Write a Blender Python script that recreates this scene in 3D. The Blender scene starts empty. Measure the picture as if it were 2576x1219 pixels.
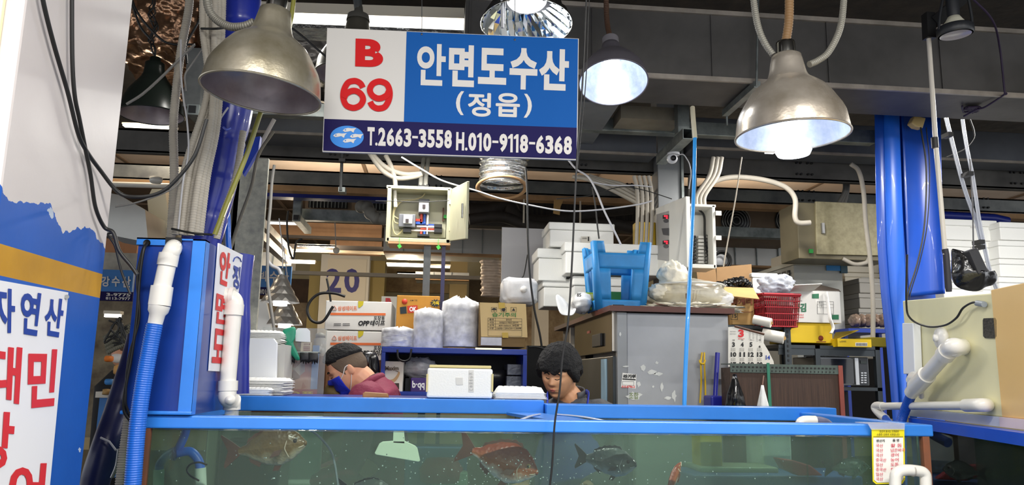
import bpy, math, random
from mathutils import Vector, Matrix, noise
V = Vector
R = math.radians
PI = math.pi
SC = bpy.context.scene
COL = SC.collection
random.seed(7)

# ------------------------------------------------------------------ camera
CAM = V((0, 0, 1.5))
F_PX, CX, CY = 1935.0, 1288.0, 609.5
YAW, PITCH, ROLL = R(5.3), R(9.8), R(1.0)
FV = V((math.sin(YAW) * math.cos(PITCH), math.cos(YAW) * math.cos(PITCH), math.sin(PITCH)))
R0 = V((math.cos(YAW), -math.sin(YAW), 0))
U0 = R0.cross(FV)
RV = R0 * math.cos(ROLL) + U0 * math.sin(ROLL)
UV = U0 * math.cos(ROLL) - R0 * math.sin(ROLL)
cd = bpy.data.cameras.new('camera')
cd.sensor_width = 36
cd.lens = 36 * F_PX / 2576
cd.clip_start = 0.02
cam = bpy.data.objects.new('camera', cd)
COL.objects.link(cam)
cam.matrix_world = Matrix(((RV.x, UV.x, -FV.x, CAM.x), (RV.y, UV.y, -FV.y, CAM.y), (RV.z, UV.z, -FV.z, CAM.z), (0, 0, 0, 1)))
SC.camera = cam
SC.view_settings.view_transform = 'Standard'
SC.view_settings.look = 'None'
SC.view_settings.gamma = 1
SC.view_settings.use_curve_mapping = False
SC.view_settings.exposure = 0.3
SC.cycles.use_denoising = True
SC.cycles.max_bounces = 8
SC.cycles.diffuse_bounces = 3
SC.cycles.glossy_bounces = 4
SC.cycles.transparent_max_bounces = 24
SC.cycles.caustics_reflective = False
SC.cycles.caustics_refractive = False
SC.cycles.sample_clamp_indirect = 6

# ------------------------------------------------------------------ daylight from the open market sides
W = bpy.data.worlds.new('world')
SC.world = W
W.use_nodes = True
bg = W.node_tree.nodes['Background']
bg.inputs[0].default_value = (0.93, 0.96, 1.0, 1)
bg.inputs[1].default_value = 1.15

# ------------------------------------------------------------------ pixel helpers (points on planes of the place)
def ray(px, py):
    return RV * ((px - CX) / F_PX) - UV * ((py - CY) / F_PX) + FV
def P(px, py, Y):
    d = ray(px, py); return CAM + d * ((Y - CAM.y) / d.y)
def PX(px, py, X):
    d = ray(px, py); return CAM + d * ((X - CAM.x) / d.x)
def PZ(px, py, Z):
    d = ray(px, py); return CAM + d * ((Z - CAM.z) / d.z)
class Plane:
    def __init__(s, p, n): s.p = V(p); s.n = V(n).normalized()
    def __call__(s, px, py):
        d = ray(px, py); return CAM + d * ((s.p - CAM).dot(s.n) / d.dot(s.n))
def YP(Y): return Plane((0, Y, 0), (0, -1, 0))
def XP(X, sgn=1): return Plane((X, 0, 0), (sgn, 0, 0))
def plane3(a, b, c):
    n = (b - a).cross(c - a)
    if n.dot(CAM - a) < 0: n = -n
    return Plane(a, n)
def scale_at(Y): return Y / F_PX * 1.015      # metres per photo pixel at depth Y

# ------------------------------------------------------------------ materials
def lin(h):
    h = h.lstrip('#'); c = [int(h[i:i + 2], 16) / 255 for i in (0, 2, 4)]
    return tuple(x / 12.92 if x <= .04045 else ((x + .055) / 1.055) ** 2.4 for x in c) + (1,)
_M = {}
def M(name, hexc, rough=.5, metal=0, var=0, vs=6, bump=0, bs=40, hex2=None, coat=0, emit=0, alpha=1, det=4, stretch=None, aniso=0):
    if name in _M: return _M[name]
    m = bpy.data.materials.new(name); m.use_nodes = True
    nt = m.node_tree; b = nt.nodes['Principled BSDF']; L = nt.links.new
    c = lin(hexc)
    b.inputs['Base Color'].default_value = c
    b.inputs['Roughness'].default_value = rough
    b.inputs['Metallic'].default_value = metal
    b.inputs['Coat Weight'].default_value = coat
    if alpha < 1: b.inputs['Alpha'].default_value = alpha
    if emit:
        b.inputs['Emission Color'].default_value = c; b.inputs['Emission Strength'].default_value = emit
    tc = nt.nodes.new('ShaderNodeTexCoord'); src = tc.outputs['Object']
    if stretch:
        mp = nt.nodes.new('ShaderNodeMapping'); mp.inputs['Scale'].default_value = stretch
        L(src, mp.inputs[0]); src = mp.outputs[0]
    if var or hex2:
        n = nt.nodes.new('ShaderNodeTexNoise'); n.inputs['Scale'].default_value = vs; n.inputs['Detail'].default_value = det
        n.inputs['Roughness'].default_value = .6
        L(src, n.inputs['Vector'])
        r = nt.nodes.new('ShaderNodeValToRGB')
        c2 = lin(hex2) if hex2 else tuple(x * (1 - var) for x in c[:3]) + (1,)
        c1 = c if hex2 else tuple(min(1, x * (1 + var * .5)) for x in c[:3]) + (1,)
        r.color_ramp.elements[0].position = .35; r.color_ramp.elements[0].color = c1
        r.color_ramp.elements[1].position = .68; r.color_ramp.elements[1].color = c2
        L(n.outputs['Fac'], r.inputs[0]); L(r.outputs[0], b.inputs['Base Color'])
    if bump:
        n2 = nt.nodes.new('ShaderNodeTexNoise'); n2.inputs['Scale'].default_value = bs; n2.inputs['Detail'].default_value = 3
        L(src, n2.inputs['Vector'])
        bp = nt.nodes.new('ShaderNodeBump'); bp.inputs['Strength'].default_value = bump; bp.inputs['Distance'].default_value = .01
        L(n2.outputs['Fac'], bp.inputs['Height']); L(bp.outputs[0], b.inputs['Normal'])
    _M[name] = m
    return m
def emission(name, hexc, s):
    if name in _M: return _M[name]
    m = bpy.data.materials.new(name); m.use_nodes = True; nt = m.node_tree
    nt.nodes.remove(nt.nodes['Principled BSDF'])
    e = nt.nodes.new('ShaderNodeEmission'); e.inputs[0].default_value = lin(hexc); e.inputs[1].default_value = s
    nt.links.new(e.outputs[0], nt.nodes['Material Output'].inputs[0])
    _M[name] = m; return m
def clear(name, tint, gloss=.08, milk=0, milkc='ffffff', rough=.05, noise_s=0, fres=None):
    """thin transparent film: transparent + glossy + a diffuse milky share"""
    if name in _M: return _M[name]
    m = bpy.data.materials.new(name); m.use_nodes = True; nt = m.node_tree; L = nt.links.new
    nt.nodes.remove(nt.nodes['Principled BSDF'])
    t = nt.nodes.new('ShaderNodeBsdfTransparent'); t.inputs[0].default_value = lin(tint)
    g = nt.nodes.new('ShaderNodeBsdfGlossy'); g.inputs[0].default_value = (1, 1, 1, 1); g.inputs[1].default_value = rough
    d = nt.nodes.new('ShaderNodeBsdfDiffuse'); d.inputs[0].default_value = lin(milkc)
    m1 = nt.nodes.new('ShaderNodeMixShader'); m2 = nt.nodes.new('ShaderNodeMixShader')
    if noise_s:
        tc = nt.nodes.new('ShaderNodeTexCoord'); n = nt.nodes.new('ShaderNodeTexNoise'); n.inputs['Scale'].default_value = noise_s
        n.inputs['Detail'].default_value = 6; L(tc.outputs['Object'], n.inputs['Vector'])
        mr = nt.nodes.new('ShaderNodeMapRange'); mr.inputs[1].default_value = .3; mr.inputs[2].default_value = .7
        mr.inputs[3].default_value = milk * .75; mr.inputs[4].default_value = milk * 1.25
        L(n.outputs['Fac'], mr.inputs[0]); L(mr.outputs[0], m1.inputs[0])
    else: m1.inputs[0].default_value = milk
    L(t.outputs[0], m1.inputs[1]); L(d.outputs[0], m1.inputs[2])
    if fres:
        fr = nt.nodes.new('ShaderNodeFresnel'); fr.inputs[0].default_value = fres; L(fr.outputs[0], m2.inputs[0])
    else: m2.inputs[0].default_value = gloss
    L(m1.outputs[0], m2.inputs[1]); L(g.outputs[0], m2.inputs[2])
    L(m2.outputs[0], nt.nodes['Material Output'].inputs[0])
    _M[name] = m; return m

# ------------------------------------------------------------------ mesh builder
def cr(pts, n=8):
    """Catmull-Rom through points"""
    pts = [V(p) for p in pts]
    if len(pts) < 3:
        return [pts[0].lerp(pts[-1], i / n) for i in range(n + 1)]
    out = []
    q = [pts[0] * 2 - pts[1]] + pts + [pts[-1] * 2 - pts[-2]]
    for i in range(1, len(q) - 2):
        a, b, c, d = q[i - 1:i + 3]
        for k in range(n):
            t = k / n
            out.append(.5 * ((2 * b) + (c - a) * t + (2 * a - 5 * b + 4 * c - d) * t * t + (3 * b - a - 3 * c + d) * t ** 3))
    out.append(pts[-1]); return out
def resample(pts, step):
    L = [0]
    for a, b in zip(pts, pts[1:]): L.append(L[-1] + (b - a).length)
    n = max(2, int(L[-1] / step)); out = []; j = 0
    for i in range(n + 1):
        s = L[-1] * i / n
        while j < len(pts) - 2 and L[j + 1] < s: j += 1
        t = (s - L[j]) / max(1e-9, L[j + 1] - L[j]); out.append(pts[j].lerp(pts[j + 1], min(1, t)))
    return out
class MB:
    def __init__(s): s.v = []; s.f = []; s.sm = []
    def add(s, vs, fs, smooth=False):
        o = len(s.v); s.v += [V(x) for x in vs]; s.f += [tuple(i + o for i in f) for f in fs]; s.sm += [smooth] * len(fs); return s
    def box(s, a, b, M4=None):
        x0, y0, z0 = a; x1, y1, z1 = b
        vs = [(x0, y0, z0), (x1, y0, z0), (x1, y1, z0), (x0, y1, z0), (x0, y0, z1), (x1, y0, z1), (x1, y1, z1), (x0, y1, z1)]
        if M4: vs = [M4 @ V(p) for p in vs]
        return s.add(vs, [(0, 3, 2, 1), (4, 5, 6, 7), (0, 1, 5, 4), (1, 2, 6, 5), (2, 3, 7, 6), (3, 0, 4, 7)])
    def slab(s, pts, d, hole=None):
        """polygon pts (3D) extruded by vector d"""
        n = len(pts); pts = [V(p) for p in pts]; d = V(d)
        nn = V((0, 0, 0))
        for i in range(n): nn += (pts[i] - pts[0]).cross(pts[(i + 1) % n] - pts[0])
        if nn.dot(d) > 0: pts = pts[::-1]
        vs = pts + [p + d for p in pts]
        fs = [tuple(range(n)), tuple(range(2 * n - 1, n - 1, -1))] + [(i, i + n, (i + 1) % n + n, (i + 1) % n) for i in range(n)]
        return s.add(vs, fs)
    def poly(s, pts): return s.add(pts, [tuple(range(len(pts)))])
    def tube(s, pts, r, n=10, caps=True, flat=None):
        pts = [V(p) for p in pts]; m = len(pts)
        rs = list(r) if isinstance(r, (list, tuple)) else [r] * m
        T = [(pts[min(i + 1, m - 1)] - pts[max(i - 1, 0)]).normalized() for i in range(m)]
        up = V((0, 0, 1)) if abs(T[0].z) < .9 else V((1, 0, 0))
        u = T[0].cross(up).normalized(); vs = []
        for i in range(m):
            u = (u - T[i] * u.dot(T[i]))
            u = u.normalized() if u.length > 1e-6 else T[i].orthogonal().normalized()
            w = T[i].cross(u)
            for k in range(n):
                a = 2 * PI * k / n
                vs.append(pts[i] + (u * math.cos(a) + w * math.sin(a) * (flat or 1)) * rs[i])
        fs = [(i * n + k, i * n + (k + 1) % n, (i + 1) * n + (k + 1) % n, (i + 1) * n + k) for i in range(m - 1) for k in range(n)]
        s.add(vs, fs, True)
        if caps:
            s.add(vs[:n], [tuple(range(n))[::-1]]); s.add(vs[-n:], [tuple(range(n))])
        return s
    def rib_tube(s, pts, r, pitch=.008, amp=.08, n=10):
        q = resample(cr(pts, 10) if len(pts) > 2 else [V(p) for p in pts], pitch / 4)
        return s.tube(q, [r * (1 + amp * (1, .3, -1, .3)[i % 4]) for i in range(len(q))], n)
    def lathe(s, prof, c=(0, 0, 0), axis=(0, 0, 1), n=32, caps=False, mod=None, smooth=True):
        c = V(c); a = V(axis).normalized(); u = a.orthogonal().normalized()
        if abs(a.z) > .6: u = (V((1, 0, 0)) - a * a.x).normalized()
        w = a.cross(u); vs = []
        for j, (r, z) in enumerate(prof):
            for k in range(n):
                t = 2 * PI * k / n; rr = r * (mod(j, k, t) if mod else 1)
                vs.append(c + a * z + (u * math.cos(t) + w * math.sin(t)) * rr)
        fs = [(j * n + k, j * n + (k + 1) % n, (j + 1) * n + (k + 1) % n, (j + 1) * n + k) for j in range(len(prof) - 1) for k in range(n)]
        s.add(vs, fs, smooth)
        if caps:
            s.add(vs[:n], [tuple(range(n))[::-1]]); s.add(vs[-n:], [tuple(range(n))])
        return s
    def blob(s, c, rad, nu=20, nv=12, amp=0, fr=3, seed=0, M4=None, sq=1.0):
        """noisy ellipsoid; sq<1 makes it boxier"""
        vs = []; c = V(c)
        for j in range(nv + 1):
            th = PI * j / nv
            for k in range(nu):
                ph = 2 * PI * k / nu
                d = V((math.sin(th) * math.cos(ph), math.sin(th) * math.sin(ph), math.cos(th)))
                e = V([math.copysign(abs(x) ** sq, x) for x in d])
                q = 1 + amp * noise.noise(d * fr + V((seed * 7.1, seed * 3.3, 0))) + amp * .5 * noise.noise(d * fr * 2.3 + V((seed, 9, 0)))
                p = V((e.x * rad[0], e.y * rad[1], e.z * rad[2])) * q
                vs.append(c + (M4 @ p if M4 else p))
        fs = [(j * nu + k, (j + 1) * nu + k, (j + 1) * nu + (k + 1) % nu, j * nu + (k + 1) % nu) for j in range(nv) for k in range(nu)]
        return s.add(vs, fs, True)
    def grid(s, fn, nu, nv, smooth=True, closed_u=False):
        vs = [fn(i / nu, j / nv) for j in range(nv + 1) for i in range(nu + 1)]
        w = nu + 1
        return s.add(vs, [(j * w + i, j * w + i + 1, (j + 1) * w + i + 1, (j + 1) * w + i) for j in range(nv) for i in range(nu)], smooth)
    def xf(s, M4): s.v = [M4 @ p for p in s.v]; return s
    def build(s, name, mat, parent=None, origin=None, bevel=0, subd=0, solid=0, local=False, kind=None, segs=2):
        if origin is None:
            if parent is not None: origin = V((0, 0, 0)) if local else parent.get('_w', None)
            if origin is None or (parent is None):
                xs = [p.x for p in s.v]; ys = [p.y for p in s.v]; zs = [p.z for p in s.v]
                origin = V(((min(xs) + max(xs)) / 2, (min(ys) + max(ys)) / 2, min(zs)))
        origin = V(origin)
        me = bpy.data.meshes.new(name)
        me.from_pydata([tuple(p - origin) for p in s.v], [], s.f)
        me.polygons.foreach_set('use_smooth', s.sm); me.validate(); me.update()
        if mat: me.materials.append(mat)
        o = bpy.data.objects.new(name, me); COL.objects.link(o)
        if parent is not None:
            o.parent = parent
            o['_w'] = tuple(origin)
        else:
            o.location = origin; o['_w'] = tuple(origin)
        if bevel:
            md = o.modifiers.new('bevel', 'BEVEL'); md.width = bevel; md.segments = segs; md.limit_method = 'ANGLE'; md.angle_limit = R(40)
        if subd:
            md = o.modifiers.new('sub', 'SUBSURF'); md.levels = subd; md.render_levels = subd
        if solid:
            md = o.modifiers.new('solid', 'SOLIDIFY'); md.thickness = solid; md.offset = 0
        if kind: o['kind'] = kind
        return o
ALL = []
def tag(o, label, cat, group=None, kind=None):
    o['label'] = label; o['category'] = cat
    if group: o['group'] = group
    if kind: o['kind'] = kind
    return o
def thing(name, label, cat, loc, group=None):
    o = bpy.data.objects.new(name, None); COL.objects.link(o); o.location = V(loc); o['_w'] = tuple(V(loc))
    o.empty_display_size = .02
    return tag(o, label, cat, group)
def struct(name, mb, mat, **k):
    o = mb.build(name, mat, **k); o['kind'] = 'structure'; return o
def single(name, mb, mat, label, cat, group=None, **k):
    return tag(mb.build(name, mat, **k), label, cat, group)
def label(o, t): o['label'] = t; return o
def lamp_light(kind, name, loc, energy, color, parent=None, size=.1, size_y=None, rot=None, radius=None):
    l = bpy.data.lights.new(name, kind); l.energy = energy; l.color = color
    if kind == 'AREA':
        l.size = size
        if size_y: l.shape = 'RECTANGLE'; l.size_y = size_y
    elif radius: l.shadow_soft_size = radius
    o = bpy.data.objects.new(name, l); COL.objects.link(o)
    if parent is not None: o.parent = parent; o.location = V(loc) - V(parent['_w'])
    else: o.location = V(loc)
    if rot: o.rotation_euler = rot
    return o

# ------------------------------------------------------------------ lettering
_G = {}
def glyph(s, off):
    k = (s, off)
    if k not in _G:
        c = bpy.data.curves.new('t', 'FONT'); c.body = s; c.offset = off; c.resolution_u = 8 if s == 'B' else (6 if s in '안정읍' and off <= .03 else 3)
        o = bpy.data.objects.new('t', c); m = o.to_mesh()
        vs = [V(v.co) for v in m.vertices]; fs = [tuple(p.vertices) for p in m.polygons]
        o.to_mesh_clear(); bpy.data.objects.remove(o); bpy.data.curves.remove(c)
        x0 = min(p.x for p in vs); x1 = max(p.x for p in vs); y0 = min(p.y for p in vs); y1 = max(p.y for p in vs)
        _G[k] = ([((p.x - x0) / (x1 - x0), (p.y - y0) / max(1e-6, y1 - y0)) for p in vs], fs)
    return _G[k]
def write(mb, s, quad, off=.02):
    """lettering filling the quad (bottom left, bottom right, top right, top left)"""
    a, b, c, d = quad; vs, fs = glyph(s, off)
    mb.add([(a * (1 - x) + b * x) * (1 - y) + (d * (1 - x) + c * x) * y for x, y in vs], fs); return mb
def wpx(mb, s, pl, x0, y0, x1, y1, off=.02, slx=0, lift=.0015, sly=None):
    """write inside the photo rectangle lying on plane pl; slx: downward slope of rows; sly: sideways lean of columns"""
    n = pl.n * lift; k = sly or 0
    def q(x, y): return pl(x + k * (y - y1), y + slx * (x - x0)) + n
    return write(mb, s, (q(x0, y1), q(x1, y1), q(x1, y0), q(x0, y0)), off)
def pquad(pl, *xy): return [pl(x, y) for x, y in xy]

# ------------------------------------------------------------------ common materials
def common():
    M('foam', 'f4f4f0', .55, bump=.15, bs=150)
    M('pvc', 'e9e6de', .28, var=.06, vs=5, coat=.3)
    M('blue_frame', '3486e6', .32, var=.12, vs=4, coat=.2)
    M('galv', '9aa09e', .42, .75, hex2='6f7675', vs=9, bump=.05, bs=30)
    M('galv_dark', '6a6c6c', .5, .6, hex2='45484a', vs=5)
    M('cable', '141414', .5)
    M('conduit', 'b4ada0', .6, var=.15, vs=6)
    M('carton', 'b8935c', .8, var=.12, vs=5)
    M('black', '101012', .5)
    M('white_print', 'f2f0ea', .5)
    M('alu', 'c9c5b8', .3, .6, var=.2, vs=14, bump=.05, bs=60)
    M('navy', '1b2a86', .35, var=.2, vs=4, bump=.08, bs=12)
common()
# ================================================================== the hall
def mB(): return MB()
def bpx(mb, x0, y0, x1, y1, Y, d):
    xm, ym = (x0 + x1) / 2, (y0 + y1) / 2
    return mb.box((P(x0, ym, Y).x, Y, P(xm, y1, Y).z), (P(x1, ym, Y).x, Y + d, P(xm, y0, Y).z))
def sqtube(mb, a, b, w, up=(0, 0, 1)):
    """square tube from a to b, side w"""
    a, b = V(a), V(b); t = (b - a).normalized(); u = t.cross(V(up)).normalized() * w / 2; k = t.cross(u).normalized() * w / 2
    q = [-u - k, u - k, u + k, -u + k]
    return mb.add([a + x for x in q] + [b + x for x in q], [(3, 2, 1, 0), (4, 5, 6, 7), (0, 1, 5, 4), (1, 2, 6, 5), (2, 3, 7, 6), (3, 0, 4, 7)])
floor_m = M('wet_concrete', '6c6c68', .35, var=.4, vs=1.2, bump=.1, bs=20)
struct('floor', mB().box((-16, -4, -.1), (16, 16, 0)), floor_m)
# ceiling: dark netting in front, pale boards with joints behind
struct('ceiling', mB().box((-16, -4, 3.95), (16, 8.3, 4.05)), M('netting', '24211f', .9, hex2='3a322c', vs=7, bump=.6, bs=9))
struct('ceiling', mB().box((-16, 8.3, 4.0), (16, 10.8, 4.1)), M('ceiling_board', 'ead8c8', .8, hex2='ccb29c', vs=.7))
struct('ceiling', mB().box((-16, 10.8, 4.0), (16, 15.6, 4.1)), M('ceiling_brown', '6a5240', .85, hex2='45362a', vs=.8))
mb = mB()
for i in range(22): mb.box((-15.5 + i * 1.45, 8.3, 3.985), (-15.46 + i * 1.45, 15.6, 4.0))
for i in range(6): mb.box((-16, 8.4 + i * 1.2, 3.98), (16, 8.44 + i * 1.2, 4.0))
struct('trim_1', mb, M('joint', '7a6450', .8))
struct('wall_back', mB().box((-16, 15.5, 0), (16, 15.7, 4.0)), M('cream_wall', 'd8c79c', .8, hex2='b49c68', vs=.6))
# ---- left column with torn blue paint
XC = -0.84
YN, YF = PX(0, 480, XC).y, PX(270, 600, XC).y
def column_paint():
    m = bpy.data.materials.new('column_paint'); m.use_nodes = True; nt = m.node_tree; L = nt.links.new; b = nt.nodes['Principled BSDF']
    b.inputs['Roughness'].default_value = .38
    tc = nt.nodes.new('ShaderNodeTexCoord'); sx = nt.nodes.new('ShaderNodeSeparateXYZ'); L(tc.outputs['Object'], sx.inputs[0])
    def nz(s, det=5):
        n = nt.nodes.new('ShaderNodeTexNoise'); n.inputs['Scale'].default_value = s; n.inputs['Detail'].default_value = det; L(tc.outputs['Object'], n.inputs['Vector']); return n.outputs['Fac']
    def mth(op, a, bb):
        n = nt.nodes.new('ShaderNodeMath'); n.operation = op
        for i, x in enumerate((a, bb)):
            if isinstance(x, (int, float)): n.inputs[i].default_value = x
            else: L(x, n.inputs[i])
        return n.outputs[0]
    def mix(f, a, c):
        n = nt.nodes.new('ShaderNodeMix'); n.data_type = 'RGBA'; L(f, n.inputs[0])
        for i, x in ((6, a), (7, c)):
            if isinstance(x, tuple): n.inputs[i].default_value = x
            else: L(x, n.inputs[i])
        return n.outputs[2]
    z = sx.outputs['Z']; y = sx.outputs['Y']
    zt = PX(140, 540, XC).z; s0 = PX(140, 654, XC).z; s1 = PX(140, 724, XC).z
    # torn top edge: rises with noise and falls to the back
    zz = mth('ADD', z, mth('MULTIPLY', mth('SUBTRACT', nz(7, 9), .5), .22))
    blue = mth('LESS_THAN', zz, zt)
    chip = mth('GREATER_THAN', nz(11, 8), .70)
    yel = mth('MULTIPLY', mth('GREATER_THAN', z, s1), mth('LESS_THAN', z, s0))
    white = mix(nz(2.5), lin('d6d0ce'), lin('c4bcba'))
    bl = mix(nz(4), lin('1c5fc0'), lin('144c9e'))
    ye = mix(nz(9), lin('d8a018'), lin('a87a14'))
    low = mix(yel, bl, ye)
    low = mix(chip, low, lin('b8c4d4'))
    L(mix(blue, white, low), b.inputs['Base Color'])
    bp = nt.nodes.new('ShaderNodeBump'); bp.inputs['Strength'].default_value = .25; bp.inputs['Distance'].default_value = .01
    L(mth('ADD', blue, mth('MULTIPLY', nz(14), .4)), bp.inputs['Height']); L(bp.outputs[0], b.inputs['Normal'])
    return m
colm = column_paint()
col = thing('market_column', 'wide square column, white above torn blue paint with a yellow stripe', 'column', (XC - .3, (YN + YF) / 2, 0))
mB().box((XC - .62, YN, 0), (XC, YF, 3.95)).build('shaft', colm, col, bevel=.006)
mB().box((XC - .63, YN - .012, 1.5), (XC - .035, YN, 3.95)).build('front_cladding', M('cream_clad', 'efe0b4', .6, var=.1, vs=3), col, bevel=.003)
cpl = XP(XC)
bn = thing('banner', 'white banner with large blue and red Korean letters hung on the blue column', 'banner', cpl(60, 1200))
t, bt = cpl, XP(XC + .004)
mB().slab([bt(-60, 694), bt(172, 735), bt(122, 1260), bt(-60, 1270)], (-.003, 0, 0)).build('sheet', M('banner_white', 'eeeef2', .45), bn)
lb, lr = mB(), mB()
l2 = XP(XC + .0055)
def q4(pl, a, b_, c, d): return (pl(*a), pl(*b_), pl(*c), pl(*d))
write(lb, '자', q4(l2, (-22, 836), (37, 837), (39, 728), (-22, 718)), .03)
write(lb, '연', q4(l2, (52, 838), (93, 845), (106, 738), (53, 727)), .03)
write(lb, '산', q4(l2, (112, 842), (152, 849), (164, 753), (114, 743)), .03)
write(lr, '대', q4(l2, (-30, 1004), (48, 1016), (57, 874), (-30, 862)), .03)
write(lr, '민', q4(l2, (69, 1027), (136, 1020), (147, 878), (72, 876)), .03)
write(lr, '방', q4(l2, (-60, 1170), (28, 1184), (40, 1037), (-60, 1030)), .03)
write(lr, '어', q4(l2, (20, 1290), (106, 1300), (118, 1164), (26, 1166)), .03)
lb.build('blue_lettering', M('ink_blue', '1c3f9c', .5), bn); lr.build('red_lettering', M('ink_red', 'd82a30', .5), bn)
mB().tube([XP(XC + .003)(168, 746), XP(XC + .008)(168, 746)], .005, 10).build('grommet', M('steel', '9a9a98', .3, .9), bn)

# ---- big horizontal air duct across the top
zb = P(1900, 206, 3.6).z
yb = PZ(1870, 272, zb).y
xl = P(1168, 120, 3.6).x; zt = P(1700, 28, 3.6).z
dm = M('duct_sheet', '5f5c5a', .55, .35, hex2='4a4846', vs=2.5, bump=.06, bs=25)
du = thing('air_duct', 'long dark grey sheet metal duct across the top right', 'duct', (3, (3.6 + yb) / 2, zb))
mB().box((xl, 3.6, zb), (5.4, yb, zt)).build('duct_body', dm, du, bevel=.004)
for i in range(8):
    x = xl + .02 + i * .62
    if x < 5.3: mB().box((x, 3.592, zb + .01), (x + .006, 3.6, zt)).build('seam', dm, du)
mB().box((xl, 3.585, zb - .012), (5.4, 3.6, zb + .012)).build('flange', M('flange_m', 'a39a90', .5, .4, var=.3, vs=6), du)
mB().box((xl, 3.585, zt - .012), (5.4, 3.6, zt + .012)).build('flange', M('flange_m', 'a39a90'), du)
# hanger angles holding it
hg = thing('duct_hanger', 'galvanised angle hanger under the dark duct left of the bright pendant', 'hanger', P(1840, 300, 3.55))
sqtube(mB(), P(1905, 212, 3.57), PZ(1824, 285, zb - .03), .035).build('angle', M('galv', '9aa09e'), hg)
mB().tube([P(1907, 0, 3.56), P(1903, 215, 3.56)], .006, 8).build('rod', M('galv', '9aa09e'), hg)
mB().tube([PZ(1828, 285, zb - .03), PZ(1828, 285, zb - .03) - V((0, 0, .07))], .006, 8).build('bolt', M('galv', '9aa09e'), hg)
# branch duct going back
yb2 = PZ(1500, 384, zb - .01).y
mb = mB().box((P(1330, 300, yb).x, yb + .01, zb - .01), (P(1560, 266, yb).x, yb2, zb + .34))
br = thing('air_duct', 'branch of grey duct running back from the long duct behind the shop sign', 'duct', (.8, 4.4, zb))
mb.build('duct_body', M('duct_light', '777a7e', .5, .3, var=.15, vs=5), br, bevel=.004)
mB().box((P(1330, 300, yb).x - .01, yb2 - .02, zb - .02), (P(1560, 266, yb).x + .01, yb2 + .01, zb + .01)).build('flange', M('duct_light', '777a7e'), br)
# warm box between (rusty tray)
single('cable_tray', bpx(mB(), 1562, 268, 1715, 300, 4.25, .2), M('tray_m', '8c8474', .6, .3, var=.2), 'beige metal tray tucked under the long duct right of the branch duct', 'tray')
for x0, x1, y0, y1, Yk, d, lb in ((1742, 2720, 318, 392, 4.75, .22, 'low grey duct running right behind the bright pendant and the blue column'), (1456, 1652, 336, 384, 4.75, .2, 'short grey duct piece left of the grey square column'), (560, 835, 262, 332, 4.7, .5, 'grey duct panel between the large unlit lamp and the shop sign')):
    t = thing('air_duct', lb, 'duct', P((x0 + x1) / 2, y1, Yk)); bpx(mB(), x0, y0, x1, y1, Yk, d).build('duct_body', M('duct_mid', '63666c', .5, .3, var=.2, vs=3), t, bevel=.004)
    xm_ = (x0 + x1) / 2; zz_ = P(xm_, y1, Yk).z; mB().box((P(x0, y1, Yk).x, Yk - .012, zz_ - .012), (P(x1, y1, Yk).x, Yk, zz_ + .004)).build('lower_edge', M('flange_m', 'a39a90'), t)
# right hand duct section
single('navy_pipe', mB().tube([P(2370, 541, 5.7), P(2500, 548, 5.7), P(2535, 556, 5.7)], .035, 14), M('navy', '1b2a86'), 'navy wrapped pipe running above the right foam box stacks', 'pipe')

# ---- beams
def beam(name, Y, ytop, ybot, xref, x0, x1, m, lab, lip=.05, h=None):
    z0, z1 = P(xref, ybot, Y).z, P(xref, ytop, Y).z
    b = thing(name, lab, 'beam', ((x0 + x1) / 2, Y, z0))
    mB().box((x0, Y, z0), (x1, Y + .012, z1)).build('web', m, b)
    mB().box((x0, Y, z0 - .004), (x1, Y + lip, z0 + .012)).build('lower_flange', m, b)
    mB().box((x0, Y, z1 - .012), (x1, Y + lip, z1)).build('upper_flange', m, b)
    return b, z0, z1
gd, gl = M('beam_dark', '5c5a57', .6, .35, hex2='403e3c', vs=3, bump=.1, bs=20), M('beam_grey', '8b8d8a', .5, .5, hex2='66686a', vs=4, bump=.08, bs=25)
b, z0, z1 = beam('steel_beam', 5.0, 338, 395, 660, -4.5, 4.9, gd, 'nearest dark steel beam right across behind the shop sign')
for i in range(6):
    x = -3.9 + i * 1.6
    mb = mB()
    for dx in (-.05, -.02, .03, .06):
        for dz in (.04, .12): mb.tube([(x + dx, 4.985, z0 + dz), (x + dx, 5.0, z0 + dz)], .008, 8)
    mb.build('bolt_group', M('black', '101012'), b)
b, z0, z1 = beam('steel_beam', 6.2, 424, 462, 660, -6, 6, gl, 'second galvanised beam above the open fuse box, spotted with zinc bloom')
for i in range(7):
    x = -4.9 + i * 1.6
    mb = mB()
    for dx in (-.06, -.02, .04, .08):
        for dz in (.04, .12): mb.tube([(x + dx, 6.185, z0 + dz), (x + dx, 6.2, z0 + dz)], .009, 8)
    mb.build('bolt_group', M('black', '101012'), b)
bpx(mB(), 400, 462, 2576, 478, 6.1, .1)
single('timber_batten', mB().box((-6, 6.15, z0 - .06), (6, 6.25, z0 - .015)), M('timber', 'b08a62', .8, var=.3, vs=4), 'pale timber batten along the underside of the second beam', 'batten')
single('navy_beam', bpx(mB(), 560, 480, 975, 497, 6.6, .12), M('navy', '1b2a86'), 'thin navy painted beam left of the open fuse box', 'beam')
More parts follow.
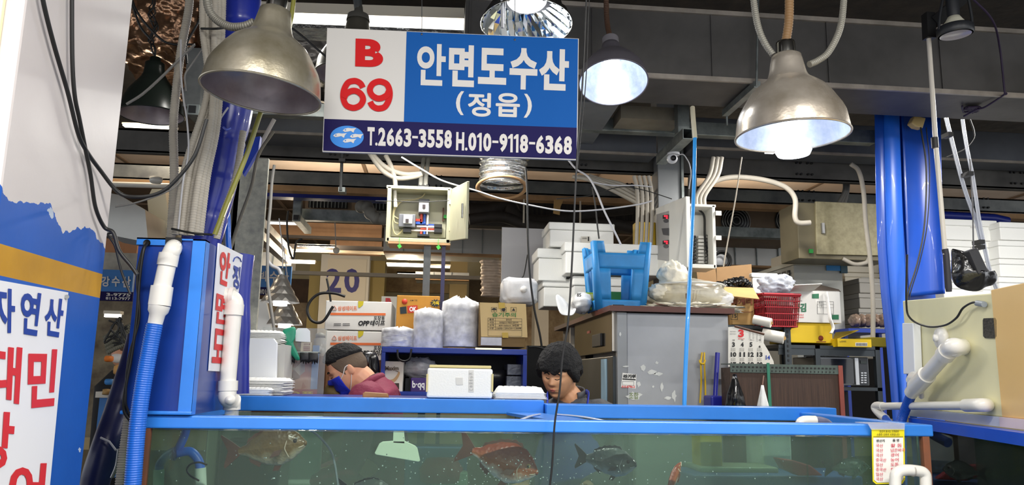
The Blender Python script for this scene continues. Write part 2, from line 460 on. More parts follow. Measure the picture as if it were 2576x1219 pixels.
# square tube frame
gz = M('galv', '9aa09e')
fr = thing('tube_frame', 'grey square tube frame hanging under the duct, open tube end facing front', 'frame', P(1720, 345, 4.3))
zf0, zf1 = P(1700, 336, 4.45).z, P(1700, 303, 4.45).z
mB().box((P(480, 320, 4.45).x, 4.45, zf0), (P(2200, 320, 4.45).x, 4.52, zf1)).build('cross_tube', gz, fr, bevel=.003)
a = P(1731, 336, 4.1); e = PZ(1665, 402, a.z)
s = .062
mb = mB(); 
for (u0, v0, u1, v1) in ((-1, -1, 1, -.86), (-1, .86, 1, 1), (-1, -.86, -.86, .86), (.86, -.86, 1, .86)):
    mb.box((a.x + u0 * s / 2, a.y, a.z + v0 * s / 2), (a.x + u1 * s / 2, e.y, a.z + v1 * s / 2))
mb.build('open_tube', gz, fr)
mB().box((a.x - .035, a.y + .07, a.z + s / 2), (a.x + .035, a.y + .14, zt)).build('post', gz, fr, bevel=.003)
# left small open tube near black lamp
fr2 = thing('tube_frame', 'grey square tube frame behind the beige conduits right of the black pendant', 'frame', P(480, 275, 3.9))
bpx(mB(), 466, 120, 508, 268, 3.9, .07).build('post', M('galv_dark', '6a6c6c'), fr2)
bpx(mB(), 470, 262, 500, 288, 3.8, .25).build('tube_end', gz, fr2)
bpx(mB(), 474, 265, 492, 283, 3.795, .01).build('opening', M('black', '101012'), fr2)
fr3 = thing('tube_frame', 'square tube bracket and rail below the grilled cooler left of the fuse box', 'frame', P(745, 560, 6.8))
bpx(mB(), 737, 485, 757, 555, 6.8, .07).build('post', gz, fr3)
bpx(mB(), 755, 528, 975, 556, 7.0, .08).build('rail', M('galv', '9aa09e'), fr3)
a = P(747, 548, 6.7); e = PZ(775, 580, a.z)
sqtube(mB(), a, (e.x, e.y, a.z), .06).build('arm', gz, fr3)
bpx(mB(), 738, 540, 752, 552, 6.66, .01).build('opening', M('black', '101012'), fr3)
# galvanised columns
gcol = M('galv_spangle', 'b3b2a4', .45, .35, hex2='8f9088', vs=28, bump=.04, bs=40)
c1 = thing('steel_column', 'mottled galvanised column beside the blue wrapped pipe', 'column', (P(618, 700, 3.5).x, 3.5, 0))
x0, x1, zc = P(572, 700, 3.5).x, P(640, 700, 3.5).x, P(600, 395, 3.5).z
x1 = P(654, 700, 3.5).x
mB().box((x0, 3.5, 0), (x1, 3.52, zc)).build('front_flange', gcol, c1)
mB().box((x0, 3.5, 0), (x0 + .02, 3.62, zc)).build('web', M('galv_dark', '6a6c6c'), c1)
mB().box((x0 - .06, 3.6, 0), (x1 - .03, 3.62, zc)).build('rear_flange', M('galv_dark', '6a6c6c'), c1)
c2 = thing('steel_column', 'smooth grey square column behind the tall blue hose and camera', 'column', (P(1690, 450, 4.9).x, 4.9, 0))
mB().box((P(1655, 450, 4.9).x, 4.9, 0), (P(1712, 450, 4.9).x, 5.05, 3.4)).build('shaft', M('grey_steel', '8b8e90', .45, .3, var=.1), c2, bevel=.004)
mB().box((P(1712, 450, 4.9).x, 4.88, 0), (P(1718, 450, 4.9).x, 5.07, 3.4)).build('edge_strip', M('galv', '9aa09e'), c2)

# ---- ceiling tube light behind the sign, foil ducts
fl = thing('fluorescent_fixture', 'long bright fluorescent ceiling light behind the top left of the shop sign', 'light fixture', P(940, 60, 3.9))
pl = YP(3.9)
mB().slab(pquad(pl, (560, 0), (1168, 20), (1168, 46), (560, 26)), (0, .2, 0)).build('housing', M('fixture_white', 'cfc6b4', .5), fl)
mB().slab(pquad(pl, (560, 26), (1168, 47), (1168, 76), (560, 52)), (0, .12, 0)).build('diffuser', emission('tube_glow', 'fffaf0', 3.2), fl)
mB().slab(pquad(YP(3.88), (560, 52), (1168, 76), (1168, 84), (560, 62)), (0, .16, 0)).build('foil_lip', M('foil', 'c8c8c6', .25, .9, var=.3, vs=20, bump=1.0, bs=22), fl)
lamp_light('AREA', 'tube_light', P(900, 90, 3.7), 14, (1, .97, .9), fl, 1.2, .1)
foil = M('foil', 'c8c8c6')
foilw = M('foil_copper', 'c79a78', .28, .85, hex2='8a6a54', vs=12, bump=1.2, bs=16)
def foil_box(x0, y0, x1, y1, Y, d, m, lab, amp=.03, seed=0):
    a, b2 = P(x0, y1, Y), P(x1, y0, Y)
    def fn(u, v):
        # wrap: front face then underside
        if v < .5: p = V((a.x + (b2.x - a.x) * u, Y, b2.z + (a.z - b2.z) * v * 2))
        else: p = V((a.x + (b2.x - a.x) * u, Y + d * (v - .5) * 2, a.z))
        n = noise.noise(p * 9 + V((seed, 0, 0))) * amp + noise.noise(p * 30) * amp * .4
        return p + V((0, -n, -n))
    m2 = mB().grid(fn, 90, 50); 
    m2.box((a.x, Y + .03, a.z + .03), (b2.x, Y + d, b2.z))
    return single('foil_duct', m2, m, lab, 'duct')
foil_box(700, 76, 1168, 150, 4.3, .8, M('foil_dull', '6a6868', .4, .6, var=.4, vs=12, bump=1, bs=16), 'silver foil wrapped duct above and left of the shop sign', .03, 3)
foil_box(250, -40, 505, 100, 4.4, 1.0, foilw, 'coppery foil wrapped duct above the black pendant lamp', .04, 5)
# hanging foil sleeve below the sign
c0 = P(1268, 400, 4.6)
def sleeve(cx0, y0, cx1, y1, Y, rpx, seed, mat, lab, ring=True):
    a, b2 = P(cx0, y0, Y), P(cx1, y1, Y); r = rpx * scale_at(Y); t = thing('foil_sleeve', lab, 'duct', b2)
    def fn(u, v):
        th = u * 2 * PI; c = a.lerp(b2, v); q = noise.noise(V((math.cos(th) * 2, math.sin(th) * 2, v * 9 + seed))) * .10 + .05 * math.sin(v * 40)
        rr = r * (1 + q - .08 * v)
        return c + V((math.cos(th) * rr, math.sin(th) * rr * .8, 0))
    mB().grid(fn, 40, 40).build('sleeve', mat, t)
    if ring: mB().lathe([(r * 1.0, 0), (r * 1.08, -.01), (r * 1.0, -.02), (r * .9, -.01), (r * 1.0, 0)], b2, (0, .25, 1), 32).build('ring', M('timber', 'b08a62'), t)
    return t
sleeve(1270, 380, 1262, 468, 4.6, 62, 1, M('foil', 'c8c8c6'), 'short foil wrapped duct sleeve hanging below the right half of the shop sign')
sleeve(1236, 655, 1236, 745, 7.5, 27, 2, M('foil_pink', 'd6bfa8', .5, .2, var=.15, vs=10, bump=.4, bs=20), 'pale wrinkled duct sleeve hanging left of the grey panel', False)
# right dark things at top: rod, corner bracket
b = thing('angle_bracket', 'black angle bracket carrying the small spotlight on the top right', 'bracket', P(2335, 90, 3.0))
sqtube(mB(), P(2345, 60, 3.0), P(2440, -20, 3.0), .05).build('arm', M('black', '101012'), b)
sqtube(mB(), P(2335, 35, 3.0), P(2338, 98, 3.0), .04, (1, 0, 0)).build('socket', M('black', '101012'), b)

# ---- blue steel column on the right
bc = M('column_blue', '185cc8', .34, var=.12, vs=2.5, coat=.1)
bd = M('column_blue_dark', '1044a4', .3, var=.15, vs=2, coat=.15)
cc = thing('blue_column', 'bright blue sheeted column on the right in front of the foam stacks', 'column', (P(2240, 700, 4.2).x, 4.2, 0))
L_ = [(2199, 180), (2200, 290), (2203, 480), (2207, 620), (2216, 740), (2227, 840), (2238, 960), (2246, 1060), (2252, 1219), (2260, 1400)]
def strip(edge0, edge1, y0f, Yo, bulge, m, nm):
    def fn(u, v):
        i = v * (len(edge0) - 1); k = min(int(i), len(edge0) - 2); t = i - k
        xa = edge0[k][0] * (1 - t) + edge0[k + 1][0] * t; ya = edge0[k][1] * (1 - t) + edge0[k + 1][1] * t
        xb = edge1[k][0] * (1 - t) + edge1[k + 1][0] * t; yb_ = edge1[k][1] * (1 - t) + edge1[k + 1][1] * t
        return P(xa + (xb - xa) * u, ya + (yb_ - ya) * u, Yo + bulge(u))
    return mB().grid(fn, 16, 40).build(nm, m, cc, solid=.004)
L1 = [(x + 22, y) for x, y in L_]; 
L2 = [(2258, 180), (2262, 290), (2268, 480), (2274, 620), (2280, 740), (2281, 840), (2280, 960), (2279, 1060), (2282, 1219), (2290, 1400)]
strip(L_, L1, 0, 4.2, lambda u: .02 - .03 * math.sin(u * PI / 2) + .02 * u, bd, 'rolled_edge')
strip(L1, L2, 0, 4.2, lambda u: .01 - .02 * math.sin(u * PI), bc, 'front_sheet')
R1 = [(2262, 180), (2268, 290), (2276, 480), (2282, 620), (2287, 745)]
R2 = [(2362, 180), (2366, 290), (2370, 480), (2374, 620), (2377, 738)]
strip(R1, R2, 0, 4.23, lambda u: .05 * math.sin(u * PI) , bd, 'wide_sheet')
mB().box((P(2290, 700, 4.3).x, 4.33, 0), (P(2358, 700, 4.3).x, 4.40, 3.2)).build('core', bd, cc)
# ================================================================== added fill lights shaped as ceiling battens, unseen above aisle and stall
def fill_batten(x, y, z, L_, e, lab, glow=3, col=(1, .97, .92), rot=0, grp='added fill lights'):
    t = thing('fluorescent_fixture', lab, 'light fixture', (x, y, z), grp)
    w = .05
    def bx(a, b): return mB().box(a, b) if not rot else mB().box((a[1], a[0], a[2]), (b[1], b[0], b[2]))
    m1 = bx((-L_ / 2, -w, 0), (L_ / 2, w, .05)); m1.xf(Matrix.Translation((x, y, z))).build('housing', M('fixture_white', 'cfc6b4'), t)
    m2 = bx((-L_ / 2, -w * .55, -.03), (L_ / 2, w * .55, 0)); m2.xf(Matrix.Translation((x, y, z))).build('tube', emission('tube_glow', 'fffaf0', 3.2), t)
    if e: lamp_light('AREA', 'tube_light', (x, y, z - .045), e, col, t, L_ if not rot else w, w if not rot else L_)
    return t

# added fill: unseen battens over the aisle, then hidden ones over the stall
for i, x in enumerate((-2.4, -.6, 1.2, 3.0)):
    LASTL = fill_batten(x, .15, 3.3, 1.2, (14, 62, 68, 60)[i], ('leftmost', 'second', 'third', 'rightmost')[i] + ' added aisle fill light out of view over the front of the stall', grp='added aisle fill lights')
    mB().tube([(x, .15, 3.35), (x, .15, 3.95)], .008, 6).build('drop_rod', M('galv', '9aa09e'), LASTL)

fill_batten(-.02, 4.3, 2.88, .8, 19, 'added fill light hidden behind the shop sign over the stall', grp='added stall fill lights')  # added to brighten the stall inside, kept out of sight by the sign
fill_batten(2.03, 4.3, 2.93, .4, 16, 'added fill light hidden behind the bright pendant over the shelves', rot=1, grp='added stall fill lights')  # added fill for the shelves, masked by the pendant
fill_batten(3.35, 3.25, 3.0, .9, 55, 'added fill light over the right foam box stacks just outside the picture', grp='added stall fill lights')  # added off frame to brighten the foam stacks
# ================================================================== front fish tank
bf = M('blue_frame', '2b7fe0')
zr = 1.378; XL, XR = -0.79, 1.462; Y0, Y1 = 2.2, 3.0
glass = clear('tank_glass', 'f0f5f2', milk=.022, milkc='c4d2c8', rough=.02, noise_s=3.5, fres=1.2)  # milk stands in for the water's haze, put into the pane colour
glass_b = clear('tank_glass_back', 'dceae2', milk=.14, milkc='b0c0b2', rough=.05, noise_s=5, gloss=.03)  # stronger water haze painted into the rear and side panes
tk = thing('fish_tank', 'long blue framed glass fish tank full of greenish water across the front', 'fish tank', ((XL + XR) / 2, 2.6, 0))
mB().box((XL - .01, Y0, zr - .034), (XR, Y0 + .05, zr)).build('front_rail', bf, tk, bevel=.004)
mB().box((XR - .05, Y0 + .05, zr - .034), (XR, Y1 + .3, zr)).build('side_rail', bf, tk, bevel=.004)
mB().box((XL - .01, Y0 + .05, zr - .034), (XL + .04, Y1, zr)).build('side_rail', bf, tk, bevel=.004)
# rear rails: two lengths meeting in the middle
xm = P(1370, 1010, 3.0).x
xr = P(2105, 1030, 2.95).x
mB().box((XL, 3.0, 1.354), (xm - .002, 3.07, 1.408)).build('rear_rail', bf, tk, bevel=.004)
mB().box((xm, 2.95, 1.345), (xr, 3.05, 1.396)).build('rear_rail', bf, tk, bevel=.004)
mB().box((XL, 3.072, 1.38), (xm - .01, 3.42, 1.407)).build('rear_shelf', M('navy', '1b2a86'), tk)
# cross brace with curved clear strips
xc = P(1375, 1045, 2.6).x
mB().slab([V((xc - .10, 2.98, 1.352)), V((xc + .03, 2.98, 1.352)), V((xc + .10, 2.24, 1.365)), V((xc - .03, 2.24, 1.365))], (0, 0, .01)).build('cross_brace', bf, tk)
for sg in (-1, 1):
    mB().tube(cr([(xc + .02 + sg * .03, 2.7, 1.37), (xc + .02 + sg * .09, 2.5, 1.372), (xc + .02 + sg * .17, 2.27, 1.362)], 8), .006, 8, flat=.5).build('brace_strip', M('clear_plastic_w', 'cfd6e8', .2, coat=.4), tk)
# panes
mB().box((XL, Y0 + .012, .72), (XR - .01, Y0 + .024, zr - .03)).build('front_pane', glass, tk)
mB().box((XL, Y1 - .02, .72), (XR - .01, Y1 - .012, 1.35)).build('rear_pane', glass_b, tk)
mB().box((XL, Y0 + .03, .72), (XL + .008, Y1 - .02, 1.35)).build('side_pane', glass_b, tk)
mB().box((XR - .018, Y0 + .03, .72), (XR - .01, Y1 - .02, 1.35)).build('side_pane', glass_b, tk)
rust = M('copper_strip', '8a5236', .6, hex2='6a4a38', vs=9, bump=.1)
mB().box((P(358, 1100, Y0).x, Y0 + .002, .7), (P(375, 1100, Y0).x, Y0 + .02, zr - .034)).build('corner_strip', rust, tk)
mB().box((P(2325, 1140, Y0).x, Y0 + .002, .7), (P(2342, 1140, Y0).x, Y0 + .02, zr - .034)).build('corner_strip', rust, tk)
mB().box((XL, Y0, .66), (XR, Y1, .72)).build('base_tray', bf, tk)
for x in (XL, (XL + XR) / 2, XR - .06):
    for y in (Y0, Y1 - .06): mB().box((x, y, 0), (x + .06, y + .06, .66)).build('leg', bf, tk)
# water body with a rippled surface
wm = bpy.data.materials.new('tank_water'); wm.use_nodes = True; nt = wm.node_tree; nt.nodes.remove(nt.nodes['Principled BSDF'])
t_ = nt.nodes.new('ShaderNodeBsdfTransparent'); g_ = nt.nodes.new('ShaderNodeBsdfGlossy'); g_.inputs[1].default_value = .08
mx = nt.nodes.new('ShaderNodeMixShader'); fr_ = nt.nodes.new('ShaderNodeFresnel'); fr_.inputs[0].default_value = 1.33
tc = nt.nodes.new('ShaderNodeTexCoord'); nn = nt.nodes.new('ShaderNodeTexNoise'); nn.inputs['Scale'].default_value = 16; bp = nt.nodes.new('ShaderNodeBump'); bp.inputs['Distance'].default_value = .02; bp.inputs['Strength'].default_value = .5
nt.links.new(tc.outputs['Object'], nn.inputs['Vector']); nt.links.new(nn.outputs['Fac'], bp.inputs['Height']); nt.links.new(bp.outputs[0], g_.inputs['Normal'])
ge = nt.nodes.new('ShaderNodeNewGeometry'); sz = nt.nodes.new('ShaderNodeSeparateXYZ'); gt = nt.nodes.new('ShaderNodeMath'); gt.operation = 'GREATER_THAN'; gt.inputs[1].default_value = .5; ml = nt.nodes.new('ShaderNodeMath'); ml.operation = 'MULTIPLY'
nt.links.new(ge.outputs['Normal'], sz.inputs[0]); nt.links.new(sz.outputs[2], gt.inputs[0]); nt.links.new(gt.outputs[0], ml.inputs[0]); nt.links.new(fr_.outputs[0], ml.inputs[1]); nt.links.new(ml.outputs[0], mx.inputs[0]); nt.links.new(t_.outputs[0], mx.inputs[1]); nt.links.new(g_.outputs[0], mx.inputs[2]); nt.links.new(mx.outputs[0], nt.nodes['Material Output'].inputs[0])
t_.inputs[0].default_value = lin('eef4f0')
w_ = mB().box((XL + .012, Y0 + .03, .73), (XR - .022, Y1 - .025, 1.338))
w_.build('water', wm, tk)
# bubbles and drops clinging to the pane
mb = mB()
for i in range(260):
    px, py = random.uniform(400, 2300), random.uniform(1080, 1215)
    if random.random() < .5: px = random.gauss(1250, 200); py = random.uniform(1150, 1219)
    if not 380 < px < 2320: continue
    mb.blob(P(px, py, Y0 + .035 + random.random() * .1), [random.uniform(.0008, .0022)] * 3, 6, 4)
o = mb.build('bubbles', M('bubble', 'dfeaea', .15, coat=.5), tk); o['kind'] = 'stuff'

# tank on the right
t2 = thing('fish_tank', 'second blue framed tank angling off the right edge below the cream cabinet', 'fish tank', P(2480, 1200, 2.3))
b0, b1, b2 = P(2290, 1046, 2.75), P(2640, 1100, 2.05), P(2640, 1124, 2.05)
zz = b1.z; zt2 = 1.375
A = PZ(2285, 1050, zt2); B = PZ(2700, 1106, zt2)
dd = (B - A).normalized(); nrm = V((dd.y, -dd.x, 0)); nrm = nrm if nrm.x < 0 else -nrm
up = V((0, 0, 1))
def pris(mb, a, b, off0, off1, z0, z1):
    q = [a - nrm * off0, b - nrm * off0, b - nrm * off1, a - nrm * off1]
    q = [V((p.x, p.y, z0)) for p in q]; return mb.slab(q, (0, 0, z1 - z0))
bfd = M('blue_frame_deep', '1650cc', .3, var=.12, vs=4, coat=.2)
pris(mB(), A, B, 0, .05, zt2 - .033, zt2).build('front_rail', bfd, t2)
pris(mB(), A, B, .012, .02, .7, zt2 - .03).build('front_pane', glass, t2)
pris(mB(), A, B, .03, .6, .7, 1.335).build('water', wm, t2)
pris(mB(), A, B, .62, .63, .7, zt2).build('rear_pane', M('tank_back_green', '3c8468', .5, hex2='1a4636', vs=3), t2)
pris(mB(), A, B, 0, .63, .62, .7).build('base_tray', bfd, t2)
for f in (0, .9):
    q = A.lerp(B, f); mB().box((q.x, q.y, 0), (q.x + .06, q.y + .06, .62)).build('leg', bfd, t2)
mB().tube(cr([P(2508, 1110, 2.5), P(2520, 1150, 2.5), P(2560, 1190, 2.5)], 8), .004, 8).build('air_line', M('black', '101012'), t2)
mb = mB()
ce = A.lerp(B, .45) - nrm * .25
mb.blob(V((ce.x - .05, ce.y, 1.2)), (.05, .03, .16), 20, 14, .35, 5, 3)
mb.build('bubble_plume', clear('plume', 'd8e4de', milk=.35, milkc='c8d6ce', rough=.3, noise_s=20), t2)

# ================================================================== blue filter cabinet on the tank, left
nb = M('box_navy', '163c92', .3, var=.2, vs=3, coat=.15, bump=.03, bs=8)
bx = thing('filter_box', 'tall blue sheet metal box standing on the left end of the front tank', 'box', (-.75, 2.38, 1.38))
X0, X1, YB = -.839, -.662, 2.56; ztp = 1.86
mB().box((X0, 2.2, 1.38), (X1, 2.206, ztp)).build('front_sheet', nb, bx)
mB().box((X1 - .006, 2.206, 1.38), (X1, YB, ztp)).build('side_sheet', nb, bx)
mB().box((X0, 2.206, 1.38), (X0 + .006, YB, ztp)).build('side_sheet', nb, bx)
mB().box((X0 + .006, YB - .006, 1.38), (X1 - .006, YB, ztp)).build('rear_sheet', nb, bx)
m = mB(); m.box((X1, 2.197, 1.38), (X1 + .004, 2.235, ztp)); m.box((X1 - .03, 2.194, 1.38), (X1 + .004, 2.2, ztp)); m.build('corner_angle', bf, bx)
m = mB(); m.box((X0 - .004, 2.194, ztp - .004), (X1 + .004, 2.235, ztp)); m.box((X0 - .004, 2.194, ztp - .02), (X0 + .08, 2.2, ztp)); m.build('top_angle', bf, bx)
mB().box((X0 - .002, 2.19, 1.38), (X1 + .006, 2.2, 1.39)).build('weld_bead', bf, bx, bevel=.003)
mB().slab(pquad(YP(2.1935), (417, 596), (458, 598), (456, 640), (414, 636)), (0, -.001, 0)).build('pipe_opening', M('black', '101012'), bx)
mB().lathe([(.0, 0), (.008, 0), (.010, .002)], P(370, 611, 2.193), (0, -1, 0), 16).build('cable_grommet', M('black', '101012'), bx)
# sign on its side
sp = XP(X1 + .006); spl = XP(X1 + .008)
sg = thing('side_sign', 'narrow white sign with red and blue letters on the side of the blue box', 'sign', sp(540, 900))
mB().slab(pquad(sp, (551, 611), (611, 641), (578, 935), (527, 932)), (-.004, 0, 0)).build('board', M('banner_white', 'eeeef2'), sg)
mr = mB(); write(mr, '안', q4(spl, (551, 712), (573, 722), (583, 640), (555, 622)), .035)
write(mr, '면', q4(spl, (540, 812), (566, 816), (575, 742), (546, 730)), .035); write(mr, '도', q4(spl, (533, 912), (560, 914), (567, 830), (539, 824)), .035)
mr.build('red_lettering', M('ink_red', 'd82a30'), sg)
mr = mB(); write(mr, '(', q4(spl, (588, 664), (605, 668), (606, 648), (590, 638)), .03) if 0 else None
write(mr, '정', q4(spl, (584, 722), (601, 730), (606, 672), (588, 662)), .035)
mr.tube([spl(587, 657), spl(590, 649), spl(597, 645), spl(604, 650), spl(607, 658)], .0018, 6)
mr.build('blue_lettering', M('ink_blue', '1c3f9c'), sg)

# ---- white pvc drain out of the side
pv = M('pvc', 'e9e6de')
def fitting(mb, a, b, r): mb.tube([a, b], r, 20)
YP1 = 2.44; s_ = scale_at(YP1)
pp = thing('pvc_pipe', 'white pvc elbow pipe dropping from the side of the blue box into the tank', 'pipe', P(578, 1030, YP1))
A0 = V((X1, YP1, P(545, 745, YP1).z)); c1_ = P(582, 748, YP1)
mB().tube(cr([A0, V((c1_.x - .012, YP1, A0.z)), P(589, 758, YP1), P(588, 785, YP1)], 8), 21 * s_, 20).build('elbow', pv, pp)
mB().tube([P(588, 785, YP1), P(573, 965, YP1)], 18.5 * s_, 20).build('straight', pv, pp)
m = mB(); fitting(m, P(589.5, 765, YP1), P(587, 792, YP1), 23 * s_); m.build('socket', pv, pp, bevel=.001)
m = mB(); fitting(m, V((A0.x + .018, YP1, A0.z)), V((A0.x + .03, YP1, A0.z)), 23.5 * s_); m.build('socket', pv, pp, bevel=.001)
m = mB(); fitting(m, P(574, 957, YP1), P(573, 982, YP1), 22.5 * s_); m.build('socket', pv, pp, bevel=.001)
mB().tube(cr([P(573, 980, YP1), P(572, 998, YP1), P(582, 1008, YP1 + .02), P(590, 1012, YP1 + .03)], 8), 20.5 * s_, 20).build('elbow', pv, pp)
m = mB(); fitting(m, P(584, 1003, YP1 + .03), P(583, 1030, YP1 + .03), 20 * s_); m.build('outlet', pv, pp)
mB().lathe([(.0, .018), (.012, .014), (.016, 0)], P(579, 1005, YP1 - .015), (0, -1, 0), 20).build('cap', pv, pp)
mB().tube([P(583, 1030, YP1 + .03), P(582, 1075, YP1 + .03)], 16 * s_, 16).build('water_stream', clear('stream', 'e4eef0', milk=.35, rough=.2, noise_s=40), pp)
# ---- white fitting and blue hose on the front
YH = 2.13; s_ = scale_at(YH)
hp = thing('hose_assembly', 'white pvc elbow and coupler with ribbed blue hose on the front of the blue box', 'hose', P(340, 1219, YH))
mB().tube(cr([V((P(436, 625, 2.2).x, 2.196, P(436, 625, 2.2).z)), P(437, 622, YH + .03), P(434, 628, YH), P(424, 648, YH)], 8), 20 * s_, 20).build('elbow', pv, hp)
m = mB(); fitting(m, P(426, 638, YH), P(420, 668, YH), 23.5 * s_); m.build('socket', pv, hp, bevel=.001)
mB().tube([P(420, 668, YH), P(408, 722, YH)], 20.5 * s_, 20).build('straight', pv, hp)
m = mB(); fitting(m, P(408, 720, YH), P(401, 768, YH), 25.5 * s_); m.build('coupler', pv, hp, bevel=.002)
a, b = P(401, 768, YH), P(389, 818, YH)
m = mB(); m.tube([a, a.lerp(b, .3), a.lerp(b, .45), b], [25 * s_, 23 * s_, 18 * s_, 16.5 * s_], 20); m.build('reducer', pv, hp)
mB().rib_tube([P(389, 814, YH), P(376, 880, YH), P(358, 980, YH), P(345, 1080, YH), P(334, 1219, YH), P(330, 1320, YH)], 18.5 * s_, .006, .035, 20).build('hose', M('hose_blue', '1f66cc', .35, var=.1, vs=6, coat=.2), hp)
for k, (dx, lb) in enumerate(((0, 'black cable leaving the hole in the blue box and hanging down its left edge'), (6, 'thinner black cable looping beside the blue ribbed hose from the blue box'))):
    q = [P(371, 611, 2.19), P(361 - dx * .4, 630, 2.17), P(351 - dx, 700, 2.17), P(344 + dx, 800, 2.17), P(330 - dx, 900, 2.17), P(316, 975 + 4 * dx, 2.17), P(312 + dx * 1.5, 1030, 2.18), P(330 + dx, 1060, 2.19)]
    single('black_cable', mB().tube(cr(q, 8), .0045 - k * .001, 8), M('cable', '141414'), lb, 'cable')
# lower left navy wrapped pipe and clamp
nv = M('wrap_navy', '1e2350', .35, var=.2, vs=6, bump=.3, bs=10)
q = [P(352, 850, 2.8), P(336, 915, 2.75), P(318, 970, 2.7), P(290, 1055, 2.65), P(262, 1135, 2.6), P(236, 1225, 2.6), P(210, 1340, 2.6)]
wp = thing('wrapped_pipe', 'dark navy tape wrapped pipe behind the bottom of the painted column', 'pipe', q[-1])
pts = resample(cr(q, 8), .012)
mB().tube(pts, [31 * scale_at(2.65) * (1 + .05 * noise.noise(p * 14)) for p in pts], 18).build('wrap', nv, wp)
m = mB(); m.tube([P(253, 1100, 2.55), P(275, 1110, 2.54), P(292, 1132, 2.52)], .003, 6); m.build('tie_wire', M('wire_white', 'b8b8bc', .5), wp)
single('steel_latch', mB().tube(cr([P(300, 1128, 2.5), P(294, 1170, 2.5), P(282, 1200, 2.5)], 6), 7.5 * scale_at(2.5), 10, flat=.5), M('steel', '9a9a98'), 'small polished steel lever hanging on the navy wrapped pipe', 'lever')
mB_ = mB().rib_tube([P(322, 1050, 2.45), P(312, 1120, 2.45), P(300, 1219, 2.45), P(295, 1300, 2.45)], 9 * scale_at(2.45), .007, .12, 10)
single('ribbed_conduit', mB_, M('conduit', 'b4ada0'), 'thin beige ribbed conduit between the navy pipe and the blue hose', 'conduit')

# ================================================================== pvc handle and price tag in front, right
YT = 2.14; s_ = scale_at(YT)
hd = thing('pvc_bend', 'white pvc pipe bend in front of the bottom right of the front tank', 'pipe', P(2290, 1260, YT))
mB().tube(cr([P(2252, 1300, YT), P(2252, 1215, YT), P(2256, 1190, YT), P(2275, 1182, YT), P(2305, 1183, YT), P(2325, 1190, YT), P(2329, 1215, YT), P(2329, 1300, YT)], 8), 14 * s_, 18).build('bend', pv, hd)
mB().tube([P(2294, 1183, YT), P(2298, 1183, YT)], 14.6 * s_, 18).build('joint', M('grey_joint', 'b0aca4', .5), hd)
tg = thing('price_tag', 'yellow edged white price tag in a clear sleeve hooked on the tank rail', 'sign', P(2235, 1219, 2.185))
pt = YP(2.188); ptl = YP(2.186)
mB().slab(pquad(pt, (2193, 1078), (2275, 1078), (2277, 1205), (2270, 1216), (2204, 1217), (2196, 1210)), (0, .002, 0)).build('yellow_card', M('tag_yellow', 'f0e020', .5), tg)
mB().slab(pquad(ptl, (2197, 1100), (2272, 1100), (2273, 1203), (2266, 1212), (2207, 1213), (2199, 1206)), (0, .001, 0)).build('white_field', M('white_print', 'f2f0ea'), tg)
m = mB(); wpx(m, '원산지 표시는 고객과의', ptl, 2212, 1081, 2260, 1087, .01); wpx(m, '소중한 신뢰의 시작입니다.', ptl, 2205, 1089, 2263, 1095, .01)
wpx(m, '원산지', YP(2.185), 2204, 1104, 2225, 1111, .02); wpx(m, '품 명', YP(2.185), 2245, 1103, 2261, 1110, .02)
m.slab(pquad(ptl, (2197, 1097), (2272, 1097), (2272, 1098), (2197, 1098)), (0, -.0005, 0)); m.build('black_print', M('ink_black', '17171a', .6), tg)
m = mB()
rows = [('국산', '활 돔'), ('국산', '넙은바귀'), ('국산', '광어'), ('중국산', '농어'), ('일산', '도돔'), ('중국산', '참돔'), ('일산', ''), ('국산', '')]
for i, (a_, b_) in enumerate(rows):
    y = 1115 + i * 12
    wpx(m, a_, YP(2.185), 2203, y, 2203 + 8 * len(a_) + 2, y + 9, .005, slx=.03)
    if b_: wpx(m, b_, YP(2.185), 2240, y, 2240 + 8 * len(b_) + 4, y + 9, .005, slx=-.03)
m.build('handwriting', M('ink_pink', 'd8405a', .6), tg)
slv = clear('sleeve_film', 'f4f6fa', milk=.25, rough=.15, gloss=.1)
m = mB(); m.slab([P(2184, 1066, 2.183), P(2276, 1066, 2.183), P(2276, 1080, 2.183), P(2192, 1080, 2.183)], (0, .002, 0)); m.box((P(2184, 1066, 2.183).x, 2.184, zr + .001), (P(2276, 1066, 2.183).x, 2.255, zr + .003)); m.build('sleeve', slv, tg)
# small pvc bend on the tank edge
sb = thing('pvc_elbow', 'short white pvc bend with grey end hooked over the rear right tank rail', 'pipe', P(2020, 1065, 2.5))
mB().tube(cr([P(2012, 1090, 2.45), P(2012, 1070, 2.45), P(2020, 1058, 2.45), P(2052, 1057, 2.45)], 8), 12 * scale_at(2.45), 16).build('bend', pv, sb)
mB().tube(cr([P(2050, 1057, 2.45), P(2070, 1060, 2.46), P(2084, 1068, 2.5), P(2086, 1085, 2.52)], 6), 11.5 * scale_at(2.45), 16).build('grey_end', M('pvc_grey', '6a6c86', .3), sb)
